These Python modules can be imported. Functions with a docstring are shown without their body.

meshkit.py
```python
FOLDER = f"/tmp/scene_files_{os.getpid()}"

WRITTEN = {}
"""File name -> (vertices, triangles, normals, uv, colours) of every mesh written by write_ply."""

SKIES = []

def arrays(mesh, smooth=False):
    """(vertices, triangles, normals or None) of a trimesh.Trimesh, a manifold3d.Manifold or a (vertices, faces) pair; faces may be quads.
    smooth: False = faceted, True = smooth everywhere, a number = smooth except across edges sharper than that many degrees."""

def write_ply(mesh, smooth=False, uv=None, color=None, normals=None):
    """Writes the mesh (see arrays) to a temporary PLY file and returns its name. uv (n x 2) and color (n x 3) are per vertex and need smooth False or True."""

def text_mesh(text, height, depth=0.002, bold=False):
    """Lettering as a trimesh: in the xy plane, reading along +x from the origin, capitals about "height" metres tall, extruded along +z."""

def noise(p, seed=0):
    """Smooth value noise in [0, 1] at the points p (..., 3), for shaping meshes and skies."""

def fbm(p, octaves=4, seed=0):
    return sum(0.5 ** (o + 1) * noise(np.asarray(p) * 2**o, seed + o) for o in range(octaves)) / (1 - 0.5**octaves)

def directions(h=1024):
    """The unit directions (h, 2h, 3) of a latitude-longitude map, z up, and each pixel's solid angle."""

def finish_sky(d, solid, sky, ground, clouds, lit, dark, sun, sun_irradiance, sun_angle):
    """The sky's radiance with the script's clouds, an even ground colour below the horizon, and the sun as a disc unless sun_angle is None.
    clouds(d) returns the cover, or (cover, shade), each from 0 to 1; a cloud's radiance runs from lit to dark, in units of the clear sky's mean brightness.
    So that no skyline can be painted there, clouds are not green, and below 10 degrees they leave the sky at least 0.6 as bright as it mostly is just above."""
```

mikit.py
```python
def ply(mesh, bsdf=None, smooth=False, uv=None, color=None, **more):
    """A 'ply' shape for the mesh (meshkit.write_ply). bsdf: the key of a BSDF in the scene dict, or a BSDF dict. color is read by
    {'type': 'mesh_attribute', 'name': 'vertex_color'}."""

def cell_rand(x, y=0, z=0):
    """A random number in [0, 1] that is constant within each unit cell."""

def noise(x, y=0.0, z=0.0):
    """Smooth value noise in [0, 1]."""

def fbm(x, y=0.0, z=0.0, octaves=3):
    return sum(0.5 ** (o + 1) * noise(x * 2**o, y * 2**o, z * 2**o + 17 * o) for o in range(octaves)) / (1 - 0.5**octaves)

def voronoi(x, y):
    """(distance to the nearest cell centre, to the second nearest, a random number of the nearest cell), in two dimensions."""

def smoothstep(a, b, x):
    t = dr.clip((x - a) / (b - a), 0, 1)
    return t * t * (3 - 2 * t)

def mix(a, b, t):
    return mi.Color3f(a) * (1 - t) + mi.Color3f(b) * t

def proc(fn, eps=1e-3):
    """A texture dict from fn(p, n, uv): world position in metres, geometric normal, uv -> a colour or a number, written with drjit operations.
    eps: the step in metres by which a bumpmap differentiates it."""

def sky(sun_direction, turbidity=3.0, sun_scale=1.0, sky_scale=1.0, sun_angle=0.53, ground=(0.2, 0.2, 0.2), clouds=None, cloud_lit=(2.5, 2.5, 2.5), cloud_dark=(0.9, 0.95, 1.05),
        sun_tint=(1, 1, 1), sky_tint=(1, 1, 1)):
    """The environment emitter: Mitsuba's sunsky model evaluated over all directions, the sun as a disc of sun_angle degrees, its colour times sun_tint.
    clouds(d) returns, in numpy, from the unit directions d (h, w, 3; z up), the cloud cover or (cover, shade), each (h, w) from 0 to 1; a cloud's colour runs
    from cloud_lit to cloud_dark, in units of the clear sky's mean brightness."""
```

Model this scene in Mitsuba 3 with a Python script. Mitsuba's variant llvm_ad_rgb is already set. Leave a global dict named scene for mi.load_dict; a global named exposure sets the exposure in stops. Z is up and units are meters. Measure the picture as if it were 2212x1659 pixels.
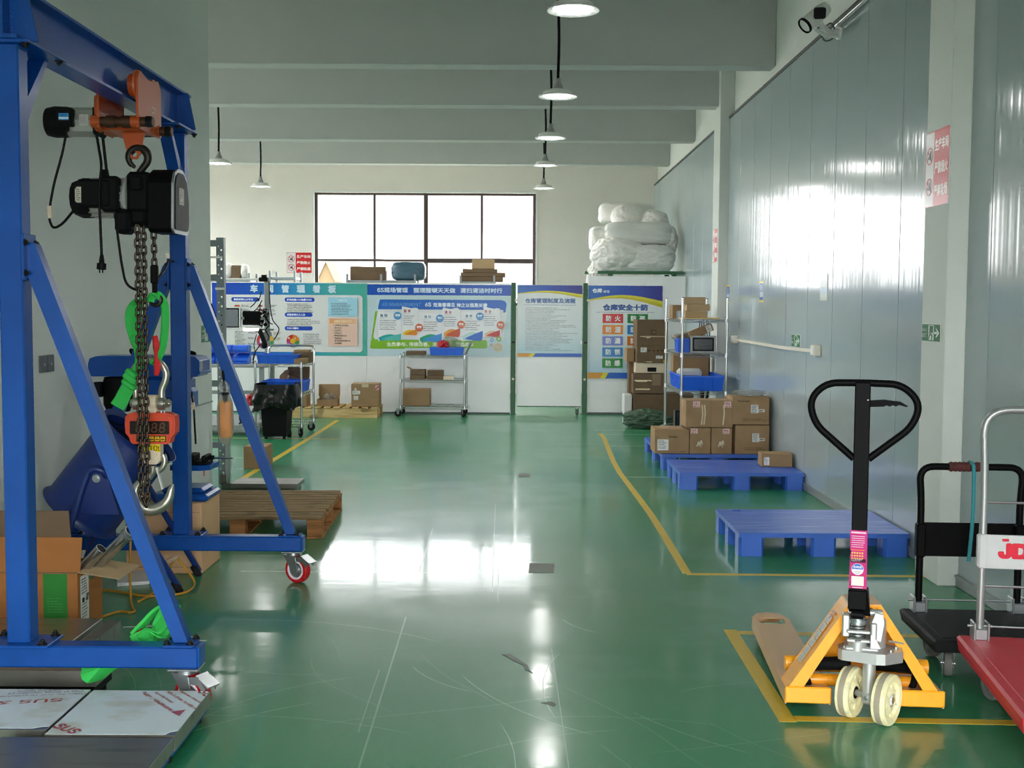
import math, random, glob, numpy as np, trimesh, mitsuba as mi, mikit, meshkit
import drjit as dr
from shapely import affinity, union_all
from shapely import box as sbox
from shapely.geometry import Polygon, LineString, Point

random.seed(7)
RNG = np.random.default_rng(7)
T = mi.ScalarTransform4f
scene, labels = {}, {}

# ---------------------------------------------------------------- camera, sky, exposure
EYE = np.array([0.0, 0.0, 1.44])
FWD = np.array([-0.0031613, 0.9979625, -0.0637244])
UPV = np.array([-0.0062018, 0.0637039, 0.9979496])
scene['camera'] = {'type': 'perspective', 'fov': 47.2255, 'fov_axis': 'x', 'near_clip': 0.05, 'far_clip': 500.0,
                   'to_world': T().look_at(origin=EYE.tolist(), target=(EYE + FWD).tolist(), up=UPV.tolist())}


def overcast(d):
    return np.ones(d.shape[:2]), 0.35 + 0.3 * meshkit.fbm(d * 3.0, 3, 5)


scene['sky'] = mikit.sky((0.3, -0.5, 0.8), turbidity=6.0, sun_scale=0.0, sky_scale=1.0, ground=(0.45, 0.45, 0.43),
                         clouds=overcast, cloud_lit=(2.1, 2.1, 2.08), cloud_dark=(1.8, 1.83, 1.86))
exposure = 5.1
LAMP_POWER = 2.6

# ---------------------------------------------------------------- helpers: meshes
def lin(c):
    if isinstance(c, str):
        c = [int(c[i:i + 2], 16) / 255 for i in (1, 3, 5)]
    return [x / 12.92 if x <= 0.04045 else ((x + 0.055) / 1.055) ** 2.4 for x in c]


def J(*ms):
    ms = ms[0] if len(ms) == 1 and isinstance(ms[0], list) else list(ms)
    return trimesh.util.concatenate(ms)


def hull(pts):
    return trimesh.convex.convex_hull(np.asarray(pts, float))


def bx(x0, x1, y0, y1, z0, z1, b=0.0):
    """A box, its edges chamfered by b."""
    if b <= 0:
        m = trimesh.creation.box((x1 - x0, y1 - y0, z1 - z0))
        m.apply_translation(((x0 + x1) / 2, (y0 + y1) / 2, (z0 + z1) / 2))
        return m
    b = min(b, (x1 - x0) * .49, (y1 - y0) * .49, (z1 - z0) * .49)
    p = []
    for sx in (0, 1):
        for sy in (0, 1):
            for sz in (0, 1):
                c = np.array([(x0, x1)[sx], (y0, y1)[sy], (z0, z1)[sz]], float)
                i = np.array([1 - 2 * sx, 1 - 2 * sy, 1 - 2 * sz]) * b
                p += [c + i * (0, 1, 1), c + i * (1, 0, 1), c + i * (1, 1, 0)]
    return hull(p)


def cyl(p0, p1, r, n=16, r2=None):
    p0, p1 = np.array(p0, float), np.array(p1, float)
    d = p1 - p0
    L = np.linalg.norm(d)
    r2 = r if r2 is None else r2
    a = np.arange(n) * 2 * np.pi / n
    v = np.vstack([np.c_[r * np.cos(a), r * np.sin(a), 0 * a], np.c_[r2 * np.cos(a), r2 * np.sin(a), 0 * a + L], [[0, 0, 0]], [[0, 0, L]]])
    i = np.arange(n)
    j = (i + 1) % n
    f = np.vstack([np.c_[i, j, j + n], np.c_[i, j + n, i + n], np.c_[j, i, 0 * i + 2 * n], np.c_[i + n, j + n, 0 * i + 2 * n + 1]])
    m = trimesh.Trimesh(v, f, process=False)
    m.apply_transform(frame(d))
    m.apply_translation(p0)
    return m


def frame(d):
    """A rotation that takes +z to d."""
    z = np.array(d, float) / np.linalg.norm(d)
    x = np.cross([0, 0, 1.0], z) if abs(z[2]) < 0.99 else np.cross([0, 1.0, 0], z)
    x /= np.linalg.norm(x)
    M = np.eye(4)
    M[:3, :3] = np.stack([x, np.cross(z, x), z], 1)
    return M


def lathe(prof, p0=(0, 0, 0), d=(0, 0, 1), n=28):
    """Revolve (radius, height) pairs about the axis d through p0."""
    pr = np.array(prof, float)
    a = np.arange(n) * 2 * np.pi / n
    v = np.stack([pr[:, None, 0] * np.cos(a), pr[:, None, 0] * np.sin(a), np.repeat(pr[:, 1:2], n, 1)], -1).reshape(-1, 3)
    k, i = np.meshgrid(np.arange(len(pr) - 1), np.arange(n), indexing='ij')
    j = (i + 1) % n
    q = np.stack([k * n + i, k * n + j, (k + 1) * n + j, (k + 1) * n + i], -1).reshape(-1, 4)
    f = np.vstack([q[:, [0, 1, 2]], q[:, [0, 2, 3]]])
    m = trimesh.Trimesh(v, f, process=False)
    m.merge_vertices()
    m.update_faces(m.nondegenerate_faces())
    m.apply_transform(frame(d))
    m.apply_translation(p0)
    return m


def bend(pts, r=0.03, n=5):
    """The polyline with its corners rounded."""
    p = [np.array(q, float) for q in pts]
    out = [p[0]]
    for a, b, c in zip(p, p[1:], p[2:]):
        u, w = a - b, c - b
        lu, lw = np.linalg.norm(u), np.linalg.norm(w)
        k = min(r, lu * .49, lw * .49)
        s, e = b + u / lu * k, b + w / lw * k
        for t in np.linspace(0, 1, n):
            out.append((1 - t) ** 2 * s + 2 * t * (1 - t) * b + t * t * e)
    out.append(p[-1])
    return np.array(out)


def spline(pts, n=8, closed=False):
    """A Catmull-Rom curve through the points."""
    p = np.array(pts, float)
    if closed:
        p = np.vstack([p[-1], p, p[0], p[1]])
    else:
        p = np.vstack([2 * p[0] - p[1], p, 2 * p[-1] - p[-2]])
    out = []
    for i in range(1, len(p) - 2):
        for t in np.arange(n) / n:
            a, b, c, d = p[i - 1:i + 3]
            out.append(.5 * ((2 * b) + (-a + c) * t + (2 * a - 5 * b + 4 * c - d) * t * t + (-a + 3 * b - 3 * c + d) * t ** 3))
    if not closed:
        out.append(p[-2])
    return np.array(out)


def sweep(path, sec, closed=False, up=None, scale=None):
    """A closed 2D section swept along a path; up fixes where the section's second axis points."""
    p, sec = np.array(path, float), np.array(sec, float)
    n, k = len(p), len(sec)
    t = np.roll(p, -1, 0) - np.roll(p, 1, 0) if closed else np.gradient(p, axis=0)
    t /= np.linalg.norm(t, axis=1, keepdims=True) + 1e-12
    if up is None:
        a = np.cross(t[0], [0, 0, 1.0] if abs(t[0][2]) < .9 else [1.0, 0, 0])
        A = []
        for q in t:
            a = a - q * a.dot(q)
            a /= np.linalg.norm(a)
            A.append(a)
        A = np.array(A)
        B = np.cross(t, A)
    else:
        up = np.broadcast_to(np.array(up, float), p.shape)
        A = np.cross(t, up)
        A /= np.linalg.norm(A, axis=1, keepdims=True) + 1e-12
        B = np.cross(A, t)
    s = np.ones(n) if scale is None else np.broadcast_to(scale, n)
    v = p[:, None] + s[:, None, None] * (sec[None, :, :1] * A[:, None] + sec[None, :, 1:] * B[:, None])
    i, j = np.meshgrid(np.arange(n if closed else n - 1), np.arange(k), indexing='ij')
    i2, j2 = (i + 1) % n, (j + 1) % k
    q = np.stack([i * k + j, i * k + j2, i2 * k + j2, i2 * k + j], -1).reshape(-1, 4)
    f = np.vstack([q[:, [0, 1, 2]], q[:, [0, 2, 3]]])
    v = v.reshape(-1, 3)
    if not closed:
        c = np.arange(k)
        v = np.vstack([v, p[0], p[-1]])
        f = np.vstack([f, np.c_[(c + 1) % k, c, 0 * c + n * k], np.c_[c + (n - 1) * k, (c + 1) % k + (n - 1) * k, 0 * c + n * k + 1]])
    m = trimesh.Trimesh(v, f, process=False)
    trimesh.repair.fix_inversion(m) if m.is_watertight and m.volume < 0 else None
    return m


def tube(pts, r, n=10, closed=False, scale=None):
    a = np.arange(n) * 2 * np.pi / n
    return sweep(pts, np.c_[r * np.cos(a), r * np.sin(a)], closed, None, scale)


def strap(pts, w, t, up, scale=None):
    """A flat band; up is the direction (or directions) its width follows."""
    return sweep(pts, [(-t / 2, -w / 2), (t / 2, -w / 2), (t / 2, w / 2), (-t / 2, w / 2)], False, up, scale)


AXES = {'xy': ((1, 0, 0), (0, 1, 0), (0, 0, 1)), 'xz': ((1, 0, 0), (0, 0, 1), (0, -1, 0)), 'yz': ((0, 1, 0), (0, 0, 1), (1, 0, 0))}


def mat4(u, v, w, o=(0, 0, 0)):
    M = np.eye(4)
    M[:3, :3] = np.stack([np.array(a, float) for a in (u, v, w)], 1)
    M[:3, 3] = o
    return M


def prism(poly, h, plane='xy', o=(0, 0, 0)):
    """A polygon extruded by h along the plane's normal (xz: towards -y, yz: towards +x), from o."""
    g = poly if hasattr(poly, 'exterior') else Polygon(poly)
    m = trimesh.creation.extrude_polygon(g, h, engine='earcut')
    m.apply_transform(mat4(*AXES[plane], o))
    return m


def rot(m, deg, axis=(0, 0, 1), o=(0, 0, 0)):
    m = m.copy()
    m.apply_transform(trimesh.transformations.rotation_matrix(math.radians(deg), axis, o))
    return m


def mv(m, x=0, y=0, z=0):
    m = m.copy()
    m.apply_translation((x, y, z))
    return m


def rrect(x0, y0, x1, y1, r, n=4):
    return sbox(x0 + r, y0 + r, x1 - r, y1 - r).buffer(r, quad_segs=n)


def lump(c, s, power=2.6, seed=0, amp=.12, freq=2.2, sub=4, flat=True):
    """A soft heap: a rounded box pushed about by noise, in units of its half sizes s; crisp folds come from ridged noise."""
    m = trimesh.creation.icosphere(subdivisions=sub)
    v = np.array(m.vertices)
    v = v / (np.abs(v) ** power).sum(1, keepdims=True) ** (1 / power)
    nz = meshkit.fbm(v * freq + seed * 7.3, 4, seed)
    rg = 1 - np.abs(2 * meshkit.fbm(v * freq * 1.7 + 31 + seed, 3, seed + 9) - 1) * 2
    v = v * (1 + amp * (nz - .5)[:, None] * 2 + amp * .45 * rg[:, None])
    v = v * np.array(s) + np.array(c)
    if flat:
        v[:, 2] = np.maximum(v[:, 2], c[2] - s[2])
    return trimesh.Trimesh(v, m.faces, process=False)


# ---------------------------------------------------------------- helpers: the scene's entries
_count = {}
GM = [None]


def key_for(base):
    k = _count.get(base, 0)
    _count[base] = k + 1
    return base if k == 0 else f'{base}_{k:03d}'


def thing(name, label, cat, group=None):
    k = key_for(name)
    labels[k] = {'label': label, 'category': cat}
    if group:
        labels[k]['group'] = group
    return k


def put(key, mesh, m, smooth=32, color=None, label=None, M=None):
    if M is not None:
        mesh = mesh.copy()
        mesh.apply_transform(M)
    scene[key] = mikit.ply(mesh, m, smooth=smooth, color=color)
    if label:
        labels.setdefault(key, {})['label'] = label
    return key


def add(parent, name, mesh, m, smooth=32, label=None, color=None):
    """A part of parent (or a sub-part, when parent is a part)."""
    M = GM[0]
    return put(key_for(f'{parent}__{name}'), mesh, m, smooth, color, label, M)


def solo(name, mesh, m, label, cat, group=None, smooth=32):
    k = thing(name, label, cat, group)
    return put(k, mesh, m, smooth, M=GM[0])


def struct(name, mesh, m, smooth=32, label=None):
    k = put(key_for(name), mesh, m, smooth, label=label)
    labels.setdefault(k, {})['kind'] = 'structure'
    return k


class at:
    """Places what is built inside the block: turned by deg about z, then moved."""

    def __init__(self, x=0, y=0, z=0, deg=0, M=None):
        self.M = trimesh.transformations.rotation_matrix(math.radians(deg), (0, 0, 1)) if M is None else np.array(M, float)
        if M is None:
            self.M[:3, 3] = (x, y, z)

    def __enter__(self):
        self.old = GM[0]
        GM[0] = self.M if self.old is None else self.old @ self.M

    def __exit__(self, *_):
        GM[0] = self.old


# ---------------------------------------------------------------- flat print: lettering and artwork in vertex colours
FONTS = glob.glob('/opt/blender-*/*/datafiles/fonts/')[0]
_fonts, _text = {}, {}


def text_shape(s, bold=0, px=56, latin=False):
    """The outline of a line of text, capitals and characters about one unit tall, its lower left at the origin."""
    k = (s, bold, px, latin)
    if k not in _text:
        from PIL import Image, ImageDraw, ImageFont
        fk = (latin, px)
        if fk not in _fonts:
            _fonts[fk] = ImageFont.truetype(FONTS + ('Inter.woff2' if latin else 'Noto Sans CJK Regular.woff2'), px)
        f = _fonts[fk]
        x0, y0, x1, y1 = f.getbbox(s, anchor='ls', stroke_width=bold)
        im = Image.new('L', (int(x1 - x0) + 8, int(y1 - y0) + 8))
        ImageDraw.Draw(im).text((4 - x0, 4 - y0), s, 255, f, anchor='ls', stroke_width=bold)
        on = np.pad(np.asarray(im) > 127, ((0, 0), (1, 1))).astype(np.int8)
        rows, st = np.nonzero(np.diff(on, axis=1) == 1)
        en = np.nonzero(np.diff(on, axis=1) == -1)[1]
        g = union_all(sbox(st, -rows - 1, en, -rows)).buffer(0.6).buffer(-0.6).simplify(0.75)
        a, b, c, d = g.bounds
        g = affinity.translate(g, -a, -b)
        _text[k] = affinity.scale(g, 1 / (d - b), 1 / (d - b), origin=(0, 0))
    return _text[k]


class Art:
    """Flat artwork on a w x h sheet: polygons in layers; becomes one mesh with vertex colours."""

    def __init__(self, w, h, step=0.0003):
        self.w, self.h, self.step, self.V, self.F, self.C, self.n, self.k = w, h, step, [], [], [], 0, 0
        self.sheet = sbox(0, 0, w, h)

    def poly(self, g, col, clip=True):
        g = g if hasattr(g, 'geom_type') else Polygon(g)
        if clip:
            g = g.intersection(self.sheet)
        self.k += 1
        z = self.k * self.step
        for q in getattr(g, 'geoms', [g]):
            if q.geom_type != 'Polygon' or q.area < 1e-9:
                continue
            v, f = trimesh.creation.triangulate_polygon(q, engine='earcut')
            v, f = np.asarray(v), np.asarray(f)
            e = np.cross(v[f[:, 1]] - v[f[:, 0]], v[f[:, 2]] - v[f[:, 0]])
            f = np.where(e[:, None] < 0, f[:, ::-1], f)
            c = np.array([lin(col(x, y)) for x, y in v]) if callable(col) else np.tile(lin(col), (len(v), 1))
            self.V.append(np.c_[v, np.full(len(v), z)])
            self.F.append(f + self.n)
            self.C.append(c)
            self.n += len(v)
        return self

    def rect(self, x0, y0, x1, y1, col, r=0):
        return self.poly(rrect(x0, y0, x1, y1, r) if r else sbox(x0, y0, x1, y1), col)

    def grad(self, g, f, n=10, vertical=False):
        """A polygon whose colour runs with x (or y): f(t)."""
        a, b, c, d = g.bounds
        k = self.k
        for i in range(n):
            s = sbox(a, b + (d - b) * i / n, c, b + (d - b) * (i + 1) / n) if vertical else sbox(a + (c - a) * i / n, b, a + (c - a) * (i + 1) / n, d)
            self.k = k
            self.poly(g.intersection(s), (lambda x, y: f((y - b) / (d - b))) if vertical else (lambda x, y: f((x - a) / (c - a))))
        return self

    def text(self, s, x, y, h, col, bold=0, width=None, center=False, deg=0, slant=0, latin=False, gap=0, px=56):
        """A line of text whose lower left (or middle) is at x, y; width stretches it; gap spreads the characters."""
        if gap:
            cw = gap
            for i, ch in enumerate(s):
                if ch.strip():
                    g = text_shape(ch, bold, px, latin)
                    w = g.bounds[2] * h
                    self.k -= i > 0
                    self.text(ch, x + i * cw + (cw - w) / 2, y, h, col, bold, None, False, 0, slant, latin, 0, px)
            return self
        g = text_shape(s, bold, px, latin)
        w = g.bounds[2]
        g = affinity.scale(g, h if width is None else width / w, h, origin=(0, 0))
        if slant:
            g = affinity.skew(g, xs=slant, origin=(0, 0))
        if center:
            g = affinity.translate(g, -g.bounds[2] / 2, 0)
        if deg:
            g = affinity.rotate(g, deg, origin=(0, 0))
        return self.poly(affinity.translate(g, x, y), col)

    def lines(self, x0, y0, x1, n, pitch, h, col, seed=0, short=.3):
        """Small print too fine to read: rows of broken dashes, n rows downward from y0."""
        r = random.Random(seed)
        gs = []
        for i in range(n):
            x, y, e = x0 + r.random() * .02 * (x1 - x0), y0 - i * pitch, x1 - r.random() * short * (x1 - x0)
            while x < e:
                w = h * r.uniform(.7, 1.1)
                gs.append(sbox(x, y, min(x + w, e), y + h * r.uniform(.75, 1)))
                x += w + h * (.28 if r.random() < .9 else 1.0)
        return self.poly(union_all(gs), col)

    def mesh(self, o, u, v):
        """(mesh, colours): the sheet's corner at o, its axes along u and v."""
        u, v = np.array(u, float), np.array(v, float)
        M = mat4(u, v, np.cross(u, v), o)
        m = trimesh.Trimesh(np.vstack(self.V), np.vstack(self.F), process=False)
        m.apply_transform(M)
        return m, np.vstack(self.C)

    def put(self, parent, name, o, u, v, m='print', label=None, split=0):
        """Adds the artwork as one part, or with split as one part for each group of pieces further apart than that."""
        if split:
            n, own = len(self.V), list(range(len(self.V)))
            bb = [(*a[:, :2].min(0) - split / 2, *a[:, :2].max(0) + split / 2) for a in self.V]
            for i in range(n):
                for j in range(i):
                    if own[i] != own[j] and bb[i][0] < bb[j][2] and bb[j][0] < bb[i][2] and bb[i][1] < bb[j][3] and bb[j][1] < bb[i][3]:
                        own = [own[i] if q == own[j] else q for q in own]
            if len(set(own)) > 1:
                for g in sorted(set(own)):
                    A = Art(self.w, self.h)
                    for i in range(n):
                        if own[i] == g:
                            A.V.append(self.V[i])
                            A.F.append(self.F[i] - self.F[i].min() + A.n)
                            A.C.append(self.C[i])
                            A.n += len(self.V[i])
                    A.put(parent, name, o, u, v, m, label)
                return
        mesh, c = self.mesh(o, u, v)
        return add(parent, name, mesh, m, False, label, c)

# ---------------------------------------------------------------- materials
def mat(name, c, rough=.5, metal=0.0, spec=.5, coat=0.0, bump=None, scale=1.0, two=True, **more):
    d = {'type': 'principled', 'base_color': c if isinstance(c, dict) else {'type': 'rgb', 'value': lin(c)}, 'roughness': rough, 'metallic': metal, 'specular': spec, **more}
    if coat:
        d |= {'clearcoat': coat, 'clearcoat_gloss': .9}
    if bump is not None:
        d = {'type': 'bumpmap', 'arbitrary': bump, 'scale': scale, 'bsdf': d}
    scene[name] = {'type': 'twosided', 'bsdf': d} if two else d
    return name


N, FB, SS, MX = mikit.noise, mikit.fbm, mikit.smoothstep, mikit.mix


def L3(c):
    return mi.Color3f(*lin(c))


_ar = random.Random(21)
ARCS = [(_ar.uniform(-1.6, 1.6), _ar.uniform(2.6, 5.6), _ar.uniform(.35, 1.5), _ar.uniform(0, 6.28), _ar.uniform(.2, .5), _ar.uniform(.0012, .0028)) for _ in range(26)]
TRACKS = ((-.49, 3.0, 5.4, .005), (-.53, 3.9, 4.6, .003), (-.495, 6.3, 7.6, .003), (-.09, 5.9, 8.6, .003), (-.06, 5.7, 6.6, .002), (.17, 3.0, 4.9, .002))


def scratches(p):
    s = mi.Float(0)
    for x, y, r, a, w, t in ARCS:
        dx, dy = p.x - x, p.y - y
        d = dr.sqrt(dx * dx + dy * dy)
        on = SS(math.cos(w), math.cos(w * .7), (dx * math.cos(a) + dy * math.sin(a)) / dr.maximum(d, 1e-4))
        s = dr.maximum(s, SS(t, t * .3, dr.abs(d - r)) * on)
    for x, y0, y1, t in TRACKS:
        s = dr.maximum(s, .5 * SS(t, t * .4, dr.abs(p.x - x + .012 * (p.y - 4))) * (p.y > y0) * (p.y < y1))
    fine = mi.Float(0)
    for i, (a, k) in enumerate(((.5, 9.0), (1.9, 7.0))):
        u = p.x * math.cos(a) + p.y * math.sin(a) + .15 * N(p.x * 2, p.y * 2, i)
        v = p.y * math.cos(a) - p.x * math.sin(a)
        c = dr.floor(u * k)
        q = mikit.cell_rand(c, i, 5)
        fine = dr.maximum(fine, SS(.03, .008, dr.abs(u * k - c - .2 - .6 * q)) * SS(.5, .8, dr.sin(v * (1 + 2 * q) + q * 40)) * (q > .45))
    return dr.maximum(s, .28 * fine * SS(5.6, 4.2, p.y))


def floor_colour(p, n, uv):
    c = MX(L3('#216d48'), L3('#2e7f55'), FB(p.x * .5, p.y * .5, 1.0, 3))
    c = MX(c, L3('#4d8068'), .35 * SS(.5, .75, FB(p.x * 1.6, p.y * 2.2, 4.0, 4)))
    c = MX(c, L3('#b9cabf'), .42 * scratches(p))
    joint = mi.Float(0)
    for y, x0, x1 in ((6.33, -1.5, .1), (10.05, .95, 2.3), (12.35, .95, 2.3), (13.5, .95, 2.3), (13.95, .95, 2.3), (11.2, -7, -2.3), (10.4, -7, -2.3), (12.9, -7, -2.3)):
        joint = dr.maximum(joint, SS(.014, .008, dr.abs(p.y - y)) * (p.x > x0) * (p.x < x1))
    return MX(c, L3('#a9bda0'), .8 * joint)


def floor_rough(p, n, uv):
    return .08 + .05 * SS(.35, .75, FB(p.x * 1.1, p.y * 2.1, 7.0, 3)) + .2 * scratches(p)


def floor_bump(p, n, uv):
    return .00055 * FB(p.x * 1.8, p.y * 2.6, .5, 2) + .00010 * N(p.x * 7, p.y * 24, 3.0) + .00006 * N(p.x * 38, p.y * 60, 1.0) * SS(.3, .7, N(p.x * 3, p.y * 3, 5.0))


def panel_bump(p, n, uv):
    return .0016 * FB(p.y * 7.0, p.z * .12, p.x * 3, 2) + .00045 * N(p.y * 34.0, p.z * .4, 2.0)


def wood_colour(base, dark):
    def fn(p, n, uv):
        g = FB(p.x * 3.0, p.y * 55.0 + 3 * N(p.x * 2, p.y * 3, p.z), p.z * 40.0, 3)
        c = MX(L3(base), L3(dark), SS(.35, .75, g))
        return MX(c, L3('#3d2c1c'), .5 * SS(.72, .85, N(p.x * 9, p.y * 22, p.z * 9)))
    return fn


def card_colour(a, b):
    def fn(p, n, uv):
        return MX(L3(a), L3(b), FB(p.x * 9.0, p.y * 9.0, p.z * 9.0, 3))
    return fn


def blue_paint(p, n, uv):
    c = MX(L3('#06397c'), L3('#0a4896'), FB(p.x * 4, p.y * 4, p.z * 4, 3))
    chip = SS(.83, .88, N(p.x * 190, p.y * 190, p.z * 190)) * SS(.62, .75, N(p.x * 5, p.y * 5, p.z * 5 + 3))
    return MX(c, L3('#8299c4'), .22 * chip)


def steel_rough(p, n, uv):
    return .26 + .12 * FB(p.x * 40, p.y * 3, p.z * 4, 2)


def steel_colour(p, n, uv):
    c = MX(L3('#a7a59c'), L3('#8c8a82'), FB(p.x * 5, p.y * 5, p.z * 5, 4))
    return MX(c, L3('#6f6d66'), .5 * SS(.6, .8, FB(p.x * 2.5, p.y * 30, p.z * 9, 3)))


def film_colour(p, n, uv):
    return MX(L3('#c3cdd3'), L3('#b3b6b0'), SS(.5, .8, FB(p.x * 7, p.y * 9, 1.0, 4)))


def wheel_colour(p, n, uv):
    return MX(L3('#e8e2b4'), L3('#b9b291'), .6 * SS(.5, .8, FB(p.x * 30, p.y * 30, p.z * 30, 3)))


def pallet_plastic(p, n, uv):
    c = MX(L3('#2e5cba'), L3('#3a68c4'), FB(p.x * 6, p.y * 6, p.z * 6, 3))
    return MX(c, L3('#8ea6dc'), .22 * SS(.55, .8, FB(p.x * 4, p.y * 40, 2.0, 3)))


PR = mikit.proc
# the setting
_fc = PR(floor_colour)
_fb = [{'type': 'principled', 'base_color': _fc, 'roughness': r, 'specular': 1.0} for r in (PR(floor_rough), .36)]
scene['floor_epoxy'] = {'type': 'twosided', 'bsdf': {'type': 'bumpmap', 'arbitrary': PR(floor_bump, 4e-3), 'scale': 1.0, 'bsdf': {'type': 'blendbsdf', 'weight': .58, 'a': _fb[0], 'b': _fb[1]}}}
mat('plaster', '#ccd0cb', .85, spec=.25)
mat('plaster_shaded', '#b7bab7', .85, spec=.25)  # plaster darkened for the beams, their backlit shade put into the colour
mat('plaster_white', '#e4e0d8', .85, spec=.25)
mat('panel_steel', '#929fa2', .13, spec=.8, coat=.6, bump=PR(panel_bump, 3e-3))
mat('board_white', '#dfe2e2', .22, spec=.5)
mat('trim_dark', '#4d5150', .5)
mat('trim_grey', '#8b9190', .4, .3)
mat('window_bronze', '#4a3b38', .4)
mat('concrete_out', '#b9b7ae', .9)
mat('asphalt_out', '#77756f', .9)
mat('house_out', '#66563c', .9)
scene['pane_glass'] = {'type': 'thindielectric', 'int_ior': 1.5}
mat('tape_yellow', '#c3a536', .4)
mat('hatch_steel', '#666d62', .5, spec=.2)
# painted and bare metal
mat('crane_blue', PR(blue_paint), .26, spec=.28, coat=.35)
mat('crane_edge', '#5d6f9c', .35, .3)
mat('bolt_black', '#0e0f11', .5, spec=.25)
mat('zinc', '#a9aeb0', .3, .85)
mat('chrome', '#c9cccc', .14, .95)
mat('steel', PR(steel_colour), PR(steel_rough), .9)
mat('steel_side', '#77756c', .35, .85)
mat('alu', '#b4b4ae', .4, .75)
mat('black_paint', '#0c0c0d', .4, spec=.06)
mat('black_matt', '#0f1011', .6, spec=.08)
mat('black_plastic', '#101113', .5, spec=.1)
mat('rubber', '#1c1c1d', .75, spec=.2)
mat('orange_paint', '#a8481a', .4)
mat('orange_case', '#c9401c', .4)
mat('rust_shaft', '#4a3020', .5, .5)
mat('chain_iron', '#4a4038', .38, .85)
mat('hook_iron', '#2c2927', .4, .6)
mat('hook_zinc', '#b9b6a8', .28, .85)
mat('cream', '#dccbb2', .45)
mat('green_webbing', '#2fb34c', .8)
mat('green_dark', '#0f4f26', .8)
mat('red_paint', '#c01f26', .35)
mat('red_tread', '#a8141c', .4)
mat('rim_white', '#cfc3cd', .5)
mat('truck_yellow', '#f0a01c', .3, spec=.5, coat=.3)
mat('fork_tan', '#c49a6e', .35, .15)
mat('trolley_panel', '#b4b6b6', .35)
mat('wheel_nylon', PR(wheel_colour), .5)
mat('wheel_worn', '#9a927c', .7)
mat('cast_silver', '#b9bab8', .38, .6)
mat('spring_steel', '#9a9c9b', .3, .9)
mat('deck_red', '#b3202c', .45)
mat('deck_black', '#1a1c1c', .55, spec=.12)
mat('trolley_grey', '#9d9f9f', .3, .6)
mat('wheel_grey', '#63635f', .7)
mat('grip_brown', '#4a201e', .8)
mat('rope_teal', '#2f8088', .8)
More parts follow.
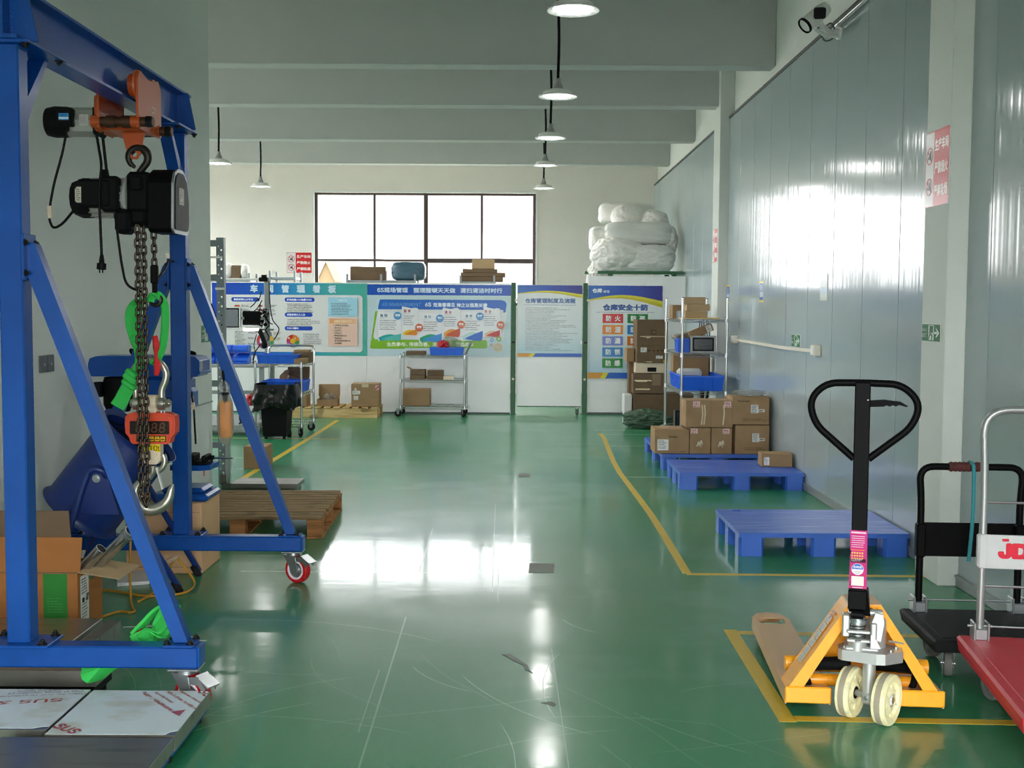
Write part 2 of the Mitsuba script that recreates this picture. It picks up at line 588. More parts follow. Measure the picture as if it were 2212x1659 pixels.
# plastics, paper, wood
mat('pallet_blue', PR(pallet_plastic), .33)
mat('pallet_blue_hole', '#22386f', .6)
mat('crate_blue', '#1d62d6', .38)
mat('crate_dark', '#164a9f', .5)
mat('card', PR(card_colour('#9b8060', '#8c7253')), .8, spec=.2)
mat('card_orange', PR(card_colour('#a26c3c', '#966236')), .8, spec=.2)
mat('card_dark', PR(card_colour('#74614c', '#675543')), .85, spec=.2)
mat('card_pale', PR(card_colour('#ad9573', '#a08867')), .85, spec=.2)
mat('packing_tape', '#a8865f', .15, spec=.6)
mat('clear_tape', '#b79a78', .1, spec=.8)
mat('pallet_wood', PR(wood_colour('#8d7551', '#6e5738')), .8)
mat('pallet_pine', PR(wood_colour('#cdb37e', '#b2935c')), .8)
mat('block_wood', PR(wood_colour('#96673a', '#744b26')), .85)
mat('plank_pale', '#cdb37e', .7)
mat('ply_board', PR(card_colour('#c39f78', '#b48f68')), .8)
mat('white_plastic', '#d9dad6', .4)
mat('ivory', '#cfcabb', .5)
mat('grey_plastic', '#8f9392', .5)
mat('film_steel', PR(film_colour), .42, spec=.5)
mat('screen_dark', '#2b3136', .12)
mat('screen_grey', '#7d8288', .2)
mat('display_dark', '#1d120d', .15)
mat('yellow_label', '#d9b81f', .5)
mat('orange_plastic', '#d98a1e', .4)
mat('bale_white', '#d9d8d3', .45, spec=.5)
mat('bale_grey', '#cfd0cc', .5)
mat('bag_black', '#0c0d0e', .28, spec=.4)
mat('tarp_green', '#3d5743', .5)
mat('tarp_blue', '#3a5a6b', .35)
mat('rack_green', '#13532f', .4)
mat('rack_steel', '#8f969b', .4, .5)
mat('rack_angle', '#727d80', .45, .3)
mat('cable_yellow', '#a8791f', .6)
mat('scrap_grey', '#3a4c3e', .4, spec=.2)
mat('red_bag', '#b3202a', .4)
mat('cloth_maroon', '#33191a', .9)
scene['bag_clear'] = {'type': 'principledthin', 'base_color': {'type': 'rgb', 'value': [.85, .85, .83]}, 'roughness': .18, 'spec_trans': .9, 'diff_trans': .6, 'eta': 1.2}
scene['print'] = {'type': 'twosided', 'bsdf': {'type': 'principled', 'base_color': {'type': 'mesh_attribute', 'name': 'vertex_color'}, 'roughness': .24, 'specular': .3}}
scene['print_matt'] = {'type': 'twosided', 'bsdf': {'type': 'principled', 'base_color': {'type': 'mesh_attribute', 'name': 'vertex_color'}, 'roughness': .7, 'specular': .2}}

# ---------------------------------------------------------------- the setting
XL, XR, YF = -2.42, 2.33, 20.0
YO = -0.9      # the open front of the hall, behind the camera
floor = struct('floor', bx(-7.2, 2.62, YO, 20.2, -.12, 0), 'floor_epoxy', False)


def floor_band(pts, w, name='tape_line', m='tape_yellow', z=.0012, label='worn yellow tape'):
    g = LineString(pts).buffer(w / 2, cap_style='flat', join_style='mitre')
    return add(floor, name, prism(g, z, 'xy'), m, False, label)


floor_band([(.985, 13.6), (1.0, 13.2), (.965, 12.1), (.935, 11.1), (.925, 10.3), (.945, 9.2), (.96, 8.2), (.955, 7.3), (.945, 6.34)], .05)
floor_band([(.94, 6.33), (2.3, 6.31)], .045)
floor_band([(.975, 5.215), (.963, 4.03)], .06)
floor_band([(.995, 5.17), (2.2, 5.11)], .05)
floor_band([(.995, 4.065), (2.3, 4.02)], .05)
floor_band([(-2.30, 9.6), (-2.28, 12.9), (-2.29, 15.0)], .06)
floor_band([(-6.8, 12.85), (-1.95, 12.85)], .03)

struct('wall_front', J(bx(-2.62, -2.0, YO - .2, YO, 0, 4.6), bx(1.95, 2.62, YO - .2, YO, 0, 4.6), bx(-2.0, 1.95, YO - .2, YO, 2.8, 4.6)), 'plaster', False)  # unseen front wall, added with its lintel to keep sky light off the ceiling
ground = struct('ground_front', bx(-40, 40, -60, YO - .2, -.3, -.02), 'asphalt_out', False)
ground = struct('ground', bx(-60, 60, 20.4, 130, -.3, -.1), 'concrete_out', False)
wl = struct('wall_left', bx(XL - .2, XL, YO, 9.3, 0, 4.6), 'plaster', False)
struct('wall_return', bx(-7.0, XL - .2, 9.1, 9.3, 0, 4.6), 'plaster', False)
wr = struct('wall_right', bx(XR + .05, XR + .3, YO, YF, 0, 4.6), 'plaster', False)
WX0, WX1, WZ0, WZ1 = -3.44, .325, 1.5, 3.40
struct('wall_far', J(bx(-7.2, WX0, YF, YF + .22, 0, 4.6), bx(WX1, 2.63, YF, YF + .22, 0, 4.6), bx(WX0, WX1, YF, YF + .22, 0, WZ0), bx(WX0, WX1, YF, YF + .22, WZ1, 4.6)), 'plaster_white', False)
# the hall widens beyond the corner; its far side has windows of its own
SW = [(9.9, 14.5), (15.1, 19.7)]
SZ0, SZ1 = 1.4, 3.5
ys = [9.1, SW[0][0], SW[0][1], SW[1][0], SW[1][1], 20.2]
struct('wall_hall', J(*[bx(-7.22, -7.0, ys[i], ys[i + 1], 0, 4.6) for i in (0, 2, 4)], *[bx(-7.22, -7.0, a, b, 0, SZ0) for a, b in SW], *[bx(-7.22, -7.0, a, b, SZ1, 4.6) for a, b in SW]), 'plaster_white', False)
ceiling = struct('ceiling', bx(-7.2, 2.62, YO, 20.2, 4.5, 4.65), 'plaster_white', False)
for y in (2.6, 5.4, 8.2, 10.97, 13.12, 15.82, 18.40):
    add(ceiling, 'beam', bx(-7.0 if y > 9 else XL, XR + .05, y, y + .23, 3.69, 4.5, .006), 'plaster_shaded', False)


def column(y0, y1):
    struct('column', bx(2.225, XR + .05, y0, y1, 0, 4.5, .004), 'plaster', False)


column(6.09, 6.44)
column(13.0, 13.4)


def panels(a, b, edges):
    for y0, y1 in zip(edges, edges[1:]):
        add(wr, 'panel', bx(XR, XR + .05, y0 + .0025, y1 - .0025, .06, 3.54, .003), 'panel_steel', False)


panels(0, 0, [6.44, 7.17, 7.92, 8.66, 9.40, 10.15, 10.88, 11.63, 12.33, 13.0])
panels(0, 0, [YO, -.2, .55, 1.30, 2.05, 2.80, 3.55, 4.30, 5.05, 5.79, 6.09])
panels(0, 0, [13.4, 14.02, 14.77, 15.52, 16.27, 17.02, 17.77, 18.52, 19.27, 20.0])
for a, b in ((YO, 6.09), (6.44, 13.0), (13.4, 20.0)):
    struct('baseboard_right', J(bx(XR - .012, XR + .05, a, b, 0, .055, .004), bx(XR - .018, XR, a, b, .05, .062)), 'trim_grey', False)
    struct('trim_panel_top', bx(XR - .012, XR + .06, a, b, 3.54, 3.565, .003), 'trim_dark', False)


def window(name, o, u, width, z0, z1, mull, heavy, trans):
    """A window in the plane of u and z: frame, mullions, transom, panes; the heavy mullion splits it in two halves."""
    u = np.array(u, float)
    w = np.cross(u, (0, 0, 1.0))
    M = mat4(u, w, (0, 0, 1), o)
    k = key_for(name)
    labels[k] = {'kind': 'structure'}
    with at(M=M):
        add(k, 'window_frame', J(bx(0, .05, -.04, .04, z0, z1, .004), bx(width - .05, width, -.04, .04, z0, z1, .004), bx(0, width, -.04, .04, z0, z0 + .05, .004), bx(0, width, -.04, .04, z1 - .035, z1, .004)), 'window_bronze', False)
        xs = sorted(mull + [heavy])
        for x in mull:
            add(k, 'mullion', bx(x - .018, x + .018, -.035, .035, z0 + .05, z1 - .035, .003), 'window_bronze', False)
        add(k, 'mullion', bx(heavy - .034, heavy + .034, -.045, .045, z0 + .05, z1 - .035, .004), 'window_bronze', False)
        for a, b, t in ((.05, heavy - .034, .018), (heavy + .034, width - .05, .038)):
            add(k, 'transom', bx(a, b, -.036, .036, trans - t, trans + t, .003), 'window_bronze', False)
        e = [.05] + xs + [width - .05]
        for a, b in zip(e, e[1:]):
            for c, d in ((z0 + .05, trans), (trans, z1 - .035)):
                add(k, 'pane', prism(sbox(a + .01, c + .01, b - .01, d - .01), .0005, 'xz'), 'pane_glass', False)
    return k


window('window_1', (WX0, YF + .12, 0), (1, 0, 0), WX1 - WX0, WZ0, WZ1, [1.018, 2.845], 1.892, 2.26)
for i, (a, b) in enumerate(SW):
    window(f'window_{i + 2}', (-7.12, a, 0), (0, 1, 0), b - a, SZ0, SZ1, [1.15, 3.45], 2.3, 2.5)
struct('windowsill', bx(WX0 - .04, WX1 + .04, YF - .05, YF + .08, WZ0 - .04, WZ0, .005), 'board_white', False)
struct('trim_window', J(bx(WX0 - .03, WX0, YF - .012, YF + .05, WZ0, WZ1 + .03), bx(WX1, WX1 + .03, YF - .012, YF + .05, WZ0, WZ1 + .03), bx(WX0 - .03, WX1 + .03, YF - .012, YF + .05, WZ1, WZ1 + .03)), 'board_white', False)

# the white board partition that carries the notice boards
struct('wall_partition', J(bx(-4.7, -2.045, 16.055, 16.085, .02, 1.79, .002), bx(-2.041, -.078, 16.055, 16.085, .02, 1.79, .002)), 'board_white', False)
struct('wall_partition', J(bx(.985, 2.31, 16.055, 16.085, .03, 1.90, .002)), 'board_white', False)
struct('baseboard_partition', J(bx(-4.7, -.078, 16.06, 16.08, 0, .03), bx(.985, 2.31, 16.06, 16.08, 0, .035)), 'trim_dark', False)

# ---------------------------------------------------------------- lamps
def lamp(x, y, z, label, lit=True):
    t = thing('pendant_lamp', label, 'pendant lamp', 'pendant lamps hanging under the beams')
    add(t, 'lamp_shade', lathe([(.0, .045), (.10, .043), (.118, .03), (.125, .006), (.155, -.004), (.156, -.010), (.128, -.006), (.118, -.002), (.0, -.002)], (x, y, z), n=40), 'white_plastic')
    add(t, 'neck', lathe([(.0, .135), (.022, .135), (.024, .10), (.03, .095), (.042, .06), (.044, .043), (0, .043)], (x, y, z), n=24), 'grey_plastic')
    ring = [(x + .142 * math.cos(a), y + .142 * math.sin(a)) for a in (0.2, 3.34)]
    add(t, 'cable', tube(spline([(x, y, z + .13), (x + .006, y, z + .45), (x - .004, y, z + .85), (x, y, 4.5)], 6), .0115, 8), 'black_plastic')
    add(t, 'hook_tab', J(*[bx(a - .018, a + .018, b - .006, b + .006, z - .008, z + .004, .002) for a, b in ring]), 'white_plastic')
    k = add(t, 'diffuser', lathe([(.122, .001), (.115, -.006), (.06, -.011), (.0, -.012)], (x, y, z), (0, 0, 1), 40), 'white_plastic')
    scene[k] = mikit.ply(lathe([(.0, -.012), (.06, -.011), (.115, -.006), (.122, -.003)], (x, y, z), (0, 0, 1), 40), 'white_plastic', smooth=True)
    scene[k]['emitter'] = {'type': 'area', 'radiance': {'type': 'rgb', 'value': [LAMP_POWER * c for c in (1.0, .985, .95)]}}


lamp(.33, 7.13, 3.231, 'white pendant lamp nearest the camera, cut by the top edge of the picture')
lamp(.325, 9.565, 3.158, 'white pendant lamp in the middle row, second from the front')
lamp(.333, 11.883, 3.161, 'white pendant lamp in the middle row, third from the front')
lamp(.349, 14.7, 3.23, 'white pendant lamp in the middle row, fourth from the front')
lamp(.385, 17.05, 3.189, 'white pendant lamp right of the window top, farthest of the middle row')
lamp(-3.784, 17.429, 3.232, 'white pendant lamp of the side row, left above the window')
lamp(-3.6, 14.26, 3.18, 'white pendant lamp of the side row, half hidden by the left wall corner')

# ---------------------------------------------------------------- hardware used on many things
def hexbolt(x, y, z, r=.011, d=(0, 0, 1)):
    m = J(cyl((0, 0, 0), (0, 0, .003), r * 1.5, 12), cyl((0, 0, .003), (0, 0, r * 1.1), r, 6), cyl((0, 0, r * 1.1), (0, 0, r * 1.7), r * .55, 8))
    m.apply_transform(frame(d))
    return mv(m, x, y, z)


def axle_frame(c, deg):
    """Local axes of a wheel at c: z is the axle, turned by deg in plan from +x."""
    a = math.radians(deg)
    return mat4((-math.sin(a), math.cos(a), 0), (0, 0, 1), (math.cos(a), math.sin(a), 0), c)


def small_caster(t, x, y, top, r, w, deg, mw='wheel_grey', mf='zinc', name='caster', trail=.03):
    """Swivel caster: plate, fork (both cheeks) and wheel; deg turns the axle in plan."""
    a = math.radians(deg)
    cx, cy = x - trail * math.sin(a), y + trail * math.cos(a)
    k = key_for(f'{t}__{name}')
    with at(M=axle_frame((cx, cy, r), deg)):
        cheeks = [prism([(-.6 * r, top - r - .012), (.6 * r, top - r - .012), (.28 * r, -.3 * r), (-.28 * r, -.3 * r)], .003, 'xy', (trail * 0, 0, s * (w / 2 + .006) - .0015)) for s in (-1, 1)]
        fork = J(*cheeks, cyl((0, 0, -w / 2 - .012), (0, 0, w / 2 + .012), .006, 10), bx(-.6 * r, .6 * r, top - r - .014, top - r - .008, -w / 2 - .008, w / 2 + .008))
        put(k, fork, mf, M=GM[0])
        add(k, 'wheel', lathe([(.012, -w * .32), (r * .62, -w * .32), (r * .66, -w / 2), (r * .93, -w / 2), (r, -w * .3), (r, w * .3), (r * .93, w / 2), (r * .66, w / 2), (r * .62, w * .32), (.012, w * .32)], (0, 0, 0), n=28), mw)
        add(k, 'hub', lathe([(0, -w * .5), (r * .3, -w * .48), (r * .34, -w * .3), (r * .34, w * .3), (r * .3, w * .48), (0, w * .5)], n=16), mf)
    add(k, 'swivel', J(bx(x - r * .75, x + r * .75, y - r * .75, y + r * .75, top - .004, top), cyl((x, y, top - .016), (x, y, top - .004), r * .5, 16)), mf)
    return k


# ---------------------------------------------------------------- the gantry crane
g = thing('gantry_crane', 'blue steel gantry crane frame on red-wheeled casters along the left wall', 'gantry crane')
PX = -1.745
BZ0, BZ1 = .168, .246
YN, YR = 4.05, 6.05
for Y in (YN, YR):
    yc = Y + .04
    b = add(g, 'base_beam', bx(-2.38, -1.113, Y, Y + .08, BZ0, BZ1, .006), 'crane_blue')
    add(b, 'end_cap', bx(-1.115, -1.108, Y + .002, Y + .078, BZ0 + .002, BZ1 - .002, .002), 'crane_blue')
    p = add(g, 'post', bx(PX - .041, PX + .041, Y, Y + .08, BZ1 + .008, 2.335, .005), 'crane_blue')
    f = add(g, 'foot_plate', bx(PX - .115, PX + .115, Y - .035, Y + .115, BZ1, BZ1 + .011, .002), 'crane_blue')
    for sx in (-1, 1):
        for sy in (-.018, .098):
            add(f, 'bolt', hexbolt(PX + sx * .092, Y + sy, BZ1 + .011), 'bolt_black')
    for s in (-1, 1):
        # raking brace from the post down to the end of the base beam
        xb = PX + s * .565
        top, bot = np.array((PX + s * .062, 1.615)), np.array((xb, BZ1 + .012))
        d = (bot - top) / np.linalg.norm(bot - top)
        n = np.array((-d[1], d[0])) * .0215
        pl = [top + n, top - n, bot - n / abs(n[0]) * .022 * 1.0, bot + n / abs(n[0]) * .022]
        pl = [(PX + s * .053, 1.665), (PX + s * .08, 1.655), (xb + s * .028, BZ1 + .012), (xb - s * .022, BZ1 + .012), (PX + s * .053, 1.545)]
        br = add(g, 'brace', mv(prism(pl, .05, 'xz'), 0, yc + .025, 0), 'crane_blue', False)
        add(br, 'bracket', J(bx(PX + s * .047 - .006, PX + s * .047 + .006, Y - .012, Y + .092, 1.53, 1.69, .002)), 'crane_blue')
        for zz in (1.555, 1.66):
            for sy in (-.004, .084):
                add(br, 'bolt', hexbolt(PX + s * .053, Y + sy, zz, .008, (s, 0, 0)), 'bolt_black')
        fp = add(g, 'brace_plate', bx(xb - .055, xb + .052, Y - .012, Y + .092, BZ1, BZ1 + .009, .002), 'crane_blue')
        for sx in (-.042, .04):
            for sy in (.002, .078):
                add(fp, 'bolt', hexbolt(xb + sx, Y + sy, BZ1 + .009, .009), 'bolt_black')
    # cap plate and knee gusset under the beam
    dy = 1 if Y == YN else -1
    cp = add(g, 'cap_plate', bx(PX - .085, PX + .085, min(yc - .06 * dy, yc + .28 * dy), max(yc - .06 * dy, yc + .28 * dy), 2.335, 2.347, .002), 'crane_blue')
    for sx in (-.07, .07):
        for q in (-.045, .25):
            add(cp, 'bolt', hexbolt(PX + sx, yc + q * dy, 2.335, .010, (0, 0, -1)), 'bolt_black')
    add(g, 'knee_brace', J(hull([(PX + sx * .03, yc + .04 * dy, 2.06) for sx in (-1, 1)] + [(PX + sx * .03, yc + .04 * dy, 2.15) for sx in (-1, 1)] + [(PX + sx * .03, yc + .22 * dy, 2.335) for sx in (-1, 1)] + [(PX + sx * .03, yc + .25 * dy, 2.335) for sx in (-1, 1)])), 'crane_blue')
y0, y1 = YN - .03, YR + .11
zb, zt = 2.347, 2.535
ib = [(-.05, zb), (.05, zb), (.05, zb + .011), (.004, zb + .015), (.004, zt - .015), (.05, zt - .011), (.05, zt), (-.05, zt), (-.05, zt - .011), (-.004, zt - .015), (-.004, zb + .015), (-.05, zb + .011)]
tb = add(g, 'top_beam', mv(prism(ib, y1 - y0, 'xz'), PX, y1, 0), 'crane_blue', False)
for Y in (YN + .04, YR + .02):
    add(tb, 'end_stop', mv(prism([(-.095, zb), (.098, zb), (.062, zt - .004), (-.06, zt - .004)], .012, 'xz'), PX, Y, 0), 'crane_blue', False)


def crane_caster(x, y, deg):
    """Swivel caster with a red tread: yoke, wheel, white rim, zinc hub and brake pedal; deg turns the axle in plan."""
    r, w, top = .07, .046, BZ0
    a = math.radians(deg)
    k = key_for(f'{g}__caster')
    put(k, J(bx(x - .055, x + .055, y - .05, y + .05, top - .007, top, .002), cyl((x, y, top - .024), (x, y, top - .007), .036, 20)), 'zinc')
    tr = .03
    c = (x - tr * math.sin(a), y + tr * math.cos(a), r)
    with at(M=axle_frame(c, deg)):
        h = top - r - .022
        for s in (-1, 1):
            add(k, 'fork', prism(Polygon([(-tr - .04, h), (-tr + .035, h), (.02, .004), (.014, -.016), (-.014, -.016), (-.02, .0)]), .004, 'xy', (0, 0, s * (w / 2 + .008) - .002)), 'zinc')
        add(k, 'fork_crown', bx(-tr - .04, -tr + .035, h - .004, h, -w / 2 - .01, w / 2 + .01), 'zinc')
        wh = add(k, 'tread', lathe([(r * .72, -w / 2), (r * .93, -w / 2), (r, -w * .34), (r, w * .34), (r * .93, w / 2), (r * .72, w / 2)], n=40), 'red_tread')
        add(wh, 'rim', lathe([(r * .56, -w * .46), (r * .60, -w * .52), (r * .73, -w * .52), (r * .75, -w * .46), (r * .75, w * .46), (r * .73, w * .52), (r * .60, w * .52), (r * .56, w * .46)], n=40), 'rim_white')
        add(wh, 'hub', lathe([(0, -w * .62), (r * .13, -w * .62), (r * .15, -w * .5), (r * .3, -w * .42), (r * .36, -w * .3), (r * .58, -w * .3), (r * .58, w * .3), (r * .36, w * .3), (r * .3, w * .42), (r * .15, w * .5), (r * .13, w * .62), (0, w * .62)], n=32), 'zinc')
        pd = add(k, 'brake_pedal', J(prism([(-.01, h - .01), (.05, h + .0), (.085, h - .035), (.078, h - .055), (.05, h - .03), (-.01, h - .03)], .004, 'xy', (0, 0, w / 2 + .004)),
                                     prism([(-.01, h - .01), (.05, h + .0), (.085, h - .035), (.078, h - .055), (.05, h - .03), (-.01, h - .03)], .004, 'xy', (0, 0, -w / 2 - .008)),
                                     hull([(.04, h + .004, -w / 2 - .008), (.04, h + .004, w / 2 + .008), (.098, h - .03, -w / 2 - .008), (.098, h - .03, w / 2 + .008), (.094, h - .036, w / 2 + .008), (.094, h - .036, -w / 2 - .008)])), 'zinc')
        for zz in (-.012, .0, .012):
            add(pd, 'rivet', cyl((.05 + zz, h - .012, -w / 2 - .012), (.05 + zz, h - .012, -w / 2 - .006), .004, 8), 'hook_zinc')


crane_caster(-1.165, YN + .04, -118)
crane_caster(-1.165, YR + .04, -118)
crane_caster(-2.33, YN + .04, 90)
crane_caster(-2.33, YR + .04, 80)

# ---------------------------------------------------------------- the electric trolley riding on the beam
e = thing('hoist_trolley', 'orange motorised beam trolley with a silver and black motor, riding on the blue beam', 'beam trolley')
for s in (-1, 1):
    X = PX + s * .086
    pl = Polygon([(5.17, 2.22), (5.50, 2.22), (5.50, 2.44), (5.46, 2.475), (5.36, 2.455), (5.30, 2.455), (5.20, 2.475), (5.17, 2.44)]).buffer(-.012).buffer(.012)
    sp = add(e, 'side_plate', prism(pl, .011, 'yz', (X - .0055, 0, 0)), 'orange_paint')
    for Y in (5.215, 5.44):
        add(e, 'wheel', lathe([(0, 0), (.066, 0), (.068, .008), (.05, .012), (.048, .036), (0, .037)], (X - s * .006, Y, 2.412), (-s, 0, 0), 28), 'orange_paint')
a = Art(.08, .03)
a.text('I', .01, .0, .028, '#d8c9b8', 1, latin=True).text('I', .024, 0, .028, '#d8c9b8', 1, latin=True).text('7', .042, 0, .028, '#d8c9b8', 1, latin=True)
a.put(e, 'lettering', (PX + .0925, 5.345, 2.315), (0, 1, 0), (0, 0, 1))
for Y, z in ((5.19, 2.25), (5.47, 2.25)):
    sh = add(e, 'cross_shaft', cyl((PX - .12, Y, z), (PX + .15, Y, z), .021, 18), 'rust_shaft')
    for q in (-.10, -.035, .035, .075):
        add(sh, 'spacer', cyl((PX + q - .02, Y, z), (PX + q + .02, Y, z), .0265, 18), 'orange_paint' if abs(q) != .035 else 'rust_shaft')
    add(sh, 'lock_nut', cyl((PX + .12, Y, z), (PX + .145, Y, z), .026, 6), 'bolt_black')
add(e, 'hanger_bar', bx(PX - .09, PX + .09, 5.24, 5.42, 2.222, 2.24, .004), 'orange_paint')
add(e, 'gear_case', J(bx(-1.862, -1.838, 5.2, 5.42, 2.21, 2.37, .01), cyl((-1.87, 5.29, 2.33), (-1.83, 5.29, 2.33), .052, 24)), 'orange_paint')
lug = Polygon([(-.06, .0), (.05, .0), (.03, -.105), (.012, -.13), (-.012, -.13), (-.03, -.105)]).difference(Point(0, -.108).buffer(.012))
add(e, 'hanging_lug', mv(prism(lug, .012, 'xz'), PX + .02, 5.336, 2.235), 'orange_paint')
m = add(e, 'motor', J(lathe([(0, 0), (.062, 0), (.062, .012), (.0, .012)], (-1.872, 5.31, 2.265), (-1, 0, 0), 8), lathe([(.0, .0), (.066, .0), (.066, .13), (0, .13)], (-1.884, 5.31, 2.265), (-1, 0, 0), 8)), 'alu', 20)
add(m, 'motor_flange', bx(-1.885, -1.862, 5.245, 5.375, 2.2, 2.33, .01), 'black_plastic')
add(m, 'fan_cover', lathe([(0, .0), (.068, .0), (.070, .055), (.062, .092), (.04, .1), (0, .1)], (-2.012, 5.31, 2.265), (-1, 0, 0), 24), 'black_plastic')
tbx = add(m, 'terminal_box', bx(-2.035, -1.963, 5.215, 5.26, 2.235, 2.315, .006), 'black_plastic')
a = Art(.044, .03)
a.rect(0, 0, .044, .03, '#4b9ad8').rect(0, .005, .044, .012, '#d9e6ee').rect(.004, .017, .034, .02, '#1d4f8a').rect(.004, .023, .04, .026, '#1d4f8a')
a.put(tbx, 'label', (-2.02, 5.2145, 2.26), (1, 0, 0), (0, 0, 1))
a = Art(.04, .05)
a.rect(0, 0, .04, .05, '#b9b9b3').lines(.003, .044, .037, 6, .007, .003, '#77777a', 3)
a.put(m, 'rating_plate', (-1.94, 5.2435, 2.24), (1, 0, 0), (0, 0, 1))
add(tbx, 'cable_gland', cyl((-1.993, 5.237, 2.215), (-1.993, 5.237, 2.236), .011, 10), 'black_plastic')


def chook(c, r, tk, M, m, parent, name):
    """A forged hook: a ring of radius r left open at the side, thick at the bottom, with a shank above."""
    ang = np.radians(np.linspace(100, 395, 40))
    p = np.c_[r * np.cos(ang), r * np.sin(ang), 0 * ang]
    s = np.interp(np.linspace(0, 1, 40), [0, .1, .5, .8, 1], [.85, .95, 1.25, .85, .35])
    body = tube(p, tk, 12, scale=s)
    body.apply_transform(np.array(M))
    body.apply_translation(c)
    return add(parent, name, body, m)


# ---------------------------------------------------------------- the chain hoist hanging from the trolley
h = thing('chain_hoist', 'black electric chain hoist with a ribbed motor, hanging by its hook from the orange trolley', 'chain hoist')
HX, HY = -1.713, 5.335
ang = np.radians(np.linspace(-40, 250, 36))
pts = np.c_[HX + .003 + .044 * np.cos(ang), np.full(36, HY), 2.112 + .044 * np.sin(ang)]
pts = np.vstack([[(HX, HY, 2.03), (HX + .012, HY, 2.05)], pts[::1]])
add(h, 'top_hook', tube(pts, .0155, 12, scale=np.interp(np.linspace(0, 1, 38), [0, .3, .6, .9, 1], [1, 1.25, 1.15, .8, .5])), 'hook_iron')
add(h, 'safety_latch', strap([(HX - .035, HY, 2.1), (HX - .026, HY, 2.07), (HX - .02, HY, 2.045)], .014, .003, (0, 1, 0)), 'brass' if 'brass' in scene else 'cream')
D = Polygon([(5.215, 1.785), (5.225, 1.99), (5.25, 2.035), (5.30, 2.055), (5.37, 2.055), (5.43, 2.02), (5.46, 1.94), (5.465, 1.84), (5.45, 1.785), (5.42, 1.772), (5.24, 1.772)]).buffer(-.015).buffer(.015)
add(h, 'gear_housing', prism(D, .105, 'yz', (-1.632, 0, 0)), 'black_paint')
cv = add(h, 'end_cover', prism(D.buffer(.004), .01, 'yz', (-1.529, 0, 0)), 'zinc')
add(cv, 'cover_panel', prism(D.buffer(-.014), .004, 'yz', (-1.519, 0, 0)), 'black_paint')
a = Art(.075, .075)
a.rect(0, 0, .075, .075, '#8f8a80').lines(.006, .064, .07, 6, .011, .005, '#5a564e', 9).rect(.02, .015, .055, .03, '#b1a390')
a.put(cv, 'rating_plate', (-1.5145, 5.29, 1.90), (0, 1, 0), (0, 0, 1))
add(h, 'chain_guide', J(bx(-1.735, -1.632, 5.235, 5.44, 1.86, 2.04, .015), bx(-1.725, -1.64, 5.23, 5.42, 1.80, 1.88, .02), bx(-1.715, -1.66, 5.215, 5.26, 1.955, 2.02, .008)), 'black_matt')
add(h, 'limit_box', bx(-1.79, -1.715, 5.225, 5.33, 1.765, 1.875, .02), 'black_plastic')
add(h, 'flange_ring', lathe([(.0, 0), (.088, 0), (.104, .006), (.104, .02), (.07, .022), (0, .022)], (-1.735, 5.34, 1.93), (-1, 0, 0), 32), 'grey_plastic')
mb = add(h, 'motor', lathe([(0, 0), (.082, 0), (.082, .17), (0, .17)], (-1.755, 5.34, 1.93), (-1, 0, 0), 32), 'alu')
for i in range(18):
    q = 2 * math.pi * i / 18
    add(mb, 'rib', rot(bx(-1.92, -1.76, 5.338, 5.342, 2.01, 2.022), math.degrees(q), (1, 0, 0), (-1.84, 5.34, 1.93)), 'alu', False)
add(mb, 'fan_cover', lathe([(0, 0), (.09, 0), (.09, .05), (.075, .085), (0, .087)], (-1.915, 5.34, 1.93), (-1, 0, 0), 12), 'black_plastic', 20)
ct = add(h, 'control_box', J(bx(-1.955, -1.80, 5.225, 5.28, 1.88, 2.005, .012), bx(-1.85, -1.77, 5.232, 5.29, 1.862, 2.02, .012)), 'black_plastic')
a = Art(.028, .07)
a.rect(0, 0, .028, .07, '#b9b6a6').rect(.0, .062, .006, .07, '#222222').rect(0, 0, .006, .006, '#222222').lines(.006, .055, .024, 6, .009, .004, '#555550', 2)
a.put(ct, 'label', (-1.958, 5.2245, 1.90), (1, 0, 0), (0, 0, 1))
for x in (-1.842, -1.828):
    add(ct, 'cable_gland', cyl((x, 5.262, 2.01), (x, 5.262, 2.05), .013, 10, .007), 'black_plastic')
# chain
PT, DW = .0308, .0052
a_ = np.linspace(0, 2 * np.pi, 15)[:-1]
stad = np.array([((.0100) * math.cos(t), (.0100) * math.sin(t) + (.0098 if math.sin(t) >= 0 else -.0098), 0) for t in a_])
link = tube(stad, DW, 6, closed=True)
ld = mikit.ply(link, 'chain_iron', smooth=True)
ld90 = mikit.ply(rot(link, 90, (0, 1, 0)), 'chain_iron', smooth=True)


def chain(p0, p1, start=0):
    p0, p1 = np.array(p0, float), np.array(p1, float)
    d = p1 - p0
    n = max(1, int(round(np.linalg.norm(d) / PT)))
    y = d / np.linalg.norm(d)
    z = np.array((0, -1.0, 0)) - y * -y[1]
    z /= np.linalg.norm(z)
    x = np.cross(y, z)
    for i in range(n):
        q = 1 if (i + start) % 2 else 0
        c, s = math.cos(.55 + q * math.pi / 2), math.sin(.55 + q * math.pi / 2)
        M = mat4(x * c + z * s, y, -x * s + z * c, p0 + d * (i + .5) / n)
        scene[key_for(f'{h}__chain_link')] = {**ld, 'to_world': T(M)}


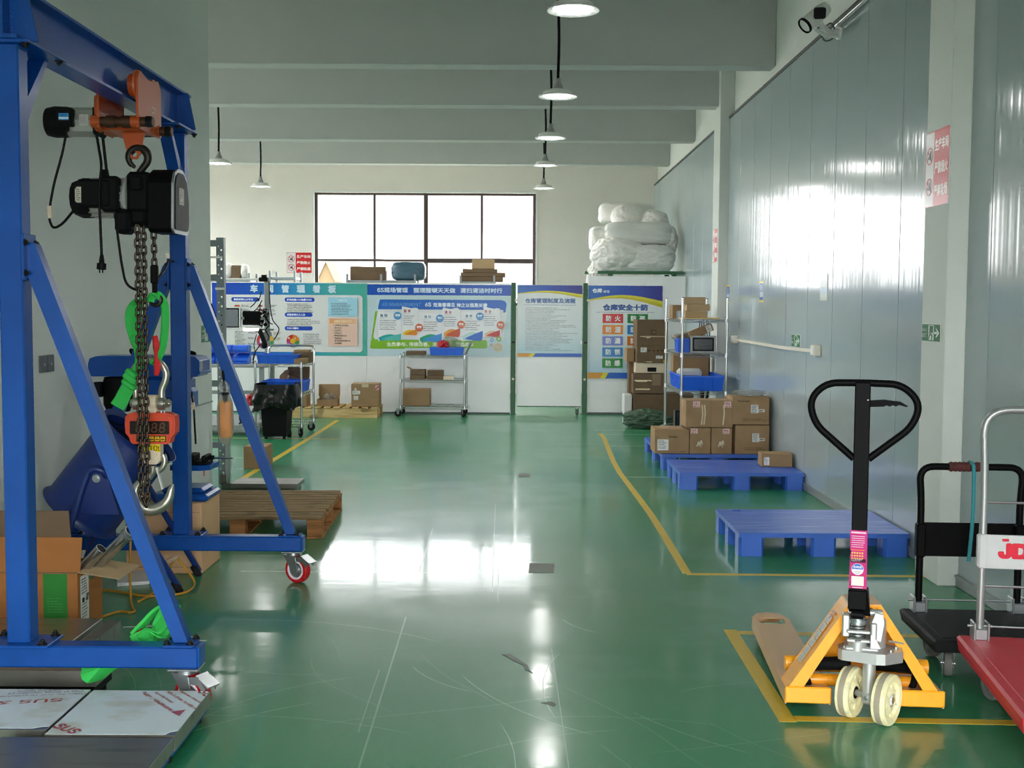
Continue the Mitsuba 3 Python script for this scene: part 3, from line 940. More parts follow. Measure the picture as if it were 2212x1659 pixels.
chain((-1.687, 5.235, 1.80), (-1.687, 5.235, .60))
chain((-1.661, 5.24, 1.80), (-1.659, 5.24, .57), 1)
chain((-1.687, 5.235, .60), (-1.668, 5.235, .548), 0)
chain((-1.659, 5.24, .57), (-1.664, 5.235, .545), 1)
chain((-1.634, 5.30, 1.78), (-1.636, 5.31, 1.625), 0)
add(h, 'hook_block', J(bx(-1.652, -1.62, 5.295, 5.325, 1.545, 1.63, .006), cyl((-1.636, 5.31, 1.50), (-1.636, 5.31, 1.55), .012, 10)), 'black_matt')
ang = np.radians(np.linspace(90, -190, 24))
add(h, 'load_hook', tube(np.c_[-1.636 + .024 * np.cos(ang), np.full(24, 5.315), 1.474 + .026 * np.sin(ang)], .010, 10, scale=np.interp(np.linspace(0, 1, 24), [0, .4, 1], [1, 1.3, .5])), 'hook_iron')


def cable(name, label, pts, r, m, n=8, ends=True, group=None):
    k = thing(name, label, 'cable', group)
    put(k, tube(spline(pts, n), r, 8), m)
    return k


pw = cable('power_cable', 'thin black cable looping from the upper trolley motor to the hoist motor', [(-1.993, 5.237, 2.222), (-2.012, 5.23, 2.12), (-2.052, 5.23, 1.98), (-2.075, 5.23, 1.86), (-2.072, 5.23, 1.815), (-2.055, 5.23, 1.79), (-2.02, 5.24, 1.81), (-1.985, 5.27, 1.865)], .0055, 'black_plastic')
add(pw, 'plug', J(cyl((-2.075, 5.23, 1.885), (-2.071, 5.23, 1.83), .011, 10)), 'cream')
c2 = cable('plug_cable', 'black cable with a round mains plug hanging in front of the wall from the trolley', [(-1.865, 5.24, 2.21), (-1.852, 5.235, 2.14), (-1.838, 5.222, 2.06), (-1.845, 5.21, 1.95), (-1.842, 5.21, 1.8), (-1.838, 5.21, 1.65)], .006, 'black_plastic')
add(c2, 'plug', J(cyl((-1.838, 5.21, 1.67), (-1.839, 5.21, 1.63), .008, 10, .013), cyl((-1.839, 5.21, 1.632), (-1.84, 5.208, 1.605), .020, 16), cyl((-1.845, 5.2, 1.61), (-1.845, 5.2, 1.59), .003, 6), cyl((-1.832, 5.2, 1.61), (-1.832, 5.2, 1.59), .003, 6)), 'black_plastic')
cable('control_cable', 'black cable running from the trolley down into the hoist control box', [(-1.846, 5.262, 2.215), (-1.838, 5.262, 2.14), (-1.829, 5.262, 2.045)], .0065, 'black_plastic')
cable('pendant_cable', 'thin black cable hanging from the hoist and bending towards the green sling', [(-1.808, 5.30, 1.862), (-1.795, 5.30, 1.75), (-1.778, 5.3, 1.62), (-1.755, 5.3, 1.54), (-1.69, 5.31, 1.505)], .0055, 'black_plastic')
cable('load_cable', 'black cable arcing from the load hook over to the rear crane post', [(-1.63, 5.32, 1.56), (-1.66, 5.55, 1.62), (-1.73, 5.85, 1.67), (-1.765, 6.045, 1.675)], .006, 'black_plastic')

# ---------------------------------------------------------------- sling, shackle and crane scale on the load hook
s = thing('lifting_sling', 'bright green webbing sling knotted over the load hook, its tail hanging to one side', 'lifting sling')
Y = 5.33
L = [(-1.64, Y - .03, 1.476), (-1.675, Y, 1.475), (-1.712, Y, 1.46), (-1.738, Y, 1.42), (-1.742, Y, 1.36), (-1.73, Y, 1.30), (-1.715, Y, 1.25), (-1.712, Y, 1.20), (-1.728, Y, 1.15), (-1.745, Y, 1.11), (-1.775, Y - .01, 1.06), (-1.80, Y - .015, 1.01), (-1.815, Y - .02, .985)]
p = spline(L, 6)
up = np.tile((.85, -.5, .0), (len(p), 1))
add(s, 'webbing', strap(p, .058, .011, np.c_[np.full(len(p), .8), np.full(len(p), .45), np.full(len(p), .35)], np.interp(np.linspace(0, 1, len(p)), [0, .15, .3, .5, .62, .74, .82, 1], [.9, 1.1, 1.2, .9, .75, .8, 1.05, 1.15])), 'green_webbing')
R_ = [(-1.655, Y - .03, 1.465), (-1.64, Y - .03, 1.495), (-1.615, Y - .02, 1.49), (-1.597, Y, 1.44), (-1.598, Y, 1.35), (-1.608, Y, 1.27), (-1.63, Y, 1.21), (-1.66, Y, 1.18)]
p = spline(R_, 6)
add(s, 'webbing', strap(p, .034, .012, (.7, .7, .2)), 'green_webbing')
for c, q in (((-1.728, Y - .012, 1.292), (.024, .022, .016)), ((-1.724, Y - .012, 1.268), (.025, .022, .013)), ((-1.752, Y - .015, 1.115), (.036, .026, .018)), ((-1.760, Y - .014, 1.088), (.036, .026, .014)), ((-1.748, Y - .012, 1.138), (.030, .024, .015))):
    add(s, 'knot', rot(lump(c, q, 3, 4, .08, 3, 3, False), 35, (0, 1, 0), c), 'green_webbing')
red = [(-1.636, Y - .03, 1.31), (-1.630, Y - .03, 1.27), (-1.632, Y - .03, 1.22), (-1.626, Y - .03, 1.17), (-1.632, Y - .03, 1.13)]
add(s, 'red_sleeve', strap(spline(red, 6), .022, .016, (.8, .6, 0), np.interp(np.linspace(0, 1, 25), [0, .3, .45, .55, .7, 1], [.9, 1.2, .6, .6, 1.3, .8])), 'red_paint')

k = thing('bow_shackle', 'large zinc bow shackle hanging from the red sleeve above the orange crane scale', 'shackle')
bow = spline([(-1.738, 5.35, 1.015), (-1.742, 5.35, 1.06), (-1.755, 5.35, 1.11), (-1.745, 5.35, 1.16), (-1.705, 5.35, 1.195), (-1.665, 5.35, 1.20), (-1.628, 5.35, 1.185), (-1.603, 5.35, 1.145), (-1.605, 5.35, 1.105), (-1.622, 5.35, 1.06), (-1.622, 5.35, 1.015)], 6)
add(k, 'bow', tube(bow, .0155, 14), 'hook_zinc')
for x in (-1.738, -1.622):
    add(k, 'eye', lathe([(.012, -.013), (.03, -.013), (.031, 0), (.03, .013), (.012, .013)], (x, 5.35, 1.0), (1, 0, 0), 24), 'hook_zinc')
pn = add(k, 'pin', cyl((-1.765, 5.35, 1.0), (-1.582, 5.35, 1.0), .012, 16), 'hook_zinc')
add(pn, 'nut', cyl((-1.603, 5.35, 1.0), (-1.588, 5.35, 1.0), .022, 6), 'hook_zinc')
add(pn, 'nut', cyl((-1.765, 5.35, 1.0), (-1.755, 5.35, 1.0), .02, 6), 'hook_zinc')

k = thing('crane_scale', 'orange digital crane scale marked 10t with a dull red display, hanging under the shackle', 'crane scale')
add(k, 'load_cell', J(bx(-1.706, -1.643, 5.325, 5.375, .955, 1.035, .008), cyl((-1.706, 5.35, 1.005), (-1.643, 5.35, 1.005), .034, 20)), 'cream')
cs = Polygon([(-.113, .055), (-.098, .068), (-.08, .072), (.08, .072), (.098, .064), (.113, .058), (.116, .02), (.113, -.02), (.095, -.04), (.088, -.068), (.075, -.072), (-.078, -.072), (-.09, -.064), (-.098, -.04), (-.113, -.022), (-.116, .02)])
cc = (-1.672, 5.40, .885)
ca = add(k, 'case', J(mv(prism(cs, .07, 'xz'), *cc), mv(prism(cs.buffer(-.008), .084, 'xz'), cc[0], cc[1] + .007, cc[2])), 'orange_case')
Yf = cc[1] - .0785
a = Art(.18, .12)
a.rect(0, .045, .18, .105, '#20140f', .006).rect(.03, .01, .165, .038, '#241a14', .003)
a.text('8888', .024, .052, .046, '#5a3d2e', 1, width=.136, slant=6, latin=True)
for i in range(3):
    a.rect(.088 + .026 * i, .013, .11 + .026 * i, .035, '#d8a629', .002).rect(.091 + .026 * i, .018, .107 + .026 * i, .023, '#4a3a14').rect(.096 + .026 * i, .029, .101 + .026 * i, .032, '#7a2a14')
a.put(ca, 'display', (cc[0] - .09, Yf, cc[2] - .07), (1, 0, 0), (0, 0, 1))
add(ca, 'top_screw', J(cyl((-1.63, 5.36, .955), (-1.63, 5.36, .965), .006, 8), cyl((-1.615, 5.36, .955), (-1.615, 5.36, .963), .006, 8)), 'zinc')
lb = add(k, 'lower_block', prism(Polygon([(-1.712, .735), (-1.69, .72), (-1.645, .72), (-1.625, .74), (-1.625, .815), (-1.712, .815)]), .05, 'xz', (0, 5.375, 0)), 'cream')
a = Art(.087, .036)
a.rect(0, 0, .087, .036, '#d6bc22').text('10t', .038, .006, .023, '#4a4010', 0, latin=True)
a.put(lb, 'rating_label', (-1.712, 5.3245, .778), (1, 0, 0), (0, 0, 1))
add(lb, 'pin_end', cyl((-1.662, 5.325, .765), (-1.662, 5.318, .765), .022, 20), 'cream')
add(k, 'swivel_ring', tube([(-1.655 + .042 * math.cos(t), 5.35, .735 + .048 * math.sin(t)) for t in np.linspace(.6, -2.4, 20)], .014, 12), 'hook_zinc')
HK = spline([(-1.668, 5.35, .66), (-1.672, 5.35, .625), (-1.70, 5.35, .595), (-1.738, 5.35, .565), (-1.748, 5.35, .52), (-1.725, 5.35, .475), (-1.68, 5.35, .455), (-1.63, 5.35, .47), (-1.598, 5.35, .505), (-1.586, 5.35, .545), (-1.575, 5.35, .575)], 7)
HK[:, 2] += .052
hk = add(k, 'hook', tube(HK, .02, 16, scale=np.interp(np.linspace(0, 1, len(HK)), [0, .12, .3, .55, .75, .92, 1], [.95, .8, 1.15, 1.55, 1.25, .75, .25])), 'hook_zinc')
a = Art(.11, .02)
a.text('10T 20CR CE', 0, .003, .012, '#e2ded2', 1, width=.1, latin=True)
add(k, 'latch', J(strap(spline([(-1.645, 5.335, .70), (-1.632, 5.335, .655), (-1.620, 5.335, .605)], 6), .022, .004, (0, 1, 0)), cyl((-1.645, 5.33, .70), (-1.645, 5.37, .70), .006, 8)), 'white_plastic')

# ---------------------------------------------------------------- drill press on its carton
k = thing('carton', 'tall plain brown carton under the blue drill press, behind the rear crane post', 'carton')
cb = put(k, bx(-2.10, -1.69, 6.25, 6.64, .002, .385, .003), 'ply_board')
add(k, 'seam', bx(-2.09, -1.70, 6.247, 6.251, .335, .338), 'card', False)
add(k, 'seam', bx(-2.09, -1.70, 6.247, 6.251, .035, .038), 'card', False)
d = thing('drill_press', 'blue bench drill press with a black motor, standing on the brown carton', 'drill press')
DY = 6.45
add(d, 'base', J(bx(-1.98, -1.67, DY - .15, DY + .14, .386, .425, .012), bx(-1.93, -1.70, DY - .12, DY + .10, .42, .455, .015)), 'crane_blue')
add(d, 'column', cyl((-1.87, DY + .05, .42), (-1.87, DY + .05, 1.05), .03, 20), 'chrome')
hd = Polygon([(-2.325, 1.062), (-1.735, 1.062), (-1.72, 1.08), (-1.72, 1.15), (-1.74, 1.17), (-1.80, 1.178), (-2.28, 1.172), (-2.315, 1.16), (-2.325, 1.13)]).buffer(-.01).buffer(.01)
hh = add(d, 'head_cover', prism(hd, .22, 'xz', (0, DY + .12, 0)), 'crane_blue')
add(hh, 'cover_lip', J(bx(-1.735, -1.715, DY - .105, DY + .125, 1.075, 1.09, .003)), 'crane_blue')
add(hh, 'lamp_window', bx(-1.728, -1.716, DY - .09, DY - .04, 1.092, 1.15, .003), 'zinc')
add(d, 'gear_head', J(bx(-2.02, -1.79, DY - .1, DY + .1, .93, 1.062, .02), bx(-1.86, -1.76, DY - .1, DY + .04, .88, 1.0, .02)), 'crane_blue')
mo = add(d, 'motor', lathe([(0, 0), (.07, .0), (.078, .02), (.078, .15), (.06, .19), (0, .195)], (-2.19, DY - .02, 1.055), (0, 0, -1), 24), 'black_matt')
add(mo, 'switch_box', bx(-2.30, -2.25, DY - .12, DY - .04, .95, 1.03, .006), 'black_plastic')
add(d, 'spindle', J(cyl((-1.80, DY - .06, .80), (-1.80, DY - .06, .93), .018, 14), cyl((-1.80, DY - .06, .74), (-1.80, DY - .06, .80), .013, 14, .02), cyl((-1.80, DY - .06, .68), (-1.80, DY - .06, .74), .004, 8)), 'zinc')
tb_ = add(d, 'table', prism(Polygon([(-1.88, DY - .12), (-1.72, DY - .13), (-1.668, DY - .09), (-1.662, DY + .08), (-1.88, DY + .1)]), .028, 'xy', (0, 0, .552)), 'crane_blue')
add(tb_, 'machine_vice', J(bx(-1.80, -1.685, DY - .1, DY + .04, .58, .60, .004), bx(-1.80, -1.755, DY - .1, DY + .03, .6, .635, .005), bx(-1.715, -1.69, DY - .1, DY + .03, .6, .63, .005), cyl((-1.70, DY - .04, .615), (-1.66, DY - .04, .615), .012, 12)), 'black_matt')
add(tb_, 'crank', J(cyl((-1.68, DY - .04, .612), (-1.555, DY - .04, .612), .0055, 8), cyl((-1.557, DY - .04, .617), (-1.552, DY - .05, .545), .004, 8)), 'chrome')
add(d, 'depth_rod', cyl((-1.70, DY - .1, .52), (-1.70, DY - .1, .555), .004, 8), 'orange_paint')
add(d, 'feed_knob', J(cyl((-1.76, DY - .11, .92), (-1.745, DY - .15, .9), .016, 10), bx(-1.80, -1.75, DY - .12, DY - .105, .93, .96, .004)), 'cream')
cable('mains_lead', 'black lead coiled over the top of the drill press head', [(-2.09, DY - .02, 1.15), (-2.10, DY - .08, 1.20), (-2.085, DY - .09, 1.205), (-2.07, DY - .11, 1.16), (-2.05, DY - .12, 1.10)], .006, 'black_plastic')
cable('mains_lead', 'black lead looped on top of the drill press behind the rear crane post', [(-1.84, DY - .05, 1.14), (-1.86, DY - .07, 1.185), (-1.83, DY - .05, 1.20), (-1.78, DY - .03, 1.196), (-1.76, DY - .03, 1.185), (-1.80, DY - .03, 1.186), (-1.835, DY - .06, 1.18), (-1.845, DY - .09, 1.13)], .006, 'black_plastic')
cable('drill_lead', 'black lead hanging from the drill press beside the crane scale', [(-1.76, DY - .12, .98), (-1.745, DY - .13, .9), (-1.74, DY - .13, .8), (-1.735, DY - .13, .7)], .005, 'black_plastic')
k = thing('plank', 'loose grey plank lying under the fan stand', 'plank')
put(k, rot(bx(-2.13, -1.97, 5.98, 6.42, .0, .02, .002), 20, o=(-2.0, 6.2, 0)), 'white_plastic')

# ---------------------------------------------------------------- drum fan
f = thing('drum_fan', 'dark blue industrial drum fan tilted on its tube stand, paint worn at the rim', 'drum fan')
axis = np.array((.62, .0, .785))
c0 = np.array((-2.10, 5.62, .455))
fr, fl_ = .185, .455
prof = [(fr + .018, -.014), (fr + .006, .0), (fr, .02), (fr, fl_ - .02), (fr + .006, fl_), (fr + .018, fl_ + .014), (fr + .014, fl_ + .014), (fr - .004, fl_ - .005), (fr - .004, .005), (fr + .014, -.014), (fr + .018, -.014)]
dr_ = add(f, 'drum', lathe(prof, c0, axis, 56), 'fan_blue' if 'fan_blue' in scene else mat('fan_blue', '#122a66', .38, coat=.2))
mt = mat('worn_rim', '#5c5a66', .7)
M = frame(axis)
for e_ in (.03, fl_ - .03):
    ringc = c0 + axis * e_
    for rr in (.05, .10, .15):
        add(f, 'guard_ring', tube([ringc + M[:3, 0] * rr * math.cos(t) + M[:3, 1] * rr * math.sin(t) for t in np.linspace(0, 2 * np.pi, 25)[:-1]], .0025, 6, True), 'black_matt')
    for i in range(8):
        t = i * math.pi / 4
        dd = M[:3, 0] * math.cos(t) + M[:3, 1] * math.sin(t)
        add(f, 'guard_spoke', cyl(ringc + dd * .03, ringc + dd * fr, .0025, 6), 'black_matt')
add(f, 'fan_motor', lathe([(0, 0), (.06, 0), (.06, .16), (0, .16)], c0 + axis * .1, axis, 20), 'black_matt')
pv = c0 + axis * .235 + np.array((0, -fr - .005, 0))
pv = np.array((c0[0] + axis[0] * .235, c0[1] - fr - .004, c0[2] + axis[2] * .235))
cl = add(f, 'clamp_plate', prism(Point(pv[0], pv[2]).buffer(.052).union(Polygon([(pv[0] - .08, pv[2] - .17), (pv[0] + .10, pv[2] - .17), (pv[0] + .03, pv[2])])).convex_hull, .006, 'xz', (0, pv[1], 0)), 'fan_blue')
add(cl, 'pivot_bolt', J(cyl((pv[0], pv[1] - .008, pv[2]), (pv[0], pv[1] - .013, pv[2]), .019, 18), cyl((pv[0], pv[1] - .013, pv[2]), (pv[0], pv[1] - .022, pv[2]), .011, 6)), 'zinc')
for y in (pv[1] - .02, c0[1] + fr + .02):
    add(f, 'stand_leg', tube(bend([(-2.20, y - .02, .02), (-2.02, y, pv[2] - .05), (pv[0] - .03, y, pv[2] + .045), (pv[0] + .03, y, pv[2] + .045), (-1.70, y + .40 if y > 5.6 else y + .44, .025)], .05, 7), .0155, 12), 'fan_blue')
add(f, 'foot_cap', cyl((-1.718, pv[1] + .40, .055), (-1.694, pv[1] + .42, .0), .019, 12), 'rubber')
add(f, 'foot_cap', cyl((-1.718, 6.19, .055), (-1.698, 6.215, .0), .019, 12), 'rubber')
add(f, 'cross_bar', J(cyl((-1.80, 5.70, .135), (-1.738, 5.93, .16), .014, 10)), 'clear_tape')
cable('extension_lead', 'yellow extension lead trailing in loops over the green floor by the fan', [(-2.2, 5.86, .008), (-2.02, 5.83, .008), (-1.86, 5.74, .008), (-1.76, 5.735, .008), (-1.655, 5.80, .01), (-1.64, 5.92, .03), (-1.70, 5.96, .1), (-1.745, 5.94, .16), (-1.755, 5.9, .12), (-1.80, 5.8, .02), (-1.83, 5.62, .008)], .0062, 'cable_yellow', 7)
cable('extension_lead', 'yellow lead running from the fan down to the floor behind the near brace', [(-1.905, 5.75, .36), (-1.90, 5.72, .25), (-1.89, 5.68, .12), (-1.868, 5.62, .02), (-1.82, 5.50, .008), (-1.79, 5.44, .008), (-1.80, 5.40, .012), (-1.83, 5.42, .01), (-1.87, 5.42, .008), (-1.93, 5.28, .008), (-2.0, 5.16, .008), (-2.1, 5.08, .008)], .0062, 'cable_yellow', 7)

# ---------------------------------------------------------------- opened carton with two steel tubes
k = thing('carton', 'opened brown carton with a green printed panel and raised flaps, beside the near crane post', 'carton')
with at(-1.90, 5.02, 0, 0):
    w, dp, ht = .44, .30, .285
    body = J(bx(-w, 0, 0, .005, .002, ht), bx(-w, 0, dp - .005, dp, .002, ht), bx(-.005, 0, 0, dp, .002, ht), bx(-w, -w + .005, 0, dp, .002, ht), bx(-w, 0, 0, dp, .002, .008))
    add(k, 'carton_body', body, 'card_orange', False)
    add(k, 'crease', bx(-w, 0, -.001, .003, ht - .003, ht + .003), 'card_dark', False)
    add(k, 'flap', mv(rot(bx(-w, .012, 0, .004, 0, .15), -12, (1, 0, 0)), 0, .0, ht + .003), 'card_orange', False)
    add(k, 'flap', mv(rot(bx(-w, -.04, 0, .004, 0, .13), 10, (1, 0, 0)), 0, .04, ht + .14), 'card_dark', False)
    add(k, 'flap', mv(rot(bx(0, .185, .0, dp - .02, 0, .004), 9, (0, 1, 0)), 0, 0, ht), 'card_pale', False)
    a = Art(w, ht)
    a.rect(.29, .0, .395, ht - .005, '#2f7a35').lines(.305, .17, .38, 6, .012, .004, '#4f9150', 5)
    a.poly(Point(.31, .02).buffer(.02), '#a26c3c').poly(Point(.335, .01).buffer(.025), '#a26c3c').poly(Point(.37, .03).buffer(.018), '#a26c3c')
    a.put(k, 'printed_panel', (-w, -.0006, 0), (1, 0, 0), (0, 0, 1), 'print_matt')
    a = Art(.10, .22)
    a.rect(0, 0, .10, .22, '#d9d9d2').lines(.01, .2, .09, 6, .012, .006, '#333333', 6).rect(.02, .1, .045, .12, '#222222').lines(.01, .09, .09, 5, .014, .005, '#555555', 16)
    for i in range(14):
        a.rect(.06, .10 + i * .0025, .09, .10 + i * .0025 + (.0012 if i % 3 else .002), '#333333')
    a.put(k, 'shipping_label', (.0006, .03, .04), (0, 1, 0), (0, 0, 1), 'print_matt')
    a = Art(w, .2)
    a.rect(0, .19, w, .197, '#8a6a45')
    for i in range(6):
        a.poly(Point(.04 + i * .075, .178).buffer(.007), '#6f6a30')
tub = 'stainless steel tube standing in the opened carton'
for i, (p0, p1, lab) in enumerate((((-1.965, 5.20, .19), (-1.70, 5.12, .448), 'longer polished steel tube leaning out of the opened carton, clamp on its end'), ((-1.99, 5.13, .20), (-1.818, 5.09, .378), 'shorter polished steel tube with an open end leaning out of the opened carton'))):
    t = thing('steel_tube', lab, 'tube')
    dv = np.array(p1) - np.array(p0)
    ln = np.linalg.norm(dv)
    add(t, 'pipe', lathe([(.021, 0), (.026, 0), (.026, ln), (.0225, ln), (.0215, 0)], p0, dv, 24), 'chrome')
    if i == 0:
        add(t, 'clamp', lathe([(.026, ln - .03), (.031, ln - .03), (.031, ln - .018), (.027, ln - .016), (.027, ln - .008), (.031, ln - .006), (.031, ln + .004), (.024, ln + .004)], p0, dv, 24), 'zinc')

# ---------------------------------------------------------------- floor scales of stainless steel
def bench_scale(label, x0, x1, y0, y1, z, th, m='steel', base=True, deg=0, blue=False, film=None):
    t = thing('bench_scale', label, 'bench scale')
    with at((x0 + x1) / 2, (y0 + y1) / 2, 0, deg):
        w, d = (x1 - x0) / 2, (y1 - y0) / 2
        pan = add(t, 'platform', J(bx(-w, w, -d, d, z - .004, z, .0015), bx(-w, -w + .003, -d, d, z - th, z - .002), bx(w - .003, w, -d, d, z - th, z - .002), bx(-w, w, -d, -d + .003, z - th, z - .002), bx(-w, w, d - .003, d, z - th, z - .002)), m, False)
        e = .02
        add(t, 'base_frame', J(bx(-w + e, w - e, -d + .01, -d + .05, .028, z - .02, .003), bx(-w + e, w - e, d - .05, d - .01, .028, z - .02, .003), bx(-w + .01, -w + .05, -d + .01, d - .01, .028, z - .02, .003), bx(w - .05, w - .01, -d + .01, d - .01, .028, z - .02, .003)), 'crane_blue' if blue else 'black_paint', False)
        for sx in (-1, 1):
            for sy in (-1, 1):
                add(t, 'levelling_foot', cyl((sx * (w - .04), sy * (d - .04), 0), (sx * (w - .04), sy * (d - .04), .03), .018, 12), 'rubber')
        if film:
            film(t, w, d, z)
    return t


def film_a(t, w, d, z):
    fm = add(t, 'protective_film', prism(Polygon([(-w + .002, -d + .004), (-w + .04, -d + .001), (w - .03, -d + .006), (w - .022, -d + .03), (w - .002, -d + .04), (w - .001, d - .004), (-w + .002, d - .002)]), .0008, 'xy', (0, 0, z)), 'film_steel', False)
    a = Art(2 * w, 2 * d)
    red = '#9a3a35'
    a.text('SUS 304', w * 2 - .045, d * 2 - .012, .042, red, 1, deg=-52, latin=True)
    for i, (s, dx) in enumerate((('Please tear down the protective', 0), ('film in three months of', 0), ('leave the factory', 0))):
        a.text(s, w * 2 - .115 - i * .038, d * 2 - .005 - i * .012, .017, '#a2605a', 0, deg=-50, latin=True)
    a.text('产品出厂三个月内请撕掉保护膜', w * 2 - .235, d * 2 - .03, .016, '#a2605a', 0, deg=-50)
    a.poly(Polygon([(w * 2 - .075, .21), (w * 2 - .03, .23), (w * 2 - .035, .17)]), '#a34a46')
    a.text('SUS', .0, .06, .042, red, 1, deg=-35, latin=True)
    a.put(fm, 'film_print', (-w, -d, z + .0009), (1, 0, 0), (0, 1, 0), split=.06)


def film_b(t, w, d, z):
    fm = add(t, 'protective_film', prism(Polygon([(-w + .002, -d + .012), (w - .05, -d + .012), (w - .02, -d + .03), (w - .002, -d + .03), (w - .001, d - .002), (-w + .002, d - .002)]), .0008, 'xy', (0, 0, z)), 'film_steel', False)
    a = Art(2 * w, 2 * d)
    red = '#9a3a35'
    a.text('SUS 304', 2 * w - .06, 2 * d - .095, .034, red, 1, width=.30, deg=190, latin=True)
    a.text('Please tear down the protective', 2 * w - .005, 2 * d - .035, .018, '#70605c', 0, deg=188, latin=True)
    a.text('film in three months of', 2 * w - .02, 2 * d - .012, .018, '#70605c', 0, deg=188, latin=True)
    a.text('leave the factory', 2 * w - .10, 2 * d - .0, .018, '#70605c', 0, deg=188, latin=True)
    a.put(fm, 'film_print', (-w, -d, z + .0009), (1, 0, 0), (0, 1, 0), split=.06)


bench_scale('stainless bench scale with printed protective film and blue base, in the near left corner', -1.473, -1.062, 3.59, 4.02, .10, .05, film=film_a, blue=True)
bench_scale('film-covered stainless bench scale cut by the left edge of the picture, beside the printed one', -1.93, -1.482, 3.63, 4.025, .10, .05, film=film_b)
bench_scale('bare stainless bench scale nearest the camera, cut by the bottom edge of the picture', -1.60, -1.062, 3.02, 3.575, .098, .045, blue=True)
bench_scale('brushed stainless bench scale behind the near post, front one of the pair', -2.20, -1.715, 4.38, 4.80, .145, .055)
bench_scale('brushed stainless bench scale behind the near post, rear and further right of the pair', -2.02, -1.69, 4.45, 4.88, .118, .05) if False else None
bench_scale('low dark stainless scale lying under the near base beam', -2.10, -1.515, 4.16, 4.37, .125, .06)
k = thing('steel_cover', 'folded stainless cover lying right behind the near base beam beside the scales', 'steel cover')
put(k, J(bx(-1.705, -1.645, 4.40, 4.82, .128, .132), bx(-1.648, -1.645, 4.40, 4.82, .06, .132), bx(-1.705, -1.645, 4.398, 4.402, .0, .132), bx(-1.70, -1.66, 4.42, 4.8, 0, .06)), 'steel', False)

# green sling lying over the near base beam
k = thing('lifting_sling', 'green webbing sling draped behind the foot of the near brace', 'lifting sling')
p = spline([(-1.240, 4.26, .32), (-1.300, 4.22, .35), (-1.350, 4.20, .30), (-1.370, 4.20, .24), (-1.400, 4.20, .18), (-1.440, 4.17, .13), (-1.480, 4.14, .145)], 6)
add(k, 'webbing', strap(spline([(-1.300, 4.32, .335), (-1.335, 4.28, .31), (-1.370, 4.25, .27), (-1.400, 4.22, .235)], 6), .05, .012, (.4, .9, .2)), 'green_webbing')
add(k, 'webbing', strap(spline([(-1.270, 4.27, .34), (-1.280, 4.24, .30), (-1.300, 4.215, .25), (-1.350, 4.20, .22), (-1.420, 4.19, .17), (-1.460, 4.15, .13), (-1.500, 4.10, .135), (-1.510, 4.12, .16)], 6), .085, .012, (.75, .1, .55)), 'green_webbing')
add(k, 'webbing', strap(spline([(-1.265, 4.235, .315), (-1.290, 4.215, .28), (-1.330, 4.205, .245), (-1.390, 4.20, .215)], 6), .06, .012, (.7, .1, .6)), 'green_webbing')
add(k, 'red_sleeve', strap(spline([(-1.375, 4.25, .275), (-1.385, 4.23, .25), (-1.400, 4.22, .235)], 6), .02, .012, (.4, .9, .2)), 'red_paint')
cable('string', 'thin pale string stretched across the floor behind the near brace', [(-1.64, 4.83, .10), (-1.50, 4.78, .12), (-1.42, 4.7, .15), (-1.36, 4.62, .16), (-1.25, 4.52, .14), (-1.2, 4.5, .14)], .0014, 'white_plastic')

# ---------------------------------------------------------------- fixed to the left wall
k = thing('wall_switch', 'pair of dark grey switch plates on the left wall above the drum fan', 'wall switch')
for y in (5.925, 6.013):
    pl = add(k, 'switch_plate', bx(XL, XL + .012, y, y + .086, 1.103, 1.19, .003), mat('switch_grey', '#55585a', .45) if 'switch_grey' not in scene else 'switch_grey')
    add(pl, 'rocker', bx(XL + .011, XL + .015, y + .035, y + .05, 1.135, 1.15, .002), 'grey_plastic')


def exit_sign(key, o, u, w, h, arrow=True, chinese='安全出口'):
    a = Art(w, h)
    a.rect(0, 0, w, h, '#cfd8c8').rect(w * .01, h * .02, w * .99, h * .98, '#2c6a42')
    a.rect(w * .36, h * .08, w * .66, h * .94, '#d5ded0').rect(w * .42, h * .55, w * .62, h * .9, '#2c6a42')
    a.poly(Point(w * .55, h * .76).buffer(w * .03), '#1f5a35').poly(LineString([(w * .53, h * .68), (w * .5, h * .45), (w * .58, h * .3), (w * .55, h * .12)]).buffer(w * .018), '#1f5a35')
    a.poly(LineString([(w * .5, h * .45), (w * .43, h * .3), (w * .38, h * .14)]).buffer(w * .016), '#1f5a35').poly(LineString([(w * .42, h * .48), (w * .5, h * .62), (w * .58, h * .52), (w * .62, h * .58)]).buffer(w * .014), '#1f5a35')
    if arrow:
        a.rect(w * .70, h * .44, w * .85, h * .56, '#e2e8dc').poly([(w * .83, h * .25), (w * .97, h * .5), (w * .83, h * .75), (w * .77, h * .75), (w * .88, h * .5), (w * .77, h * .25)], '#e2e8dc')
    a.text(chinese, w * .04, h * .58, h * .16, '#d5ded0', 0, width=w * .28).text('EXIT', w * .05, h * .25, h * .2, '#d5ded0', 1, width=w * .26, latin=True)
    return a.put(key, 'sign_print', o, u, (0, 0, 1), 'print')


k = thing('exit_sign', 'green EXIT sign with a running man on the left wall, half hidden by the brace', 'exit sign')
add(k, 'sign_plate', bx(XL, XL + .003, 8.98, 9.28, 1.165, 1.305), 'white_plastic', False)
exit_sign(k, (XL + .0034, 8.98, 1.167), (0, 1, 0), .30, .136)
k = solo('conduit', bx(XL, XL + .01, 8.75, 9.3, .69, .70, .002), 'grey_plastic', 'thin grey conduit along the left wall just before its corner', 'conduit')
k = solo('paper_note', bx(XL, XL + .002, 8.10, 8.24, 1.70, 1.81), 'cream', 'small cream paper note on the left wall beside the rear crane post', 'note', smooth=False)

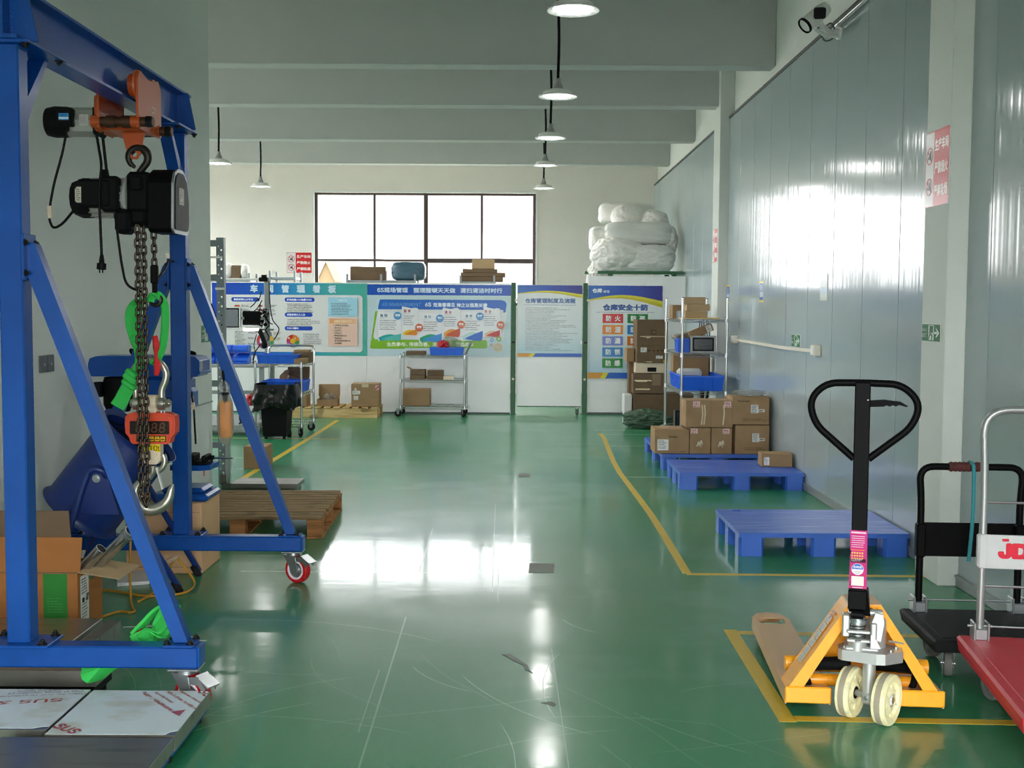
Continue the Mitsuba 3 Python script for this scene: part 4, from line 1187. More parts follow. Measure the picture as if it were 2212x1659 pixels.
# ---------------------------------------------------------------- pendant control in its bag, hung at the rear brace
k = thing('pendant_control', 'orange hoist pendant control wrapped in a clear bag, hanging beside the rear crane post', 'pendant control')
pc = add(k, 'handset', bx(-1.538, -1.475, 6.035, 6.075, .765, .955, .008), 'orange_plastic')
add(pc, 'cap', lathe([(.012, .0), (.012, .03), (.02, .035), (.02, .05), (0, .05)], (-1.507, 6.055, .95), n=16), 'black_plastic')
for i in range(3):
    add(pc, 'button', cyl((-1.507, 6.034, .80 + .055 * i), (-1.507, 6.026, .80 + .055 * i), .016, 16), 'orange_plastic')
a = Art(.03, .12)
r = random.Random(2)
for i in range(6):
    a.poly(LineString([(r.uniform(0, .03), .02 * i + r.uniform(0, .02)) for _ in range(4)]).buffer(.0022), '#e8ddc8')
a.put(pc, 'glare_mark', (-1.52, 6.0345, .80), (1, 0, 0), (0, 0, 1)) if False else None
bag = lump((-1.507, 6.055, .865), (.042, .032, .135), 2.4, 5, .08, 3, 3, False)
add(k, 'clear_bag', bag, 'bag_clear')
add(k, 'bag_neck', lump((-1.51, 6.055, 1.025), (.028, .024, .032), 2, 8, .25, 3, 3, False), 'bag_clear')
cable('pendant_cable', 'black cable running down behind the rear brace to the orange pendant control', [(-1.60, 6.14, 1.46), (-1.575, 6.14, 1.38), (-1.55, 6.11, 1.25), (-1.525, 6.075, 1.13), (-1.512, 6.055, 1.04), (-1.507, 6.055, .99)], .0065, 'black_plastic')

# ---------------------------------------------------------------- wooden pallet behind the crane
def deck_pallet(label, M, L, W, n, gap, m, mb, th=.018, ht=.14, blocks=True):
    """Slatted pallet: n deck boards running along x, blocks or bearers beneath."""
    t = thing('wooden_pallet', label, 'pallet')
    r = random.Random(len(label))
    with at(M=M):
        w = (W - gap * (n - 1)) / n
        for i in range(n):
            y = i * (w + gap)
            add(t, 'deck_board', bx(r.uniform(0, .012), L - r.uniform(0, .014), y, y + w, ht - th + r.uniform(-.001, 0), ht + r.uniform(-.002, .001), .002), m, False)
        for x in (.0, L / 2 - .05, L - .10):
            add(t, 'stringer_board', bx(x, x + .10, 0, W, ht - 2 * th - .002, ht - th - .001, .002), mb, False)
            add(t, 'bottom_board', bx(x, x + .10, 0, W, 0, .016, .002), mb, False)
            for y in (0, W / 2 - .05, W - .10):
                add(t, 'block', bx(x + .002, x + .098, y + .002, y + .098, .016, ht - 2 * th - .002, .003), 'block_wood', False)
    return t


M = trimesh.transformations.rotation_matrix(math.radians(2.0), (0, 0, 1))
M[:3, 3] = (-2.26, 7.20, 0)
deck_pallet('weathered wooden pallet with narrow deck boards, lying behind the rear crane leg', M, 1.06, 1.08, 11, .022, 'pallet_wood', 'block_wood')

# weighing scale on the floor beyond the pallet, with its column
k = thing('platform_scale', 'low steel platform scale with a tall column, on the floor beyond the wooden pallet', 'platform scale')
add(k, 'platform', J(bx(-2.15, -1.65, 8.79, 9.10, .075, .11, .003)), 'steel')
add(k, 'base', bx(-2.13, -1.67, 8.81, 9.08, .02, .075, .004), 'steel_side')
add(k, 'column', J(bx(-2.30, -2.262, 9.22, 9.26, .02, .62, .003)), 'chrome')
add(k, 'column_foot', J(bx(-2.33, -2.10, 9.2, 9.28, 0.0, .05, .004), bx(-2.335, -2.30, 9.19, 9.25, .05, .12, .004)), 'steel_side')

# ---------------------------------------------------------------- notice boards on the partition
def board(label, x0, x1, z0, z1, y, art):
    t = thing('notice_board', label, 'notice board')
    add(t, 'backing_sheet', bx(x0, x1, y, y + .008, z0, z1, .001), 'board_white', False)
    art.put(t, 'board_print', (x0, y - .0004, z0), (1, 0, 0), (0, 0, 1))
    return t


def mixc(a, b, t):
    a, b = [[int(c[i:i + 2], 16) / 255 for i in (1, 3, 5)] for c in (a, b)]
    return [p + (q - p) * t for p, q in zip(a, b)]


def ramp(*cs):
    n = len(cs) - 1
    return lambda t: mixc(cs[min(int(t * n), n - 1)], cs[min(int(t * n), n - 1) + 1], min(1, t * n - min(int(t * n), n - 1)))


# board A: 车间管理看板
W_, H_ = 2.12, .99
a = Art(W_, H_)
a.grad(sbox(0, 0, W_, H_), ramp('#1a3fae', '#1b52b5', '#2d86bd', '#45a7a8', '#4cae9f'), 14)
for i in range(12):
    x = .02 + i * .035
    a.poly(Polygon([(x - .3, .62), (x - .29, .62), (x + .09, H_), (x + .08, H_)]), '#2450b8')
a.rect(.07, .05, 2.06, .83, '#d6d9d8', .05)
a.text('车间管理看板', .47, .858, .108, '#c8dff0', 3, gap=.2135)
for x, y, w, s, tw in ((.265, .735, .38, '质量控制七大手法', .27), (.995, .735, .41, '影响质量六大因素5M1E', .34), (.995, .53, .38, '质量管理五大工具', .25), (.995, .345, .38, 'PDCA循环', .16)):
    a.rect(x, y, x + w, y + .058, '#2347b0', .028).text(s, x + .03, y + .014, .03, '#dfe6f4', 2, width=tw)
a.lines(1.025, .70, 1.445, 6, .022, .010, '#54575a', 1, .35).lines(1.025, .49, 1.485, 5, .024, .010, '#6a6d70', 2, .3)
a.lines(1.245, .29, 1.505, 6, .026, .010, '#63666a', 3, .25)
for i, (c, b) in enumerate((('#b8503a', .665), ('#b8503a', .61), ('#b8503a', .55))):
    a.rect(.31, b, .38, b + .022, c).lines(.40, b + .015, .53, 2, .018, .009, '#55585a', i)
    a.rect(.63, b, .69, b + .022, c).lines(.75, b + .015, .89, 2, .018, .009, '#55585a', i + 7)
a.lines(.31, .32, .46, 12, .02, .009, '#606366', 11, .4)
for b, c in ((.30, '#b08ab4'), (.225, '#b08ab4'), (.15, '#6fa3c4'), (.10, '#88b6a0')):
    a.rect(.49, b, .61, b + .006, c).lines(.49, b + .012, .61, 1, .01, .009, '#7a7d80', 5)
for b, c in ((.30, '#c77a55'), (.225, '#c7b455'), (.13, '#9ab08a')):
    a.rect(.84, b, .93, b + .006, c).lines(.84, b + .012, .94, 2, .03, .009, '#8a8d80', 15)


def pie(cx, cy, r, cols, hole, hc, ri=0):
    n = len(cols)
    for i, c in enumerate(cols):
        t = np.linspace(2 * math.pi * i / n, 2 * math.pi * (i + 1) / n, 10)
        g = Polygon([(cx, cy)] + [(cx + r * math.cos(q), cy + r * math.sin(q)) for q in t])
        a.poly(g, c)
        a.k -= 1
    a.k += 1
    a.poly(Point(cx, cy).buffer(hole), hc)


pie(.725, .20, .115, ['#d8a82c', '#d8c52c', '#b83a40', '#b04a78', '#3f7fb0', '#3f8f58'], .075, '#d6d9d8')
a.text('6S', .725, .18, .05, '#33506a', 1, center=True, latin=True)
pie(1.105, .20, .086, ['#d07a28', '#b02c2c', '#a04a8c', '#3f8f48'], .036, '#d8a82c')
for (x, y), s in zip(((1.14, .235), (1.05, .235), (1.055, .15), (1.135, .15)), '处理查执'):
    a.text(s, x - .015, y - .01, .026, '#e8e0d0', 1)
a.rect(1.59, .545, 1.99, .80, '#9fd0e2').text('质量方针', 1.79, .745, .028, '#d5ecf4', 1, center=True).lines(1.63, .71, 1.96, 8, .021, .010, '#4c5f68', 8, .35)
a.rect(1.59, .135, 1.99, .515, '#dfbfae').grad(sbox(1.61, .44, 1.97, .505), lambda t: mixc('#dba267', '#dbb08a', t), 3)
a.text('质量管理基本原则', 1.67, .455, .034, '#ecd9c2', 1, width=.24)
for i, s in enumerate(('·以顾客为关注焦点', '·领导作用', '·全员参与', '·过程方法', '·管理的系统方法', '·持续改进', '·基于事实的决策方法', '·关系管理')):
    a.text(s, 1.66, .405 - i * .035, .024, '#4a403c', 1)
board('blue and teal notice board headed 车间管理看板, leftmost on the white partition', -4.16, -2.04, .788, 1.778, 16.045, a)

# board B: 6S
W_, H_ = 1.97, .98
a = Art(W_, H_)
a.rect(0, 0, W_, H_, '#bcd3da').rect(0, .835, W_, H_, '#1f53b4')
for s, x, w in (('6S现场管理', .135, .42), ('整理整顿天天做', .63, .575), ('清扫清洁时时行', 1.27, .575)):
    a.text(s, x, .868, .07, '#ccdff2', 2, width=w)
big = Polygon([(.20, .765), (1.86, .765), (1.88, .755), (1.895, .73), (1.88, .62), (1.82, .60), (1.62, .22), (1.60, .115), (.06, .115), (.04, .13), (.05, .2)])
a.poly(Polygon([(.12, .60), (.06, .17), (.05, .12), (.08, .115), (.5, .115), (.5, .6)]).buffer(.015), '#7cb32e')
a.poly(Polygon([(.17, .66), (.14, .62), (.08, .27), (.10, .23), (1.62, .23), (1.86, .23), (1.91, .60), (1.88, .64)]), '#d9dde0')
a.poly(Polygon([(.175, .77), (1.83, .77), (1.88, .755), (1.90, .72), (1.885, .61), (.15, .61), (.155, .68)]).buffer(-.01).buffer(.015), '#2a66bf')
a.rect(.14, .23, 1.86, .64, '#d9dde0')
for i in (.58, 1.14, 1.70):
    a.poly(Polygon([(i - .06, .61), (i + .06, .655), (i + .10, .652), (i + .125, .625), (i + .13, .58), (i - .06, .58)]).buffer(.01), '#dde0e3')
a.rect(.045, .114, 1.64, .226, '#7cb32e', .02)
a.text('6S MANAGEMENT', .20, .685, .046, '#6f9ed6', 1, width=.53, slant=14, latin=True)
a.text('6S', .79, .68, .056, '#dbe6f2', 2, latin=True).text('效果看得见', .90, .675, .06, '#dbe6f2', 2, width=.30).text('持之以恒是关键', 1.22, .672, .06, '#dbe6f2', 2, width=.42)
for s, x, w in (('全员参与、', .26, .29), ('持续改善、', .57, .28), ('消除浪费、', .89, .28), ('降低成本', 1.215, .24)):
    a.text(s, x, .135, .06, '#dfead0', 2, width=w)
cards = [(.17, .535, '整理', '#5f7f94', .155, .463, .21, .31, '#2a9c9c', '#58b8ae'), (.49, .60, '整顿', '#b05a68', .489, .685, .285, .375, '#e0c030', '#d8852a'), (.77, .52, '清扫', '#6f8fa6', .717, 1.02, .195, .316, '#2a9c78', '#3f8fce'),
         (1.05, .585, '清洁', '#b05a68', 1.047, 1.27, .265, .39, '#d89a3a', '#c8502a'), (1.335, .535, '素养', '#6f8fa6', 1.30, 1.58, .214, .354, '#b5d6d2', '#2a68c4'), (1.595, .60, '安全', '#b05a68', 1.605, 1.815, .27, .367, '#d8b8a0', '#c0302a')]
en = ['SEIRI', 'SEITON', 'SEISO', 'SEIKETSU', 'SHITSUKE', 'SECURITY']
for i, (x, y, s, c, x0, x1, y0, y1, c1, c2) in enumerate(cards):
    w, h = x1 - x0, y1 - y0
    a.poly(Polygon([(x0 - .005, y + .07), (x1 - .01, y + .05 - .02 * (i % 2)), (x1 + .005, y0 + .03), (x0, y0 + .01)]).buffer(.012), '#c4d3de' if i == 0 else '#e2e5e8').poly(Polygon([(x0, y + .067), (x1 - .012, y + .047 - .02 * (i % 2)), (x1, y0 + .03), (x0 + .005, y0 + .01)]).buffer(.010), '#e2e5e8')
    a.text(s, x, y, .040, c, 2, gap=.055).text(en[i], x, y - .026, .016, '#b98a90' if i % 2 else '#8aa3b8', 0, latin=True)
    a.lines(x, y - .055, x1 - .04, 5, .029, .011, '#6d7378', i + 30, .25)
    t = np.linspace(0, 1, 14)
    up = np.c_[x0 + w * t, y0 + h * (.45 + .45 * np.sin(t * math.pi))]
    a.poly(Polygon([(x0 + w * .9, y0 + h * .35), (x0 + w * .55, y0 + h * .12), (x0 + w * .12, y0), (x0 + w * .02, y0 + h * .1)] + up.tolist()), c1)
    up = np.c_[x0 + w * (.12 + .88 * t), y0 + h * (.2 + .8 * t ** .8)]
    a.poly(Polygon([(x0 + w, y0 + h * .25), (x0 + w * .9, y0 + h * .02), (x0 + w * .6, y0 + h * .05)] + up.tolist()), c2)
for i, (x, y) in enumerate(((.416, .553), (.71, .393), (.993, .52), (1.284, .437), (1.539, .55), (1.824, .434))):
    o = i % 2
    a.poly(Point(x, y).buffer(.056), '#c9a08a' if o else '#9fc0da').poly(Point(x, y).buffer(.05), '#c9582f' if o else '#3f87c2')
    a.text(cards[i][2], x, y - .008, .034, '#e8eef2', 2, center=True).text(en[i], x, y - .028, .012, '#dfe5ea', 0, center=True, latin=True)


def gear(x, y, r, n, c, hole):
    p = []
    for i in range(n * 2):
        q = math.pi * i / n
        for dq in (-.3, .3):
            rr = r if i % 2 else r * .8
            p.append((x + rr * math.cos(q + dq * math.pi / n), y + rr * math.sin(q + dq * math.pi / n)))
    a.poly(Polygon(p).difference(Point(x, y).buffer(r * hole)), c)


gear(1.705, .232, .028, 8, '#5f93c4', .45)
gear(1.80, .245, .04, 9, '#7cab3e', .5)
gear(1.70, .165, .02, 8, '#c99a62', .3)
gear(1.79, .13, .06, 16, '#d6b47a', .62)
a.poly(Point(1.79, .13).buffer(.027).difference(Point(1.79, .13).buffer(.017)), '#d6b47a')
board('blue and pale notice board headed 6S现场管理, second on the white partition', -2.035, -.065, .788, 1.772, 16.045, a)


def wave_head(a, W_, H_, d):
    """A blue banner with a yellow wave under it, as on both warehouse boards."""
    xs = np.linspace(0, W_, 24)
    t = xs / W_
    lo = H_ - d * (1.1 - .35 * np.sin(t * math.pi * 1.15 - .1) + .0 * t)
    a.grad(Polygon([(0, H_)] + [(W_, H_)] + list(zip(xs[::-1], lo[::-1]))), ramp('#2a6cb8', '#1d46a8', '#2a2c86'), 10)
    y2 = lo - d * (.10 + .42 * t)
    a.poly(Polygon(list(zip(xs, lo)) + list(zip(xs[::-1], y2[::-1]))), '#d3c92c')
    y3 = lo - d * (.08 + .20 * t)
    a.poly(Polygon(list(zip(xs, y3)) + list(zip(xs[::-1], y2[::-1]))), '#c2b62a')


def foot_band(a, W_, d):
    a.grad(sbox(0, 0, W_ * .3, d), ramp('#d89a2a', '#d8b52a'), 3).rect(W_ * .22, 0, W_, d, '#2a62bd')
    a.poly([(W_ * .16, 0), (W_ * .2, d), (W_ * .285, d), (W_ * .24, 0)], '#d3c92c')
    a.poly([(0, 0), (W_ * .17, 0), (W_ * .21, d), (0, d)], '#d0932c')


W_, H_ = .885, .98
a = Art(W_, H_)
a.grad(sbox(0, 0, W_, H_), ramp('#a9cbd8', '#cfdcdf', '#d9dfe0', '#d9dfe0'), 8, True)
wave_head(a, W_, H_, .10)
a.text('仓库管理制度及流程', .10, .735, .068, '#3a5f9c', 2, width=.69).rect(.085, .708, .80, .713, '#5a78a8')
a.lines(.10, .665, .82, 28, .0215, .0085, '#7b8184', 21, .55)
foot_band(a, W_, .05)
bC = a
# board D
W_, H_ = 1.015, 1.27
a = Art(W_, H_)
a.grad(sbox(0, 0, W_, H_), ramp('#a4c6d8', '#cfdcdf', '#d9dfe0', '#dde2e3'), 8, True)
wave_head(a, W_, H_, .17)
a.text('仓库', .055, 1.17, .062, '#dbe4ee', 3, width=.135).text('管理', .205, 1.17, .036, '#cfdae8', 1, width=.085)
a.text('仓库安全十防', .20, .93, .088, '#2c5298', 3, width=.62).rect(.105, .905, .905, .909, '#4a6494')
cols = ['#c93a3a', '#e08a3a', '#7a86cf', '#3f86c4', '#2f8a3f']
cor = ['#1f7a3a', '#2a78bc', '#d0722a', '#7a86cf', '#c0303a']
for i in range(5):
    y = .76 - i * .153
    a.rect(.20, y, .48, y + .125, cols[i]).rect(.54, y, .82, y + .125, cor[i])
    a.text('防' + '火湿潮锈水'[i] * 1, .24, y + .022, .08, '#e8eaea', 2, gap=.115) if False else a.text('防', .245, y + .022, .082, '#e6e8e8', 2).text('火湿漏锈爆'[i], .365, y + .022, .082, '#e6e8e8', 2)
    a.text('防', .585, y + .022, .082, '#e6e8e8', 2).text('盗晒鼠尘电'[i], .70, y + .022, .082, '#e6e8e8', 2)
foot_band(a, W_, .08)
board('tall notice board 仓库安全十防 with rows of coloured tags, beside the shelf of cartons', .983, 1.998, .50, 1.768, 16.045, a)

# ---------------------------------------------------------------- the warehouse gate and its posts
for x, lab in ((-.038, 'dark green steel post between the 6S board and the gate'), (.944, 'dark green steel post between the gate and the rightmost board')):
    p = thing('gate_post', lab, 'post')
    add(p, 'post_tube', bx(x - .033, x + .033, 16.02, 16.085, .0, 1.80, .006), 'rack_green')
    add(p, 'foot', bx(x - .05, x + .05, 16.0, 16.10, 0, .008), 'rack_green')
    add(p, 'clip_bracket', J(bx(x + .02, x + .05, 16.01, 16.02, 1.55, 1.58, .003)), 'cream')
    add(p, 'clip_bracket', J(bx(x - .015, x + .015, 16.008, 16.02, .47, .50, .003)), 'cream')
    add(p, 'clip_bracket', J(bx(x - .02, x + .025, 16.005, 16.02, .98, 1.0, .003)), 'bolt_black')
g2 = thing('gate', 'white panelled gate with a notice on wheels, between two green posts', 'gate')
add(g2, 'gate_panel', bx(.012, .903, 16.05, 16.07, .113, 1.772, .002), 'board_white', False)
add(g2, 'frame_tube', J(bx(.02, .05, 16.07, 16.10, .10, 1.76), bx(.865, .895, 16.07, 16.10, .1, 1.76), bx(.02, .895, 16.07, 16.10, .10, .13)), 'rack_green', False)
for x in (.85, ):
    small_caster(g2, x, 16.03, .105, .035, .03, 15)
add(g2, 'latch_bolt', J(cyl((.90, 16.035, .99), (.945, 16.01, .99), .008, 8), bx(.885, .91, 16.03, 16.05, .965, 1.015, .003)), 'zinc')
nb = thing('notice_board', 'notice sheet 仓库管理制度及流程 with small print, on the white gate', 'notice board')
add(nb, 'backing_sheet', bx(.02, .905, 16.04, 16.048, .79, 1.77, .001), 'board_white', False)
bC.put(nb, 'board_print', (.02, 16.0396, .79), (1, 0, 0), (0, 0, 1))

# red no-fire signs
def fire_sign(label, o, u, w, h, lines=('生产车间', '严禁烟火', '严禁吸烟')):
    k = thing('fire_sign', label, 'warning sign')
    u = np.array(u, float)
    n = np.cross(u, (0, 0, 1.0))
    M = mat4(u, -n, (0, 0, 1), o)
    with at(M=M):
        add(k, 'sign_sheet', J(bx(0, w, 0, .003, 0, h)), 'white_plastic', False)
        a = Art(w, h)
        a.rect(0, 0, w, h, '#b8323a', .01).rect(.005, .005, w - .005, h - .005, '#d9d3d4', .008).rect(w * .36, .003, w - .002, h - .003, '#c4282c')
        for i, s in enumerate(lines):
            a.text(s, w * .40, h * (.72 - .30 * i), h * .16, '#ead9d6', 2, width=w * .56)
        for y in (.68, .27):
            a.poly(Point(w * .18, h * y).buffer(w * .135).difference(Point(w * .18, h * y).buffer(w * .115)), '#b8323a')
            a.poly(LineString([(w * .10, h * y + w * .08), (w * .26, h * y - w * .08)]).buffer(w * .012), '#b8323a')
            a.poly(LineString([(w * .13, h * y - w * .03), (w * .2, h * y), (w * .22, h * y + w * .06)]).buffer(w * .018), '#3a3438').poly(Point(w * .21, h * y - w * .03).buffer(w * .03), '#3a3438')
        M2 = np.eye(4)
        a.put(k, 'sign_print', (0, -.0004, 0), (1, 0, 0), (0, 0, 1))
    return k


fire_sign('red and white no-fire sign on the far wall left of the window', (-3.905, YF - .004, 2.035), (1, 0, 0), .42, .345)

# ---------------------------------------------------------------- wire shelving
def wire_deck(w, d, z, rods=14, rd=.0028):
    """One shelf: a double rim with zigzag bracing and thin rods across."""
    ms = []
    for q in (0, -.03):
        for y in (-d, d):
            ms.append(cyl((-w, y, z + q), (w, y, z + q), rd * 1.3, 6))
        for x in (-w, w):
            ms.append(cyl((x, -d, z + q), (x, d, z + q), rd * 1.3, 6))
    for y in (-d, d):
        n = max(6, int(w / .035))
        ms.append(tube([(-w + 2 * w * i / n, y, z - (0.002 if i % 2 else .028)) for i in range(n + 1)], rd, 5))
    for x in (-w, w):
        n = max(4, int(d / .035))
        ms.append(tube([(x, -d + 2 * d * i / n, z - (0.002 if i % 2 else .028)) for i in range(n + 1)], rd, 5))
    for i in range(rods):
        x = -w + 2 * w * (i + 1) / (rods + 1)
        ms.append(cyl((x, -d, z), (x, d, z), rd * .8, 5))
    return J(ms)


def wire_rack(label, w, d, decks, top, wheels=True, handle=None, rp=.0125, name='wire_trolley', cat='trolley'):
    t = thing(name, label, cat)
    for sx in (-1, 1):
        for sy in (-1, 1):
            p = add(t, 'post', cyl((sx * w, sy * d, .11 if wheels else .0), (sx * w, sy * d, top), rp, 14), 'chrome')
            for z in decks:
                add(p, 'collar', cyl((sx * w, sy * d, z - .035), (sx * w, sy * d, z + .006), rp * 1.45, 12, rp * 1.2), 'chrome')
            add(p, 'post_cap', cyl((sx * w, sy * d, top), (sx * w, sy * d, top + .006), rp * .9, 10), 'black_plastic')
            if wheels:
                small_caster(t, sx * w, sy * d, .115, .045, .026, 60 + 25 * sx * sy, 'rubber')
    for z in decks:
        add(t, 'shelf', wire_deck(w, d, z), 'chrome')
    if handle is not None:
        handle(t)
    return t


def th1(t):
    add(t, 'handle', tube(bend([(.435, -.20, .86), (.50, -.20, .99), (.50, .20, .99), (.435, .20, .86)], .04), .012, 10), 'chrome')


with at(-1.105, 15.78, 0, -1):
    wire_rack('three-tier chrome wire trolley against the partition under the 6S board', .43, .21, [.135, .49, .815], .835, handle=th1)


def th2(t):
    add(t, 'handle', tube(bend([(-.27, .30, .80), (-.27, .34, 1.0), (.27, .34, 1.0), (.27, .30, .80)], .06), .013, 10), 'chrome')


with at(-2.645, 13.40, 0, -2):
    wire_rack('chrome wire trolley loaded with blue crates behind the black bin', .26, .33, [.135, .485, .81], .84, handle=th2)
with at(1.965, 12.88, 0, 0):
    wire_rack('tall chrome wire shelf along the panelled wall, filled with screens, cartons and a blue crate', .232, .66, [.13, .59, .985, 1.345], 1.57, name='wire_shelf', cat='shelf', rp=.0135)


# ---------------------------------------------------------------- crates, cartons
def crate(label, x, y, z, w, d, h, deg=0, m='crate_blue', group=None):
    """An open plastic crate: tapering walls, outer ribs, a rim."""
    t = thing('plastic_crate', label, 'crate', group)
    with at(x, y, z, deg):
        w, d = w / 2, d / 2
        s = .93

        def ring(k, zz, g=0):
            return [(-w * k + g, -d * k + g, zz), (w * k - g, -d * k + g, zz), (w * k - g, d * k - g, zz), (-w * k + g, d * k - g, zz)]
        V = ring(s, 0) + ring(1, h) + ring(1, h, .006) + ring(s, .008, .006)
        F = []
        for a0, b0 in ((0, 4), (4, 8), (8, 12)):
            F += [(a0 + i, a0 + (i + 1) % 4, b0 + (i + 1) % 4, b0 + i) for i in range(4)]
        F += [(3, 2, 1, 0), (12, 13, 14, 15)]
        body = trimesh.Trimesh(V, [f for q in F for f in (q[:3], (q[0], q[2], q[3]))], process=False)
        add(t, 'bin', body, m, False)
        add(t, 'rim', J(bx(-w - .006, w + .006, -d - .006, -d + .004, h - .018, h, .002), bx(-w - .006, w + .006, d - .004, d + .006, h - .018, h, .002), bx(-w - .006, -w + .004, -d, d, h - .018, h, .002), bx(w - .004, w + .006, -d, d, h - .018, h, .002)), m, False)
        n = max(2, int(w / .045))
        for i in range(n + 1):
            q = -w * .95 + 1.9 * w * i / n
            for sy in (-1, 1):
                add(t, 'rib', hull([(q - .003, sy * d * s, .004), (q + .003, sy * d * s, .004), (q - .003, sy * d, h - .018), (q + .003, sy * d, h - .018), (q - .003, sy * (d + .005), h - .018), (q + .003, sy * (d + .005), h - .018), (q - .003, sy * (d * s + .006), .004), (q + .003, sy * (d * s + .006), .004)]), m, False)
        n = max(2, int(d / .045))
        for i in range(n + 1):
            q = -d * .95 + 1.9 * d * i / n
            for sx in (-1, 1):
                add(t, 'rib', hull([(sx * w * s, q - .003, .004), (sx * w * s, q + .003, .004), (sx * w, q - .003, h - .018), (sx * w, q + .003, h - .018), (sx * (w + .005), q - .003, h - .018), (sx * (w + .005), q + .003, h - .018), (sx * (w * s + .006), q - .003, .004), (sx * (w * s + .006), q + .003, .004)]), m, False)
    return t


def carton(label, x, y, z, w, d, h, deg=0, m='card', tape=True, art=None, group=None, open_=False, tilt=None, lab=None):
    """A closed carton: walls, two top flaps meeting in a slit, tape over it; art(Art) draws on its front."""
    t = thing('carton', label, 'carton', group)
    M = trimesh.transformations.rotation_matrix(math.radians(deg), (0, 0, 1))
    if tilt:
        M = M @ trimesh.transformations.rotation_matrix(math.radians(tilt[0]), tilt[1])
    M[:3, 3] = (x, y, z)
    with at(M=M):
        w, d = w / 2, d / 2
        b = min(.004, h * .06)
        add(t, 'carton_body', bx(-w, w, -d, d, 0, h - .004, b), m, False)
        for s in (-1, 1):
            add(t, 'top_flap', bx(-w + .002, w - .002, min(s * .003, s * (d - .002)), max(s * .003, s * (d - .002)), h - .005, h, .001), m, False)
        if tape:
            add(t, 'packing_tape', J(bx(-w - .0008, w + .0008, -.024, .024, h - .0005, h + .0008), bx(w, w + .0008, -.024, .024, h * .72, h), bx(-w - .0008, -w, -.024, .024, h * .72, h)), 'packing_tape', False)
        if art:
            A = Art(2 * w, h)
            art(A, 2 * w, h)
            A.put(t, 'carton_print', (-w, -d - .0006, 0), (1, 0, 0), (0, 0, 1), 'print_matt', split=.02)
    return t


def open_carton(label, x, y, z, w, d, h, lid, deg=0, m='card', ang=100):
    """A small carton with its lid standing open at the back."""
    t = thing('carton', label, 'carton')
    with at(x, y, z, deg):
        w, d = w / 2, d / 2
        e = .004
        add(t, 'carton_body', J(bx(-w, w, -d, -d + e, 0, h), bx(-w, w, d - e, d, 0, h), bx(-w, -w + e, -d, d, 0, h), bx(w - e, w, -d, d, 0, h), bx(-w, w, -d, d, 0, e)), m, False)
        ld_ = add(t, 'lid', rot(bx(-w, w, d - e, d, h, h + lid), 90 - ang, (1, 0, 0), (0, d, h)), m, False)
        for s in (-1, 1):
            add(ld_, 'lid_tab', rot(bx(s * w - .003, s * w + .003, d - .06, d, h + lid * .15, h + lid * .95), 90 - ang, (1, 0, 0), (0, d, h)), m, False)
    return t


def shipping(A, x, y, w, h, seed=0):
    A.rect(x, y, x + w, y + h, '#d8d8d4').lines(x + w * .1, y + h * .82, x + w * .9, 5, h * .16, h * .07, '#55565a', seed, .4)


# on the centre trolley
crate('blue crate with red and clear bags in it, on top of the centre wire trolley', -.93, 15.78, .818, .44, .30, .105)
k = thing('plastic_bag', 'crumpled red bag poking out of the crate on the centre trolley', 'bag')
put(k, lump((-.98, 15.75, .955), (.075, .07, .055), 2.2, 3, .3, 3, 3, False), 'red_bag')
k = thing('plastic_bag', 'crumpled clear bag standing in the crate on the centre trolley, behind the red one', 'bag')
put(k, lump((-.88, 15.80, .97), (.12, .09, .085), 1.8, 8, .35, 3, 3, False), 'bag_clear')
carton('flat brown carton on top of the centre trolley beside the blue crate', -1.34, 15.74, .818, .255, .2, .055, tape=False, m='card_dark')
for i, (x, y, z, w, d, h, lab_) in enumerate(((-1.31, 15.72, .494, .20, .2, .06, 'lower brown carton on the middle shelf of the centre trolley, left end'), (-1.31, 15.73, .555, .20, .2, .07, 'upper brown carton on the middle shelf of the centre trolley, left end'), (-1.08, 15.73, .494, .22, .22, .055, 'lower brown carton in the middle of the centre trolley'), (-1.08, 15.74, .55, .22, .2, .065, 'upper brown carton in the middle of the centre trolley'))):
    carton(lab_, x, y, z, w, d, h, 2 * i - 3, 'card_dark', False)
k = thing('carton', 'torn carton flap lying loose on the centre trolley', 'carton')
put(k, rot(bx(-1.47, -1.36, 15.66, 15.80, .625, .632), 25, (0, 1, 0), (-1.4, 15.7, .63)), 'card')
carton('small white carton on the middle shelf of the centre trolley, rightmost', -.91, 15.70, .494, .16, .14, .045, 3, 'cream', False)
carton('brown carton on the bottom shelf of the centre trolley', -1.33, 15.76, .139, .36, .26, .225, -1, 'card')

# on the second trolley
crate('blue crate on the top shelf of the trolley behind the black bin', -2.675, 13.26, .815, .44, .36, .105)
carton('small brown carton on the top shelf beside the blue crate, at the trolley handle', -2.445, 13.45, .815, .19, .24, .12, m='card_dark', tape=False)
carton('flat brown carton lying across the cartons by the trolley handle', -2.46, 13.5, .937, .17, .2, .022, m='card', tape=False)
carton('low brown carton at the front of the trolley top shelf, right of the blue crate', -2.42, 13.2, .815, .12, .24, .06, m='card', tape=False)
crate('blue crate on the middle shelf of the trolley behind the black bin', -2.62, 13.35, .49, .46, .42, .13)
open_carton('opened brown carton standing on the middle shelf of the trolley', -2.52, 13.56, .62, .24, .06, .02, .12, m='card_dark')
k = thing('carton', 'torn carton flap standing up on the middle shelf of the trolley', 'carton')
put(k, hull([(-2.72, 13.45, .62), (-2.63, 13.45, .62), (-2.60, 13.46, .74), (-2.66, 13.47, .72), (-2.72, 13.46, .66), (-2.63, 13.44, .62)]), 'card_dark')

